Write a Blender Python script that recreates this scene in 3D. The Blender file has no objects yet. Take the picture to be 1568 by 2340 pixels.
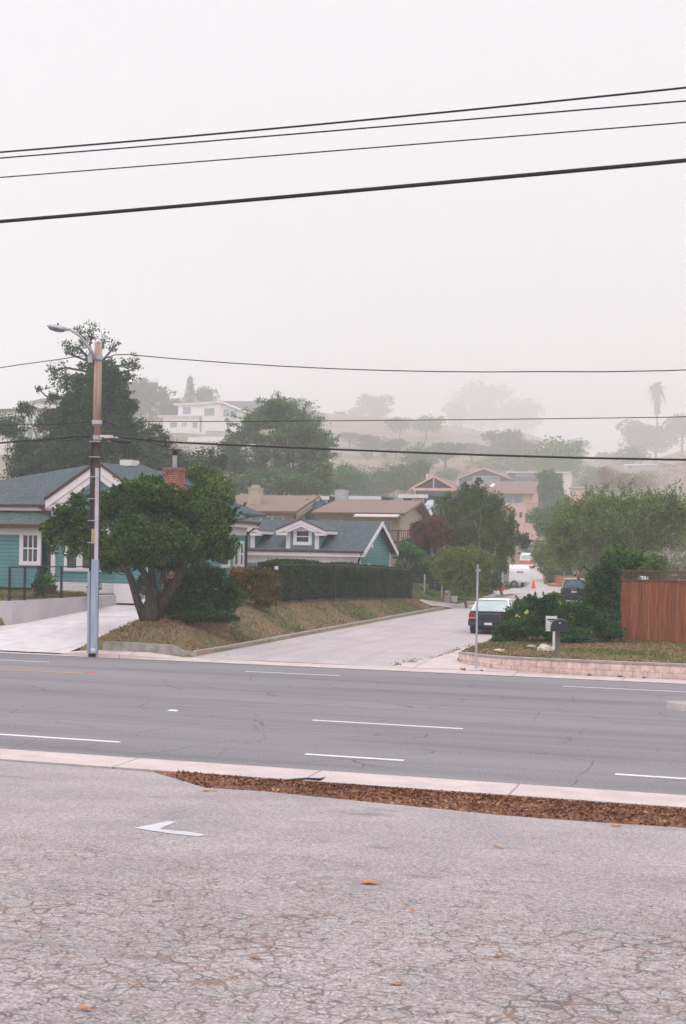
import bpy, math, random
import numpy as np
from mathutils import Vector, Matrix
R = math.radians
sc = bpy.context.scene
# ------------------------------------------------------------------ camera
F = 3055.0; ROLL = 0.018; CAMZ = 3.6
cr, sr = math.cos(ROLL), math.sin(ROLL)
cam_d = bpy.data.cameras.new("camera"); cam = bpy.data.objects.new("camera", cam_d)
sc.collection.objects.link(cam); sc.camera = cam
cam_d.sensor_fit = 'VERTICAL'; cam_d.sensor_height = 36.0
cam_d.lens = F / 2340.0 * 36.0
cam_d.shift_y = 77.0 / 2340.0
cam_d.clip_start = 0.1; cam_d.clip_end = 6000
cam_d.dof.use_dof = True; cam_d.dof.focus_distance = 48.0; cam_d.dof.aperture_fstop = 9
cam.matrix_world = Matrix(((cr, -sr, 0, 0), (0, 0, -1, 0), (sr, cr, 0, CAMZ), (0, 0, 0, 1)))
# ------------------------------------------------------------------ sky, sun, exposure
SUN_EL, SUN_ROT = R(58), R(200)
w = bpy.data.worlds.new("World"); sc.world = w; w.use_nodes = True
nt = w.node_tree; nt.nodes.clear()
def wn(t, **k):
    n = nt.nodes.new(t)
    for a, b in k.items(): setattr(n, a, b)
    return n
out = wn('ShaderNodeOutputWorld'); bg = wn('ShaderNodeBackground')
sky = wn('ShaderNodeTexSky', sky_type='NISHITA', sun_disc=False, sun_elevation=SUN_EL, sun_rotation=SUN_ROT, air_density=1.0, dust_density=4.0)
# an overcast deck: one even light grey near the horizon, brighter towards the zenith
tc = wn('ShaderNodeTexCoord'); sep = wn('ShaderNodeSeparateXYZ'); nt.links.new(tc.outputs['Generated'], sep.inputs[0])
rmp = wn('ShaderNodeValToRGB'); nt.links.new(sep.outputs['Z'], rmp.inputs[0])
rmp.color_ramp.elements[0].position = 0.0; rmp.color_ramp.elements[0].color = (1.0, 1.01, 1.085, 1)
rmp.color_ramp.elements[1].position = 1.0; rmp.color_ramp.elements[1].color = (2.25, 2.2, 2.28, 1)
e = rmp.color_ramp.elements.new(0.42); e.color = (0.96, 0.955, 1.01, 1)
mul = wn('ShaderNodeMixRGB', blend_type='MULTIPLY'); mul.inputs[0].default_value = 1
mul.inputs[2].default_value = (10, 10, 10, 1); nt.links.new(rmp.outputs[0], mul.inputs[1])
mx = wn('ShaderNodeMixRGB'); mx.inputs[0].default_value = 0.985
nt.links.new(sky.outputs[0], mx.inputs[1]); nt.links.new(mul.outputs[0], mx.inputs[2])
nt.links.new(mx.outputs[0], bg.inputs[0]); bg.inputs[1].default_value = 0.1
nt.links.new(bg.outputs[0], out.inputs[0])
sun_d = bpy.data.lights.new("sun", 'SUN'); sun_d.energy = 1.35; sun_d.angle = R(20); sun_d.color = (1, 0.98, 0.96)
sun = bpy.data.objects.new("sun", sun_d); sc.collection.objects.link(sun)
sun.rotation_euler = (R(90) - SUN_EL, 0, R(-20)); sun.location = (0, 0, 60)
sc.view_settings.view_transform = 'Standard'; sc.view_settings.look = 'None'
sc.view_settings.exposure = 0.0; sc.view_settings.gamma = 1.0; sc.view_settings.use_curve_mapping = False
sc.cycles.volume_bounces = 2; sc.cycles.max_bounces = 8; sc.cycles.diffuse_bounces = 3
sc.cycles.transparent_max_bounces = 8; sc.cycles.volume_step_rate = 4
sc.cycles.filter_width = 1.5

# ------------------------------------------------------------------ coordinates
# (s, t): metres along / across the main road, which runs at 16.5 degrees to the camera's x axis
AL = R(16.5); c_, sn_ = math.cos(AL), math.sin(AL)
def ray(x, y):
    a = (x - 784) / F; b = -(y - 1247) / F
    return a * cr - b * sr, b * cr + a * sr          # dX, dz per metre of depth
def ST(s, t): return (s * c_ + t * sn_, -s * sn_ + t * c_)
def toST(X, Y): return (X * c_ - Y * sn_, X * sn_ + Y * c_)
def P(x, y, Z):
    u, v = ray(x, y); return (u * Z, Z, CAMZ + v * Z)
def PST(x, y, Z):
    X, Y, z = P(x, y, Z); s, t = toST(X, Y); return (s, t, z)
def G(x, y, z0=0.0):
    u, v = ray(x, y); Z = (z0 - CAMZ) / v; return toST(u * Z, Z)
def FT(x, y, T):
    u, v = ray(x, y); Z = T / (u * sn_ + c_); return ((u * c_ - sn_) * Z, CAMZ + v * Z)
def FS(x, y, S):
    u, v = ray(x, y); Z = S / (u * c_ - sn_); return ((u * sn_ + c_) * Z, CAMZ + v * Z)

def sm(a, b, x):
    x = min(1, max(0, (x - a) / (b - a))); return x * x * (3 - 2 * x)
def interp(x, xs, ys):
    return float(np.interp(x, xs, ys))
def drive_z(t): return interp(t, [37.6, 39.4, 49.8, 51.5, 200], [0.03, 0.06, 1.08, 1.15, 1.15])
def bank_top(t): return interp(t, [38.6, 39.2, 42, 46, 54, 66, 76, 84, 100], [0.34, 0.4, 0.86, 1.05, 1.28, 0.95, 0.62, 0.35, 0.12])
def lot_z(s, t): return 0.14 + (18.5 - t) * 0.1
HX = [-400, 0, 300, 500, 700, 900, 1050, 1200, 1350, 1450, 1560, 2000]
HT = [48, 47, 52, 50, 47.5, 46, 44, 41, 33, 33, 38, 42]
STR = 4.0
def ZW(Z): return Z if Z < 130 else 130 + (Z - 130) * STR
def ZI(Z): return Z if Z < 130 else 130 + (Z - 130) / STR
def hill_z(X, Y):
    Yi = ZI(Y); return CAMZ + (hill_n(X * Yi / max(Y, 1), Yi) - CAMZ) * Y / max(Yi, 1)
def hill_n(X, Y):
    px = 784 + X / max(Y, 1) * F
    top = interp(px, HX, HT)
    k = interp(Y, [120, 160, 230, 330, 450, 700, 1600], [0, .085, .34, .70, 1.0, 1.12, 1.15])
    n = math.sin(X * .045 + 1.3) * math.sin(Y * .037) * 1.6 + math.sin(X * .11 + Y * .07) * .7
    return top * k + n * min(1, max(0, (Y - 150) / 80))
DE_T = [38, 40.6, 42.4, 43.5, 44.2, 60]; DE_S = [-32, -30, -27, -25.6, -25.2, -25.0]
TWS = [-8.3, -8.1, -7.6, -6.9, -6.0, -4.5]; TWT = [40.9, 40.2, 39.5, 39.0, 38.7, 38.6]
def gz(s, t):
    """ground height"""
    X, Y = ST(s, t)
    if t < 18.5: return lot_z(s, t) - 0.12
    if t < 37.9: return -0.1
    # street zone
    if s > -16.5 and s < -9.2: z = -0.06
    elif s <= -16.5:
        zt = bank_top(t)
        if s > -20.4:
            z = 0.12 + (zt - 0.12) * sm(-16.6, -18.6, s)
            zd = drive_z(t) - .02
            z = z + (zd - z) * sm(-19.9, -20.5, s) if t < 60 else z + (1.15 - z) * sm(-18.9, -20.0, s) * (1 - sm(80, 95, t))
            if s < -19.9 and t > 60: z = max(z, .15)
        else:
            z = drive_z(t) - .1
            ed = interp(t, DE_T, DE_S)
            if s < ed:
                lawn = interp(t, [37.8, 38.6, 39.4, 50, 52], [.0, .3, 1.2, 1.5, 1.6])
                z = z + (lawn - z) * sm(ed - .02, ed - .27, s)
            z = z * (1 - sm(85, 110, t)) if t > 85 else z
        if t < 38.88 and s > -20.6: z = min(z, -.02)
    else:
        z = interp(t, [38.7, 44, 50, 60, 80], [.35, .42, .46, .35, .1])
        tw_ = interp(s, TWS, TWT)
        k = sm(-8.42, -8.2, s) * sm(tw_ + .02, tw_ + .17, t); z = z * k + (-.06) * (1 - k)
    if t < 38.6: z = min(z, 0.02)
    if Y > 95:
        k = min(1, (Y - 95) / 25); z = z * (1 - k)
        z += hill_z(X, Y)
    return z
def gw(X, Y): return gz(*toST(X, Y))

# ------------------------------------------------------------------ materials
def M(name, col, rough=.85, col2=None, scale=4.0, detail=6, lo=.35, hi=.65, bump=0, bscale=None, metal=0, spec=.3, stretch=(1, 1, 1), extra=None, trans=0):
    m = bpy.data.materials.new(name); m.use_nodes = True; n = m.node_tree; N = n.nodes; L = n.links
    bs = N['Principled BSDF']; bs.inputs['Roughness'].default_value = rough; bs.inputs['Metallic'].default_value = metal
    bs.inputs['Specular IOR Level'].default_value = spec
    col = tuple(col) + (1,)
    bs.inputs['Base Color'].default_value = col
    tc = N.new('ShaderNodeTexCoord'); mp = N.new('ShaderNodeMapping'); L.new(tc.outputs['Object'], mp.inputs[0]); mp.inputs['Scale'].default_value = stretch
    cur = None
    if col2 is not None:
        t = N.new('ShaderNodeTexNoise'); t.inputs['Scale'].default_value = scale; t.inputs['Detail'].default_value = detail; L.new(mp.outputs[0], t.inputs[0])
        r = N.new('ShaderNodeValToRGB'); r.color_ramp.elements[0].position = lo; r.color_ramp.elements[1].position = hi
        r.color_ramp.elements[0].color = col; r.color_ramp.elements[1].color = tuple(col2) + (1,)
        L.new(t.outputs[0], r.inputs[0]); cur = r.outputs[0]; L.new(cur, bs.inputs['Base Color'])
    if bump:
        t2 = N.new('ShaderNodeTexNoise'); t2.inputs['Scale'].default_value = bscale or scale * 4; t2.inputs['Detail'].default_value = 5; L.new(mp.outputs[0], t2.inputs[0])
        b = N.new('ShaderNodeBump'); b.inputs['Strength'].default_value = bump; b.inputs['Distance'].default_value = .02
        L.new(t2.outputs[0], b.inputs['Height']); L.new(b.outputs[0], bs.inputs['Normal'])
    if extra: extra(m, n, N, L, bs, mp, cur)
    return m
def mixn(N, L, a, b, fac, mode='MIX'):
    x = N.new('ShaderNodeMixRGB'); x.blend_type = mode
    for i, v in ((1, a), (2, b)):
        if isinstance(v, tuple): x.inputs[i].default_value = v + (1,) if len(v) == 3 else v
        else: L.new(v, x.inputs[i])
    if isinstance(fac, (int, float)): x.inputs[0].default_value = fac
    else: L.new(fac, x.inputs[0])
    return x.outputs[0]
def mathn(N, L, op, a, b=None, c=None):
    x = N.new('ShaderNodeMath'); x.operation = op
    for i, v in enumerate((a, b, c)):
        if v is None: continue
        if isinstance(v, (int, float)): x.inputs[i].default_value = v
        else: L.new(v, x.inputs[i])
    return x.outputs[0]
def noise(N, L, vec, scale, detail=4, stretch=None, dist=0):
    if stretch:
        mp = N.new('ShaderNodeMapping'); mp.inputs['Scale'].default_value = stretch; L.new(vec, mp.inputs[0]); vec = mp.outputs[0]
    t = N.new('ShaderNodeTexNoise'); t.inputs['Scale'].default_value = scale; t.inputs['Detail'].default_value = detail; t.inputs['Distortion'].default_value = dist
    L.new(vec, t.inputs[0]); return t.outputs[0]
def ramp(N, L, fac, p0, p1, c0=(0, 0, 0), c1=(1, 1, 1)):
    r = N.new('ShaderNodeValToRGB'); r.color_ramp.elements[0].position = p0; r.color_ramp.elements[1].position = p1
    r.color_ramp.elements[0].color = tuple(c0) + (1,); r.color_ramp.elements[1].color = tuple(c1) + (1,); L.new(fac, r.inputs[0]); return r.outputs[0]
def voro_edge(N, L, vec, scale, warp=.25, stretch=(1, 1, 1)):
    nz = N.new('ShaderNodeTexNoise'); nz.inputs['Scale'].default_value = scale * .8; nz.inputs['Detail'].default_value = 5; L.new(vec, nz.inputs[0])
    ad = N.new('ShaderNodeMixRGB'); ad.blend_type = 'ADD'; ad.inputs[0].default_value = warp; L.new(vec, ad.inputs[1]); L.new(nz.outputs['Color'], ad.inputs[2])
    mp = N.new('ShaderNodeMapping'); mp.inputs['Scale'].default_value = stretch; L.new(ad.outputs[0], mp.inputs[0])
    v = N.new('ShaderNodeTexVoronoi'); v.feature = 'DISTANCE_TO_EDGE'; v.inputs['Scale'].default_value = scale; L.new(mp.outputs[0], v.inputs['Vector'])
    return v.outputs['Distance']
def bumpn(N, L, bs, h, strength=.4, dist=.02):
    b = N.new('ShaderNodeBump'); b.inputs['Strength'].default_value = strength; b.inputs['Distance'].default_value = dist
    L.new(h, b.inputs['Height']); L.new(b.outputs[0], bs.inputs['Normal'])

def road_extra(m, n, N, L, bs, mp, cur):
    v = mp.outputs[0]
    base = mixn(N, L, (.175, .160, .175), (.240, .219, .234), ramp(N, L, noise(N, L, v, .35, 5, (.22, 1.6, 1)), .32, .68))
    streak = ramp(N, L, noise(N, L, v, 1.1, 4, (.07, 2.2, 1)), .45, .72)
    base = mixn(N, L, base, (.26, .24, .255), mathn(N, L, 'MULTIPLY', streak, .7))
    dark = ramp(N, L, noise(N, L, v, .5, 5, (.12, 1.3, 1), .4), .55, .78)
    base = mixn(N, L, base, (.112, .108, .122), mathn(N, L, 'MULTIPLY', dark, .55))
    spk = ramp(N, L, noise(N, L, v, 30, 4), .34, .66, (.70, .70, .71), (1.32, 1.31, 1.31))
    base = mixn(N, L, base, spk, 1.0, 'MULTIPLY')
    cr1 = ramp(N, L, voro_edge(N, L, v, .5, 1.6), .003, .009, (1, 1, 1), (0, 0, 0))
    msk = ramp(N, L, noise(N, L, v, .6, 3), .42, .62)
    base = mixn(N, L, base, (.055, .055, .06), mathn(N, L, 'MULTIPLY', mathn(N, L, 'MULTIPLY', cr1, msk), .75))
    sx = N.new('ShaderNodeSeparateXYZ'); L.new(v, sx.inputs[0])
    yy = mathn(N, L, 'MULTIPLY_ADD', noise(N, L, v, .35, 3, (.3, .3, .3)), .5, sx.outputs['Y'])
    # tyre paths worn into the lanes and long tar seams
    tr = ramp(N, L, mathn(N, L, 'SINE', mathn(N, L, 'MULTIPLY', yy, 3.4)), .1, 1.0)
    base = mixn(N, L, base, (.235, .22, .235), mathn(N, L, 'MULTIPLY', tr, .28))
    for yk in (24.35, 28.6, 31.2):
        dd = mathn(N, L, 'ABSOLUTE', mathn(N, L, 'SUBTRACT', mathn(N, L, 'MULTIPLY_ADD', noise(N, L, v, .9, 4), .12, sx.outputs['Y']), yk))
        base = mixn(N, L, base, (.07, .068, .075), mathn(N, L, 'MULTIPLY', mathn(N, L, 'LESS_THAN', dd, .016), .55))
    L.new(base, bs.inputs['Base Color'])
    bumpn(N, L, bs, noise(N, L, v, 60, 3), .25, .01)
def lot_extra(m, n, N, L, bs, mp, cur):
    v = mp.outputs[0]
    base = mixn(N, L, (.310, .275, .278), (.395, .350, .356), ramp(N, L, noise(N, L, v, .8, 5), .3, .7))
    spk = mixn(N, L, ramp(N, L, noise(N, L, v, 62, 3), .34, .66, (.58, .58, .60), (1.42, 1.41, 1.40)), ramp(N, L, noise(N, L, v, 24, 3), .36, .64, (.80, .80, .81), (1.2, 1.19, 1.18)), 1.0, 'MULTIPLY')
    base = mixn(N, L, base, spk, 1.0, 'MULTIPLY')
    stain = ramp(N, L, noise(N, L, v, .9, 5, (1, 1.6, 1), .6), .62, .74)
    base = mixn(N, L, base, (.17, .165, .18), mathn(N, L, 'MULTIPLY', stain, .5))
    d = voro_edge(N, L, v, 11.0, .05)
    wid = ramp(N, L, noise(N, L, v, 7, 5), .42, .74, (.0, .0, .0), (.10, .10, .10))
    fine = mathn(N, L, 'LESS_THAN', d, wid)
    # alligator cracking gets worse close to the camera
    sx = N.new('ShaderNodeSeparateXYZ'); L.new(v, sx.inputs[0])
    near = mathn(N, L, 'MULTIPLY_ADD', sx.outputs['Y'], -.085, 1.35)
    msk = mathn(N, L, 'ADD', noise(N, L, v, 1.0, 4), near)
    msk = ramp(N, L, mathn(N, L, 'MULTIPLY', msk, .5), .40, .56)
    k1 = mathn(N, L, 'MULTIPLY', fine, msk)
    d2 = voro_edge(N, L, v, 4.2, .13)
    c2 = ramp(N, L, d2, .012, .045, (1, 1, 1), (0, 0, 0))
    k2 = mathn(N, L, 'MULTIPLY', c2, mathn(N, L, 'MULTIPLY', ramp(N, L, noise(N, L, v, 1.3, 3), .4, .6), msk))
    kk = mathn(N, L, 'MAXIMUM', k1, k2)
    crackcol = mixn(N, L, (.085, .072, .068), (.22, .105, .06), ramp(N, L, noise(N, L, v, 5, 3), .44, .60))
    base = mixn(N, L, base, crackcol, mathn(N, L, 'MULTIPLY', kk, .74))
    L.new(base, bs.inputs['Base Color'])
    h = mathn(N, L, 'MULTIPLY_ADD', kk, -1.5, noise(N, L, v, 90, 3))
    bumpn(N, L, bs, h, .5, .012)
def ground_extra(m, n, N, L, bs, mp, cur):
    v = mp.outputs[0]
    base = mixn(N, L, (.155, .105, .062), (.25, .178, .115), ramp(N, L, noise(N, L, v, 3.0, 6), .3, .7))
    g = ramp(N, L, noise(N, L, v, .42, 5, None, .5), .47, .60)
    base = mixn(N, L, base, (.085, .12, .035), mathn(N, L, 'MULTIPLY', g, .75))
    litter = ramp(N, L, noise(N, L, v, 26, 3), .5, .7)
    base = mixn(N, L, base, (.34, .22, .13), mathn(N, L, 'MULTIPLY', litter, .5))
    # hillside: dry pale grass
    sx = N.new('ShaderNodeSeparateXYZ'); L.new(v, sx.inputs[0])
    far = ramp(N, L, mathn(N, L, 'MULTIPLY', sx.outputs['Y'], .002), .24, .34)
    hill = mixn(N, L, (.15, .098, .058), (.25, .165, .115), ramp(N, L, noise(N, L, v, .035, 8), .38, .62))
    base = mixn(N, L, base, hill, far)
    L.new(base, bs.inputs['Base Color'])
    bumpn(N, L, bs, noise(N, L, v, 14, 5), .8, .05)
def conc_extra(joint):
    def f(m, n, N, L, bs, mp, cur):
        v = mp.outputs[0]
        sx = N.new('ShaderNodeSeparateXYZ'); L.new(v, sx.inputs[0])
        fr = mathn(N, L, 'FRACT', mathn(N, L, 'MULTIPLY', sx.outputs['X'], 1 / joint))
        j = mathn(N, L, 'LESS_THAN', fr, .012)
        spk = ramp(N, L, noise(N, L, v, 50, 3), .3, .7, (.85, .85, .85), (1.1, 1.1, 1.1))
        b = mixn(N, L, cur, spk, 1.0, 'MULTIPLY')
        st = ramp(N, L, noise(N, L, v, .7, 6, (1, 2, 1), .5), .58, .75)
        b = mixn(N, L, b, (.30, .25, .23), mathn(N, L, 'MULTIPLY', st, .3))
        b = mixn(N, L, b, (.2, .17, .16), mathn(N, L, 'MULTIPLY', j, .7))
        L.new(b, bs.inputs['Base Color'])
    return f
def siding_extra(pitch=.16, dark=(.04, .06, .06), axis='Z'):
    def f(m, n, N, L, bs, mp, cur):
        sx = N.new('ShaderNodeSeparateXYZ'); L.new(mp.outputs[0], sx.inputs[0])
        fr = mathn(N, L, 'FRACT', mathn(N, L, 'MULTIPLY', sx.outputs[axis], 1 / pitch))
        j = mathn(N, L, 'LESS_THAN', fr, .16)
        b = mixn(N, L, cur, dark, mathn(N, L, 'MULTIPLY', j, .55))
        L.new(b, bs.inputs['Base Color'])
        bumpn(N, L, bs, fr, .6, .02)
    return f
def brick_extra(c1, c2, mortar, scale, bw=.5, rh=.25, plane='XZ', ms=.02):
    def f(m, n, N, L, bs, mp, cur):
        sx = N.new('ShaderNodeSeparateXYZ'); L.new(mp.outputs[0], sx.inputs[0])
        cb = N.new('ShaderNodeCombineXYZ')
        if plane == 'XZ': L.new(mathn(N, L, 'ADD', sx.outputs['X'], sx.outputs['Y']), cb.inputs[0]); L.new(sx.outputs['Z'], cb.inputs[1])
        else: L.new(sx.outputs['X'], cb.inputs[0]); L.new(sx.outputs['Y'], cb.inputs[1])
        b = N.new('ShaderNodeTexBrick'); b.inputs['Scale'].default_value = scale; b.inputs['Mortar Size'].default_value = ms
        b.inputs['Brick Width'].default_value = bw; b.inputs['Row Height'].default_value = rh
        b.inputs['Color1'].default_value = c1 + (1,); b.inputs['Color2'].default_value = c2 + (1,); b.inputs['Mortar'].default_value = mortar + (1,)
        L.new(cb.outputs[0], b.inputs[0])
        sp = ramp(N, L, noise(N, L, mp.outputs[0], 6, 5), .3, .7, (.75, .75, .75), (1.25, 1.25, 1.25))
        L.new(mixn(N, L, b.outputs[0], sp, 1.0, 'MULTIPLY'), bs.inputs['Base Color'])
        bumpn(N, L, bs, b.outputs['Fac'], -.3, .02)
    return f
def leaf_mat(name, cols, trans=.18, nscale=1.1):
    m = bpy.data.materials.new(name); m.use_nodes = True; n = m.node_tree; N = n.nodes; L = n.links
    bs = N['Principled BSDF']; bs.inputs['Roughness'].default_value = .75; bs.inputs['Specular IOR Level'].default_value = .12
    g = N.new('ShaderNodeNewGeometry'); tc = N.new('ShaderNodeTexCoord')
    nz = noise(N, L, tc.outputs['Object'], nscale, 4)
    f = mathn(N, L, 'ADD', mathn(N, L, 'MULTIPLY', g.outputs['Random Per Island'], .70), mathn(N, L, 'MULTIPLY', mathn(N, L, 'SUBTRACT', nz, .38), 1.5))  # random leaf tone, plus lit and shaded clumps put into the colour by noise
    r = N.new('ShaderNodeValToRGB'); k = len(cols)
    while len(r.color_ramp.elements) < k: r.color_ramp.elements.new(.5)
    for i, c in enumerate(cols):
        r.color_ramp.elements[i].position = i / (k - 1); r.color_ramp.elements[i].color = tuple(c) + (1,)
    L.new(f, r.inputs[0]); L.new(r.outputs[0], bs.inputs['Base Color'])
    tr = N.new('ShaderNodeBsdfTranslucent'); L.new(r.outputs[0], tr.inputs[0])
    mx = N.new('ShaderNodeMixShader'); mx.inputs[0].default_value = trans
    L.new(bs.outputs[0], mx.inputs[1]); L.new(tr.outputs[0], mx.inputs[2]); L.new(mx.outputs[0], N['Material Output'].inputs[0])
    return m
MT = {}
MT['road'] = M('road asphalt', (.15, .15, .16), .9, extra=road_extra)
MT['lot'] = M('old asphalt', (.3, .3, .3), .92, extra=lot_extra)
def street_extra(m, n, N, L, bs, mp, cur):
    v = mp.outputs[0]
    tr = ramp(N, L, noise(N, L, v, .9, 5, (2.0, .12, 1), .3), .5, .75)
    b = mixn(N, L, cur, (.33, .295, .31), mathn(N, L, 'MULTIPLY', tr, .6))
    st = ramp(N, L, noise(N, L, v, .8, 5, None, 1), .6, .72)
    b = mixn(N, L, b, (.25, .225, .235), mathn(N, L, 'MULTIPLY', st, .35))
    c_k = ramp(N, L, voro_edge(N, L, v, .7, 1.2), .004, .012, (1, 1, 1), (0, 0, 0))
    b = mixn(N, L, b, (.16, .14, .14), mathn(N, L, 'MULTIPLY', mathn(N, L, 'MULTIPLY', c_k, ramp(N, L, noise(N, L, v, .5, 3), .42, .6)), .5))
    spk = ramp(N, L, noise(N, L, v, 22, 4), .34, .66, (.82, .82, .82), (1.18, 1.18, 1.18))
    L.new(mixn(N, L, b, spk, 1.0, 'MULTIPLY'), bs.inputs['Base Color'])
MT['street'] = M('pale asphalt', (.41, .36, .37), .92, (.49, .43, .44), scale=.5, extra=street_extra)
MT['ground'] = M('dry ground', (.2, .15, .1), .95, extra=ground_extra)
MT['conc'] = M('concrete', (.53, .435, .425), .85, (.62, .515, .50), scale=2, extra=conc_extra(3.05))
MT['drive'] = M('pale concrete', (.60, .545, .57), .8, (.71, .65, .67), scale=1.6, extra=conc_extra(2.1))
MT['drivefar'] = M('beige concrete', (.42, .37, .35), .85, (.50, .44, .42), scale=1.2, extra=conc_extra(2.4))
MT['wallconc'] = M('cast concrete', (.47, .43, .445), .85, (.56, .52, .53), scale=1.4, bump=.2, stretch=(1, 1, .5))
MT['kerb'] = M('kerb concrete', (.30, .265, .25), .9, (.42, .37, .35), scale=3)
MT['kerbold'] = M('mossy concrete', (.24, .215, .19), .9, (.38, .345, .31), scale=4)
MT['paint'] = M('road paint', (.80, .76, .80), .7, (.60, .57, .60), scale=9, lo=.45, hi=.8)
MT['paintold'] = M('worn paint', (.62, .59, .63), .75, (.5, .47, .5), scale=6, lo=.4, hi=.7)
MT['yellow'] = M('yellow paint', (.62, .33, .10), .7, (.4, .28, .17), scale=8)
MT['teal'] = M('teal siding', (.11, .262, .275), .65, (.145, .315, .325), scale=1.2, extra=siding_extra())
MT['tealsh'] = M('light blue shingle', (.22, .40, .46), .65, (.27, .46, .52), scale=2, extra=siding_extra(.14))
MT['white'] = M('white trim', (.78, .72, .74), .55, (.72, .66, .68), scale=3)
MT['soffit'] = M('soffit', (.66, .60, .58), .7, (.6, .54, .52), scale=3)
MT['roof'] = M('blue grey shingle', (.1, .12, .13), .85, extra=brick_extra((.062, .085, .10), (.092, .118, .13), (.04, .052, .058), 2.6, .5, .45, 'XY', .03))
MT['roofskirt'] = M('green grey shingle', (.1, .12, .13), .85, extra=brick_extra((.085, .125, .12), (.11, .15, .145), (.05, .07, .07), 3, .5, .3, 'XZ', .03))
MT['gutter'] = M('brown metal', (.085, .035, .028), .5)
MT['tanroof'] = M('tan shingle', (.20, .135, .115), .9, (.27, .19, .16), scale=14, detail=3, bump=.3)
MT['tan'] = M('tan stucco', (.42, .36, .27), .9, (.5, .43, .33), scale=2)
MT['bluegrey'] = M('slate wall', (.10, .13, .19), .8, (.13, .16, .22), scale=2, extra=siding_extra(.25))
MT['pink'] = M('pink stucco', (.66, .43, .36), .9, (.74, .50, .42), scale=1)
MT['cream'] = M('cream stucco', (.80, .74, .70), .85, (.72, .66, .63), scale=.6)
MT['whitewall'] = M('white stucco', (.86, .83, .82), .85, (.78, .75, .74), scale=.6)
MT['redwood'] = M('redwood timber', (.30, .13, .075), .75, (.42, .20, .12), scale=3)
MT['darkwood'] = M('dark timber', (.10, .055, .04), .8, (.16, .09, .07), scale=5)
MT['glass'] = M('dark glass', (.035, .045, .055), .12, (.08, .10, .11), scale=1.5, spec=.6)
MT['glassb'] = M('blue glass', (.16, .25, .31), .15, (.22, .32, .38), scale=1.5, spec=.6)
MT['brick'] = M('red brick', (.4, .15, .1), .9, extra=brick_extra((.42, .12, .085), (.54, .18, .12), (.66, .50, .45), 4.6, .9, .34, 'XZ', .03))
MT['orangebrick'] = M('orange brick', (.5, .2, .1), .9, (.4, .14, .07), scale=8)
MT['metal'] = M('galvanised steel', (.46, .47, .50), .45, (.55, .56, .6), scale=5, metal=.7, stretch=(1, 1, .2))
MT['greymetal'] = M('grey metal', (.40, .41, .44), .6, (.5, .5, .53), scale=5, metal=.2)
MT['black'] = M('black paint', (.018, .022, .026), .5, (.03, .035, .04), scale=5)
MT['rubber'] = M('rubber', (.02, .02, .022), .9)
MT['wire'] = M('cable sheath', (.022, .014, .018), .7)
MT['pole'] = M('weathered pole wood', (.30, .17, .13), .9, (.46, .32, .27), scale=5, stretch=(1.5, 1.5, .12), bump=.4)
MT['poledark'] = M('creosote pole wood', (.040, .027, .026), .85, (.085, .05, .045), scale=5, stretch=(1.5, 1.5, .12), bump=.4)
MT['polebase'] = M('blue grey paint', (.28, .34, .44), .6, (.40, .45, .54), scale=4, stretch=(2, 2, .25), bump=.1)
MT['conduit'] = M('pale conduit', (.58, .54, .58), .6, (.48, .45, .48), scale=3)
MT['bark'] = M('dark bark', (.045, .034, .032), .95, (.10, .075, .065), scale=9, bump=.8, stretch=(1, 1, .3))
MT['barkg'] = M('grey bark', (.16, .13, .12), .95, (.25, .21, .19), scale=6, bump=.6, stretch=(1, 1, .3))
MT['birch'] = M('white bark', (.62, .58, .57), .85, (.28, .24, .24), scale=7, lo=.5, hi=.75, stretch=(.6, .6, 2))
MT['cedar'] = M('cedar boards', (.4, .15, .07), .75, extra=None)
def cedar_extra(m, n, N, L, bs, mp, cur):
    sx = N.new('ShaderNodeSeparateXYZ'); L.new(mp.outputs[0], sx.inputs[0])
    idx = mathn(N, L, 'FLOOR', mathn(N, L, 'MULTIPLY', sx.outputs['X'], 1 / .14))
    wn_ = N.new('ShaderNodeTexWhiteNoise'); wn_.noise_dimensions = '1D'; L.new(idx, wn_.inputs['W'])
    b = mixn(N, L, (.21, .062, .026), (.32, .102, .045), wn_.outputs['Value'])
    g = ramp(N, L, noise(N, L, mp.outputs[0], 2.2, 6, (9, 9, .5)), .3, .7, (.5, .49, .5), (1.4, 1.4, 1.42))
    L.new(mixn(N, L, b, g, 1.0, 'MULTIPLY'), bs.inputs['Base Color'])
MT['cedar'] = M('cedar boards', (.4, .15, .07), .7, extra=cedar_extra)
MT['block'] = M('pink block', (.6, .45, .4), .9, extra=brick_extra((.62, .46, .41), (.70, .53, .47), (.42, .29, .24), 1.0, .41, .19, 'XZ', .008))
MT['mulch'] = M('bark mulch', (.09, .035, .022), .95, (.30, .13, .08), scale=22, detail=4, bump=1, bscale=30)
MT['rock'] = M('white rock', (.66, .57, .50), .9, (.45, .38, .33), scale=7, bump=.6)
MT['orange'] = M('traffic orange', (.75, .09, .04), .6)
MT['redplastic'] = M('red plastic', (.62, .06, .05), .5)
MT['whitepaint'] = M('white car paint', (.80, .79, .80), .3, spec=.6)
MT['trailerwhite'] = M('chalky white paint', (.82, .80, .82), .5, (.74, .72, .74), scale=1)
MT['trailergrey'] = M('grey aluminium', (.52, .48, .49), .45, (.44, .41, .42), scale=5, metal=.2)
MT['tealpaint'] = M('teal paint', (.02, .26, .34), .5)
MT['vanred'] = M('orange red paint', (.62, .07, .03), .35, spec=.6)
MT['carblue'] = M('dark blue car paint', (.008, .022, .075), .38, spec=.35, metal=0)
MT['carblack'] = M('dark green black car paint', (.008, .015, .032), .38, spec=.3, metal=0)
MT['chrome'] = M('chrome', (.6, .6, .62), .15, metal=1)
MT['taillight'] = M('red lens', (.25, .015, .01), .3)
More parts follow.
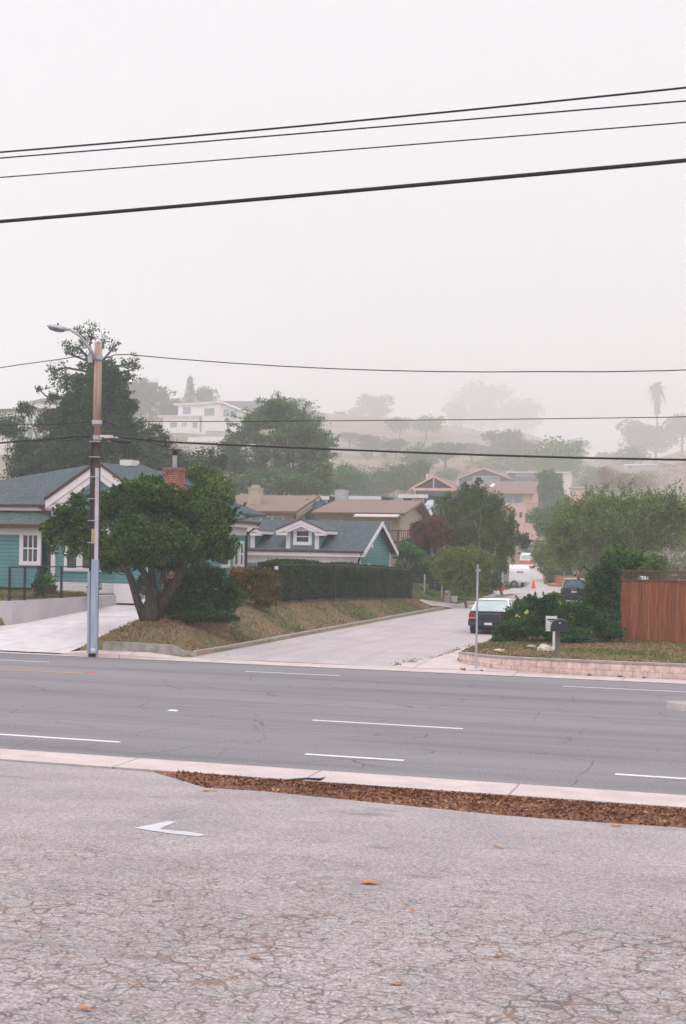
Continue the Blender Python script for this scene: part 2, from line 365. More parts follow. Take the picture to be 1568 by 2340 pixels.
MT['amber'] = M('amber lens', (.6, .2, .03), .3)
MT['carglass'] = M('blue reflection glass', (.10, .16, .22), .12, (.22, .30, .36), scale=2.5, spec=.8)  # pale blue sky reflection painted into the glass colour
MT['palegreen'] = M('pale reflection glass', (.34, .42, .43), .12, (.46, .52, .53), scale=3, spec=.8)  # base colour carries the pale reflections of the window
MT['terracotta'] = M('terracotta', (.42, .17, .10), .85, (.5, .24, .15), scale=5)
MT['sign'] = M('sign white', (.76, .72, .74), .6)
MT['ink'] = M('sign ink', (.05, .055, .065), .7)
MT['inkgrey'] = M('faded sign ink', (.42, .41, .43), .7)
MT['signgreen'] = M('back of sign', (.30, .36, .38), .55, (.38, .43, .45), scale=4, metal=.3)
MT['lampglass'] = M('lamp lens', (.13, .15, .16), .3, (.2, .21, .2), scale=8)
MT['palm'] = leaf_mat('palm fronds', [(.05, .07, .03), (.09, .12, .05), (.16, .16, .08)], .15)
MT['oak'] = leaf_mat('oak leaves', [(0.013, 0.033, 0.009), (0.034, 0.080, 0.016), (0.077, 0.144, 0.026), (0.165, 0.227, 0.053)])
MT['bush'] = leaf_mat('dark bush leaves', [(0.008, 0.029, 0.013), (0.022, 0.072, 0.023), (0.050, 0.127, 0.036), (0.100, 0.182, 0.048)])
MT['greenbush'] = leaf_mat('green bush leaves', [(0.016, 0.058, 0.016), (0.035, 0.130, 0.032), (0.070, 0.208, 0.045), (0.150, 0.312, 0.072)])
MT['brownbush'] = leaf_mat('brown tipped leaves', [(0.035, 0.041, 0.015), (0.084, 0.081, 0.020), (0.182, 0.121, 0.025), (0.280, 0.162, 0.030)])
MT['hedge'] = leaf_mat('hedge leaves', [(0.010, 0.023, 0.014), (0.022, 0.052, 0.020), (0.044, 0.086, 0.026), (0.083, 0.104, 0.035)])
MT['bright'] = leaf_mat('bright leaves', [(.03, .06, .014), (.07, .13, .022), (.13, .20, .035), (.21, .27, .06)])
MT['olive'] = leaf_mat('olive leaves', [(0.043, 0.071, 0.020), (0.101, 0.151, 0.037), (0.186, 0.252, 0.071), (0.316, 0.403, 0.141)])
MT['conifer'] = leaf_mat('conifer needles', [(0.012, 0.031, 0.020), (0.026, 0.066, 0.033), (0.051, 0.110, 0.045), (0.091, 0.157, 0.063)], .1)
MT['pine'] = leaf_mat('pine needles', [(0.022, 0.066, 0.026), (0.055, 0.131, 0.042), (0.107, 0.201, 0.066), (0.186, 0.280, 0.102)], .1)
MT['birchleaf'] = leaf_mat('birch leaves', [(0.022, 0.056, 0.015), (0.053, 0.109, 0.024), (0.113, 0.177, 0.040), (0.210, 0.241, 0.061)])
MT['redleaf'] = leaf_mat('red leaves', [(.030, .040, .018), (.085, .050, .024), (.19, .062, .036), (.27, .10, .055)])
MT['yellowbush'] = leaf_mat('yellow green leaves', [(0.033, 0.062, 0.013), (0.088, 0.150, 0.024), (0.165, 0.225, 0.040), (0.264, 0.275, 0.056)])
MT['hilltree'] = leaf_mat('hill tree leaves', [(0.016, 0.033, 0.016), (0.032, 0.061, 0.027), (0.054, 0.094, 0.041), (0.090, 0.132, 0.063)], .1)
MT['scrub'] = leaf_mat('scrub leaves', [(0.021, 0.041, 0.012), (0.048, 0.072, 0.024), (0.096, 0.105, 0.042), (0.144, 0.145, 0.066)], .1)
MT['grass'] = leaf_mat('grass blades', [(.065, .10, .02), (.14, .15, .04), (.26, .19, .095), (.36, .27, .16)], .2, .5)
MT['drygrass'] = leaf_mat('dry grass blades', [(.10, .085, .03), (.20, .13, .06), (.30, .19, .11), (.42, .29, .19)], .2, .6)
MT['greengrass'] = leaf_mat('green grass blades', [(.035, .10, .022), (.07, .17, .035), (.12, .22, .05), (.22, .25, .09)], .2, .6)
MT['yellowflower'] = M('yellow petals', (.50, .42, .08), .6)
MT['leaf1'] = M('dry leaf', (.42, .17, .07), .8, (.55, .28, .13), scale=20)
MT['chips'] = leaf_mat('wood chips', [(.035, .018, .014), (.11, .042, .028), (.24, .10, .05), (.48, .28, .15)], .0, 2)

# ------------------------------------------------------------------ mesh helpers
col = sc.collection
class MB:
    def __init__(self): self.v = []; self.f = []
    def add(self, vs, fs):
        k = len(self.v); self.v += [tuple(map(float, p)) for p in vs]; self.f += [tuple(i + k for i in f) for f in fs]; return self
    def box(self, x0, x1, y0, y1, z0, z1):
        return self.add([(x0, y0, z0), (x1, y0, z0), (x1, y1, z0), (x0, y1, z0), (x0, y0, z1), (x1, y0, z1), (x1, y1, z1), (x0, y1, z1)],
                        [(0, 3, 2, 1), (4, 5, 6, 7), (0, 1, 5, 4), (1, 2, 6, 5), (2, 3, 7, 6), (3, 0, 4, 7)])
    def prism(self, pts, d):
        n = len(pts); q = [(p[0] + d[0], p[1] + d[1], p[2] + d[2]) for p in pts]
        return self.add(list(pts) + q, [tuple(range(n))[::-1], tuple(range(n, 2 * n))] + [(i, (i + 1) % n, n + (i + 1) % n, n + i) for i in range(n)])
    def tube(self, pts, rad, n=8):
        pts = [Vector(p) for p in pts]; m = len(pts)
        if not hasattr(rad, '__len__'): rad = [rad] * m
        vs = []; up = Vector((0, 0, 1))
        for i, p in enumerate(pts):
            d = (pts[min(i + 1, m - 1)] - pts[max(i - 1, 0)]).normalized()
            a = d.cross(up) if abs(d.z) < .95 else d.cross(Vector((0, 1, 0))); a.normalize(); b = d.cross(a)
            for k in range(n):
                th = 2 * math.pi * k / n; vs.append(p + (a * math.cos(th) + b * math.sin(th)) * rad[i])
        fs = [(i * n + k, i * n + (k + 1) % n, (i + 1) * n + (k + 1) % n, (i + 1) * n + k) for i in range(m - 1) for k in range(n)]
        fs += [tuple(range(n))[::-1], tuple(range((m - 1) * n, m * n))]
        return self.add(vs, fs)
    def cyl(self, c, r, h, n=16, r2=None):
        return self.tube([c, (c[0], c[1], c[2] + h)], [r, r if r2 is None else r2], n)
    def quad(self, a, b, c, d): return self.add([a, b, c, d], [(0, 1, 2, 3)])
    def slab(self, pts, th):
        return self.prism([(p[0], p[1], p[2] - th) for p in pts], (0, 0, th))
def mesh_obj(name, V, Fc, mat, parent=None, origin=(0, 0, 0), smooth=False):
    me = bpy.data.meshes.new(name)
    V = np.asarray(V, dtype=np.float64) - np.asarray(origin)
    me.from_pydata(V.tolist(), [], Fc); me.update()
    if smooth: me.polygons.foreach_set('use_smooth', [True] * len(me.polygons))
    o = bpy.data.objects.new(name, me); col.objects.link(o)
    me.materials.append(MT[mat] if isinstance(mat, str) else mat)
    if parent is not None: o.parent = parent
    return o
def tag(o, label=None, cat=None, group=None, kind=None):
    if label: o['label'] = label
    if cat: o['category'] = cat
    if group: o['group'] = group
    if kind: o['kind'] = kind
    return o
class T:
    """a thing: an empty at its base; st=True: children are given in (s, t, z)"""
    def __init__(self, name, label, cat, o, st=True, group=None, kind=None):
        self.e = bpy.data.objects.new(name, None); col.objects.link(self.e); self.o = o
        if st:
            X, Y = ST(o[0], o[1]); self.e.location = (X, Y, o[2]); self.e.rotation_euler = (0, 0, -AL)
        else: self.e.location = o
        self.e.empty_display_size = .3
        tag(self.e, label, cat, group, kind)
    def part(self, name, mb, mat, parent=None, smooth=False, label=None):
        o = mesh_obj(name, mb.v, mb.f, mat, parent or self.e, self.o, smooth)
        if label: o['label'] = label
        return o
def single(name, mb, mat, o, label=None, cat=None, st=True, group=None, kind=None, smooth=False):
    ob = mesh_obj(name, mb.v, mb.f, mat, None, o, smooth)
    if st:
        X, Y = ST(o[0], o[1]); ob.location = (X, Y, o[2]); ob.rotation_euler = (0, 0, -AL)
    else: ob.location = o
    return tag(ob, label, cat, group, kind)
def structure(name, mb, mat, o=(0, 0, 0), st=True, label=None): return single(name, mb, mat, o, label, None, st, None, 'structure')

# ------------------------------------------------------------------ foliage
def leaf_quads(C, size, rng, flat=0.0, aspect=.6):
    n = len(C)
    a = rng.normal(size=(n, 3)); a[:, 2] *= (1 - flat); a /= np.linalg.norm(a, axis=1)[:, None] + 1e-9
    b = rng.normal(size=(n, 3)); b -= (b * a).sum(1)[:, None] * a; b /= np.linalg.norm(b, axis=1)[:, None] + 1e-9
    s = size * rng.uniform(.6, 1.4, size=(n, 1))
    a = a * s * .5; b = b * s * .5 * aspect
    V = np.empty((n, 4, 3)); V[:, 0] = C - a; V[:, 1] = C - b; V[:, 2] = C + a; V[:, 3] = C + b
    return V.reshape(-1, 3)
def quads_obj(name, V, mat, parent=None, origin=(0, 0, 0)):
    me = bpy.data.meshes.new(name); n = len(V) // 4
    me.vertices.add(n * 4); me.vertices.foreach_set('co', (V - np.asarray(origin)).astype(np.float32).ravel())
    me.loops.add(n * 4); me.loops.foreach_set('vertex_index', np.arange(n * 4, dtype=np.int32))
    me.polygons.add(n); me.polygons.foreach_set('loop_start', np.arange(0, n * 4, 4, dtype=np.int32))
    me.update(calc_edges=True)
    me.materials.append(MT[mat] if isinstance(mat, str) else mat)
    o = bpy.data.objects.new(name, me); col.objects.link(o)
    if parent is not None: o.parent = parent
    return o
def crown(blobs, n, rng, sub=.30, shell=.55, fill=.5):
    """blobs: (cx,cy,cz,rx,ry,rz); leaves in sub-clumps spread through each blob"""
    W = np.array([b[3] * b[5] + .3 * b[3] * b[4] for b in blobs]); W /= W.sum(); out = []
    for b, wgt in zip(blobs, W):
        k = max(60, int(n * wgt)); rm = (b[3] * b[4] * b[5]) ** (1 / 3)
        m = max(14, int(40 * (wgt * len(blobs)) ** .3))
        d = rng.normal(size=(m, 3)); d /= np.linalg.norm(d, axis=1)[:, None]
        rr = shell + (1 - shell) * rng.random((m, 1)) ** .6; rr[: int(m * .2)] *= .45
        cc = d * rr; sr_ = sub * rng.uniform(.6, 1.25, size=m)
        idx = rng.integers(0, m, k)
        off = rng.normal(size=(k, 3)); off /= np.linalg.norm(off, axis=1)[:, None]; off *= (rng.random((k, 1)) ** fill) * sr_[idx][:, None]
        p = cc[idx] + off
        p = p * np.array([b[3], b[4], b[5]]) + np.array(b[:3]); out.append(p)
    return np.vstack(out)
def limb_pts(a, b, rng, n=4, wob=.12, sag=.0):
    a = np.array(a); b = np.array(b); L_ = np.linalg.norm(b - a); pts = []
    for i in range(n + 1):
        k = i / n; p = a + (b - a) * k; p = p + rng.normal(size=3) * wob * L_ * .25 * math.sin(math.pi * k)
        p[2] += sag * L_ * math.sin(math.pi * k); pts.append(tuple(p))
    return pts
def tree(name, label, base, Z, blobs, mat, n, lsize, trunk_r, seed, group=None, bark='bark', depth=.8, limbs=6, trunk_to=None, cat='tree', base_z=None, sub=.42, fork=None, lean=0, flat=0, trunk=True, shell=.55, aspect=.6, strand=None):
    """blobs in photo pixels (x, y, rx, ry[, dZ]) at distance Z from the camera"""
    rng = np.random.default_rng(seed)
    u, v = ray(base, 1247); X = u * Z; bz = gw(X, Z) if base_z is None else base_z
    o = (X, Z, bz)
    t = T(name, label, cat, o, st=False, group=group)
    B = []
    for b in blobs:
        dz = b[4] if len(b) > 4 else 0
        p = P(b[0], b[1], Z + dz); k = (Z + dz) / F
        B.append((p[0], p[1], p[2], b[2] * k, b[2] * k * depth, b[3] * k))
    C = crown(B, n, rng, sub, shell)
    if strand:
        ns_, ln_, per, up = strand
        A = C[rng.integers(0, len(C), ns_)]; L2 = ln_ * rng.uniform(.5, 1.3, (ns_, 1, 1)); q = rng.random((ns_, per, 1))
        dr = rng.normal(size=(ns_, 1, 3)) * (.15 if up < 0 else .5); dr[:, :, 2] = up
        S = (A[:, None, :] + dr * q * L2 + rng.normal(size=(ns_, per, 3)) * .05 * ln_).reshape(-1, 3); C = np.vstack([C, S])
    C = C[C[:, 2] > bz + .02]
    cname = 'foliage' if cat in ('bush', 'plant', 'hedge') else 'crown'
    quads_obj(cname, leaf_quads(C, lsize, rng, flat, aspect), mat, t.e, o)
    if trunk:
        mb = MB()
        top = max(B, key=lambda b: b[2]); mid = np.mean([b[:3] for b in B], axis=0)
        end = np.array([mid[0], mid[1], bz + (top[2] - bz) * .8]) if trunk_to is None else np.array(trunk_to)
        st_ = np.array([X, Z, bz - .15])
        pts = limb_pts(st_, end, rng, 6, .10); rads = [trunk_r * (1.25 if i == 0 else 1 - i * .14) for i in range(7)]
        mb.tube(pts, rads, 9)
        order = sorted(B, key=lambda b: -b[3] * b[5])[:limbs]
        for i, b in enumerate(order):
            k = 1 + i % 4; s0 = pts[k]
            q = limb_pts(s0, (b[0], b[1], b[2]), rng, 4, .2)
            mb.tube(q, [rads[k] * .6 * (1 - j * .19) + .008 for j in range(5)], 6)
        t.part('trunk' if cat == 'tree' else 'stem', mb, bark, smooth=True)
    return t
# ------------------------------------------------------------------ ground sheet
def axis(segs):
    o = []
    for a, b, st in segs:
        n = max(1, int(round((b - a) / st))); o += [a + (b - a) * i / n for i in range(n)]
    o.append(segs[-1][1]); return o
S_ = axis([(-650, -300, 50), (-300, -60, 8), (-60, -28, 1.6), (-28, -15, .22), (-15, -9, .5), (-9, -4.4, .12), (-4.4, 20, 1.0), (20, 120, 5), (120, 680, 20)])
T_ = axis([(-40, 0, 8), (0, 37.6, 2.5), (37.6, 40, .15), (40, 80, .5), (80, 130, 1.5), (130, 400, 5), (400, 1450, 12), (1450, 2400, 50)])
mb = MB(); rows = []
for t in T_:
    for s in S_:
        jit = 0.02 * math.sin(s * 7.1) * math.sin(t * 5.3) if t > 40 else 0
        mb.v.append((s, t, gz(s, t) + jit))
ns = len(S_)
for j in range(len(T_) - 1):
    for i in range(ns - 1):
        mb.f.append((j * ns + i, j * ns + i + 1, (j + 1) * ns + i + 1, (j + 1) * ns + i))
g_ = structure('ground', mb, 'ground')
g_.data.polygons.foreach_set('use_smooth', [True] * len(g_.data.polygons))

# ------------------------------------------------------------------ roads, pavements
def strip(ss, t0, t1, zf, ny=1):
    m = MB(); 
    for s in ss:
        for j in range(ny + 1):
            t = t0 + (t1 - t0) * j / ny; m.v.append((s, t, zf(s, t)))
    for i in range(len(ss) - 1):
        for j in range(ny):
            a = i * (ny + 1) + j; m.f.append((a, a + ny + 1, a + ny + 2, a + 1))
    return m
lin = lambda a, b, n: [a + (b - a) * i / n for i in range(n + 1)]
structure('main_road', strip(lin(-140, 120, 60), 19.6, 37.5, lambda s, t: 0.0, 8), 'road', label='grey asphalt main road crossing the picture')
# near pavement: a solid strip with a real kerb step to the road
mb = MB(); mb.prism([(-140, 18.65, -.1), (-140, 19.6, -.1), (-140, 19.6, .13), (-140, 19.57, .15), (-140, 18.65, .15)], (260, 0, 0))
structure('pavement', mb, 'conc', label='pinkish concrete pavement on the near side of the road')
def glot(x, y):
    u, v = ray(x, y)
    # plane z = .14 + (18.5 - t)*.1 ; t = Z*(u*sn+c)
    k = u * sn_ + c_; Z = (3.6 - .14 - 1.85) / (-v - .1 * k); return toST(u * Z, Z)
# parking lot
lp = [glot(x, y) for x, y in ((350, 1764), (470, 1800), (600, 1808), (787, 1827), (1000, 1848), (1126, 1861), (1250, 1871), (1400, 1881), (1523, 1889), (1700, 1901))]
lot_edge = [(-140, 18.63), (-20, 18.63)] + [(s, min(t, 18.63)) for s, t in lp] + [(120, 14.2)]
mb = MB()
for s, t in lot_edge:
    for k in range(7):
        tt = t + (-30 - t) * k / 6; mb.v.append((s, tt, lot_z(s, tt)))
for i in range(len(lot_edge) - 1):
    for k in range(6):
        a = i * 7 + k; mb.f.append((a, a + 1, a + 8, a + 7))
structure('parking_lot', mb, 'lot', label='old cracked asphalt parking lot in the foreground')
# oil and damp stains with a place of their own on the lot
nn_ = MT['lot'].node_tree; NN = nn_.nodes; LL = nn_.links; bs_ = NN['Principled BSDF']; cur_ = bs_.inputs['Base Color'].links[0].from_socket
tcs = NN.new('ShaderNodeTexCoord'); wob_ = noise(NN, LL, tcs.outputs['Object'], 4.5, 5)
for (x, y, rs, rt, st_) in ((830, 1860, .42, .17, .45), (868, 1937, .16, .12, .4), (955, 2002, .26, .12, .35), (1120, 2040, .3, .1, .28), (330, 2190, .2, .12, .25), (640, 2230, .3, .12, .22)):
    s, t = glot(x, y); mp_ = NN.new('ShaderNodeMapping'); mp_.vector_type = 'TEXTURE'; LL.new(tcs.outputs['Object'], mp_.inputs[0])
    mp_.inputs['Location'].default_value = (s, t, lot_z(s, t)); mp_.inputs['Scale'].default_value = (rs, rt, 1)
    vl = NN.new('ShaderNodeVectorMath'); vl.operation = 'LENGTH'; LL.new(mp_.outputs[0], vl.inputs[0])
    dd = mathn(NN, LL, 'MULTIPLY_ADD', wob_, 2.2, mathn(NN, LL, 'SUBTRACT', vl.outputs['Value'], 1.1))
    cur_ = mixn(NN, LL, cur_, (.10, .098, .11), mathn(NN, LL, 'MULTIPLY', ramp(NN, LL, dd, .45, 1.1, (1, 1, 1), (0, 0, 0)), st_))
LL.new(cur_, bs_.inputs['Base Color'])
# mulch bed between lot and pavement
rng = np.random.default_rng(5); random.seed(5)
mb = MB(); ee = [(s, t) for s, t in lot_edge if s >= lp[0][0] - .01 and s < 60]
ss = lin(lp[0][0], 14, 90); es = [p[0] for p in lot_edge]; et = [p[1] for p in lot_edge]
nb = 8
for s in ss:
    t0 = interp(s, es, et); w_ = 18.64 - t0
    for j in range(nb + 1):
        k = j / nb; t = t0 + w_ * k
        mb.v.append((s, t, lot_z(s, t) - .008 + .05 * min(1, w_ / .8) * math.sin(math.pi * min(1, max(0, k))) + random.uniform(-.006, .012) * (0 < j < nb)))
for i in range(len(ss) - 1):
    for j in range(nb):
        a = i * (nb + 1) + j; mb.f.append((a, a + nb + 1, a + nb + 2, a + 1))
structure('mulch_bed', mb, 'mulch', label='strip of brown bark mulch between lot and pavement')
n = 24000
sx_ = rng.uniform(lp[0][0] + .5, 13, n); kk = rng.beta(1.1, 1.1, n)
t0a = np.interp(sx_, es, et); ta = t0a - .02 + (18.67 - t0a) * kk; wv = np.clip((18.64 - t0a) / .8, 0, 1)
dens = rng.random(n) < np.clip((sx_ - lp[0][0]) / 3.0, .12, 1)
za = .14 + (18.5 - ta) * .1 + .055 * wv * np.sin(np.pi * kk) + rng.uniform(-.005, .015, n)
C = np.stack([sx_, ta, za], 1)[dens]
V = leaf_quads(C, .058, rng, .55, .38)
o = quads_obj('bark_chips', V, 'chips'); o.rotation_euler = (0, 0, -AL); tag(o, 'reddish brown bark chips covering the bed beside the lot', 'mulch', None, 'stuff')

# far gutter and pavement, side street
structure('gutter', strip(lin(-140, 120, 60), 37.5, 38.55, lambda s, t: .012 + (t - 37.5) * .01), 'kerb' if 0 else 'conc', label='pale concrete gutter along the far side of the road')
# side street asphalt
rowsS = [(38.55, -17.4, -8.6), (39.4, -16.9, -9.0), (42, -16.55, -9.25), (60, -16.5, -9.2), (80, -16.2, -9.2), (88, -16.3, -8.9), (95, -17.5, -8.2), (104, -20, -7.0), (114, -19.0, -6.0), (126, -16.5, -6.0)]
mb = MB()
for t, a, b in rowsS:
    for k in range(7):
        s = a + (b - a) * k / 6; mb.v.append((s, t, (.006 + .03 * math.sin(math.pi * k / 6)) if t < 95 else max(.006, gz(s, t) + .05)))
for i in range(len(rowsS) - 1):
    for k in range(6):
        a = i * 7 + k; mb.f.append((a, a + 1, a + 8, a + 7))
structure('side_street', mb, 'street', label='pale asphalt side street running uphill between the houses')
# driveway of the teal house
rowsD = [(37.9, -31.5, -20.2), (38.7, -31.2, -20.5), (40.6, -30, -20.7), (42.4, -27, -20.85), (43.5, -25.5, -20.9), (46.5, -24.9, -21.5), (50.3, -24.0, -20.9), (52, -21.0, -19.8), (58, -20.9, -19.6), (69.5, -26, -19.9)]
mb = MB()
for t, a, b in rowsD:
    for k in range(5):
        mb.v.append((a + (b - a) * k / 4, t, drive_z(t) + .02))
for i in range(len(rowsD) - 1):
    for k in range(4):
        a = i * 5 + k; mb.f.append((a, a + 1, a + 6, a + 5))
structure('driveway', mb, 'drive', label='pale concrete driveway sloping up to the teal house')
# pavement either side on the far side
mb = MB(); mb.prism([(-20.4, 37.55, -.05), (-20.9, 37.62, .12), (-20.9, 38.72, .13), (-20.4, 38.72, -.05)][::1], (0, 0, 0.0)) if 0 else None
mb = MB()
sA = G(120, 1490, .1)[0]; sB = G(415, 1500, .02)[0]
pts = [(sA, 38.0, .03), (sA + 1.0, 37.62, .12), (sB - 1.2, 37.62, .12), (sB, 38.1, .03), (sB + .1, 38.72, .03), (sB - 1.0, 38.74, .13), (sA + 1.0, 38.74, .13), (sA, 38.72, .05)]
mb.prism([(p[0], p[1], -.05) for p in pts], (0, 0, 0)) if 0 else None
nP = len(pts)
mb.add([(p[0], p[1], -.1) for p in pts] + pts, [tuple(range(nP, 2 * nP))] + [(i, (i + 1) % nP, nP + (i + 1) % nP, nP + i) for i in range(nP)])
structure('far_pavement', mb, 'conc', label='short concrete pavement around the foot of the utility pole')

def ribbon(path, th, mbx=None):
    """upright wall along a path of (s,t,zbottom,ztop), th thick to its far side"""
    m = mbx or MB(); n = len(path); L_ = []; 
    for i, p in enumerate(path):
        a = path[max(0, i - 1)]; b = path[min(n - 1, i + 1)]; d = Vector((b[0] - a[0], b[1] - a[1])); d.normalize()
        nx, ny = -d.y * th, d.x * th
        L_ += [(p[0], p[1], p[2]), (p[0], p[1], p[3]), (p[0] + nx, p[1] + ny, p[3]), (p[0] + nx, p[1] + ny, p[2])]
    fs = []
    for i in range(n - 1):
        a = i * 4; b = a + 4
        fs += [(a, b, b + 1, a + 1), (a + 1, b + 1, b + 2, a + 2), (a + 2, b + 2, b + 3, a + 3)]
    fs += [(0, 1, 2, 3), (n * 4 - 1, n * 4 - 2, n * 4 - 3, n * 4 - 4)]
    return m.add(L_, fs)
# front kerb wall below the oak
s0 = G(228, 1487, .12)[0]; s1 = G(385, 1496, .12)[0]
w_ = ribbon([(s0, 38.76, 0, .40), (s0 + 1.0, 38.76, 0, .41), (s1 - .1, 38.76, 0, .38), (s1 + .25, 38.86, 0, .24), (s1 + .6, 39.1, 0, .15), (-16.62, 39.7, 0, .14)], .16)
single('retaining_kerb', w_, 'kerbold', (s0, 38.76, 0), 'low weathered concrete kerb wall holding the dry mound under the oak', 'kerb wall')
mb = ribbon([(-16.62, 39.7, 0, .14)] + [(-16.5, t, 0, .14) for t in (42, 46, 50, 55, 60, 65, 70, 75)] + [(-16.3, 80, 0, .13), (-16.4, 88, 0, .13), (-17.6, 95, 0, .13)], .17)
structure('street_kerb', mb, 'kerb', label='concrete kerb on the left side of the side street')
# right corner: concrete apron, kerb and block wall
rr0 = [(38.5, -9.9, -4.6, .03), (38.65, -9.8, -6.0, .05), (38.97, -9.7, -6.85, .07), (39.47, -9.6, -7.55, .09), (40.17, -9.4, -8.05, .11), (40.9, -9.25, -8.25, .12), (41.6, -9.15, -8.15, .12), (43, -9.08, -8.3, .12), (52, -9.1, -8.3, .12), (60, -9.1, -8.5, .12)]
mb = MB()
for t, p, q, z in rr0: mb.v += [(p, t, -.08), (p, t, z), ((p + q) / 2, t, z), (q, t, z)]
for i in range(len(rr0) - 1):
    for k in range(3): x = i * 4 + k; mb.f.append((x, x + 1, x + 5, x + 4))
structure('corner_ramp', mb, 'conc', label='concrete corner ramp and kerb strip at the foot of the street sign')
bw = [(30, 38.6, -.05, .40), (14, 38.6, -.05, .40), (6, 38.6, -.05, .40), (0, 38.6, -.05, .40), (-4.5, 38.6, -.05, .40), (-6.0, 38.7, -.05, .40), (-6.9, 39.0, -.05, .39), (-7.6, 39.5, -.05, .38), (-8.1, 40.2, -.05, .36), (-8.3, 40.9, -.05, .32), (-8.15, 41.7, -.05, .26)]
mb = ribbon(bw, -.2)
t_ = T('block_wall', 'low two-course pinkish block wall edging the right-hand lawn', 'garden wall', (bw[5][0], 38.7, 0))
t_.part('wall', mb, 'block')
mb = ribbon([(p[0], p[1] - .02, p[3] + .003, p[3] + .055) for p in bw], -.24); t_.part('coping', mb, 'kerb')

# concrete path off the left of the side street
def hit(x, y, Z0=60):
    u, v = ray(x, y); Z = Z0
    while Z < 1500:
        if CAMZ + v * Z <= gw(u * Z, Z): return (u * Z, Z, gw(u * Z, Z))
        Z += .25
    return (u * Z, Z, 0)
mb = MB(); L_ = [(958, 1375), (985, 1387), (1010, 1392), (1040, 1393)]; R_ = [(962, 1372), (1000, 1377), (1040, 1382), (1082, 1386)]
for p, q in zip(L_, R_):
    for k in range(5):
        X, Y, z = hit(p[0] + (q[0] - p[0]) * k / 4, p[1] + (q[1] - p[1]) * k / 4, 55); s, t = toST(X, Y); mb.v.append((s, t, z + .06))
for i in range(3):
    for k in range(4): x = i * 5 + k; mb.f.append((x, x + 1, x + 6, x + 5))
structure('gate_path', mb, 'drivefar', label='pale concrete path from the kerb up to the black gate')
# concrete drive behind the trailer
ys = [1349, 1344, 1338, 1332, 1326, 1320, 1314, 1308, 1302, 1297]
mb = MB()
for y in ys:
    a = interp(y, [1297, 1310, 1335, 1349], [1196, 1200, 1190, 1163]); b = interp(y, [1297, 1318, 1343, 1349], [1241, 1240, 1244, 1262])
    for k in range(5):
        X, Y, z = hit(a + (b - a) * k / 4, y); s, t = toST(X, Y); mb.v.append((s, t, z + .07))
for i in range(len(ys) - 1):
    for k in range(4):
        q = i * 5 + k; mb.f.append((q, q + 1, q + 6, q + 5))
structure('far_driveway', mb, 'drivefar', label='pale concrete driveway rising behind the white trailer')
# ------------------------------------------------------------------ markings
def dash(s0, s1, t, w=.1, z=.004, mat='paint', name='lane_marking', sk=0):
    m = MB(); m.add([(s0, t - w / 2, z), (s1 - sk, t - w / 2, z), (s1, t + w / 2, z), (s0 + sk, t + w / 2, z)], [(0, 1, 2, 3)])
    return structure(name, m, mat, (s0, t, 0))
for a, b in ((-16.0, -10.6), (-7.1, -5.35), (-1.85, -.1), (3.4, 5.2)): dash(a, b, 21.9, .13)
for a, b in ((-8.35, -5.2), (-26, -23), (4, 7)): dash(a, b, 26.2, .12)
for a, b in ((-22.4, -19.5), (-13.3, -10.5), (-4.4, -1.0), (5, 8)): dash(a, b, 35.45, .09)
dash(-30, -17.0, 32.85, .14, mat='yellow')
mb = MB(); 
for (x, y, z0_, m_, lab) in ((395, 1624, 0, 'paint', 'white raised road marker in the middle of the near lanes'), (207, 1537, 0, 'redplastic', 'small reddish road marker just past the yellow line')):
    s, t = G(x, y, z0_); mb = MB()
    mb.add([(s - .11, t - .06, 0), (s + .11, t - .06, 0), (s + .11, t + .06, 0), (s - .11, t + .06, 0), (s - .07, t - .03, .02), (s + .07, t - .03, .02), (s + .07, t + .03, .02), (s - .07, t + .03, .02)],
           [(4, 5, 6, 7), (0, 1, 5, 4), (1, 2, 6, 5), (2, 3, 7, 6), (3, 0, 4, 7)])
    single('road_marker', mb, m_, (s, t, 0), lab, 'road marker')
# arrow head painted on the lot
ar = [(305, 1893), (352, 1884), (384, 1877), (404, 1879), (375, 1890), (366, 1896), (425, 1901), (472, 1908), (455, 1912), (400, 1907), (345, 1899)]
q = [glot(x, y) for x, y in ar]; mb = MB()
mb.add([(s, t, lot_z(s, t) + .005) for s, t in q], [(0, 1, 4, 5, 10), (1, 2, 3, 4), (5, 6, 9, 10), (6, 7, 8, 9)])
structure('arrow_marking', mb, 'paintold', label='faded white arrow head painted on the parking lot')
# median nose at the right edge
s, t = G(1523, 1618, 0); mb = MB(); prof = []
for k in range(13):
    a = math.pi / 2 + math.pi * k / 12; prof.append((s + .45 + .5 * math.cos(a), t + .45 * math.sin(a)))
prof += [(s + 9, t - .45), (s + 9, t + .45)]
npf = len(prof); mb.add([(a, b, -.02) for a, b in prof] + [(s + .5 + (a - s - .5) * .93, t + (b - t) * .8, .15) for a, b in prof], [tuple(range(npf, 2 * npf))] + [(i, (i + 1) % npf, npf + (i + 1) % npf, npf + i) for i in range(npf)])
structure('median_nose', mb, 'kerb', (s, t, 0), label='rounded concrete end of the median at the right edge')

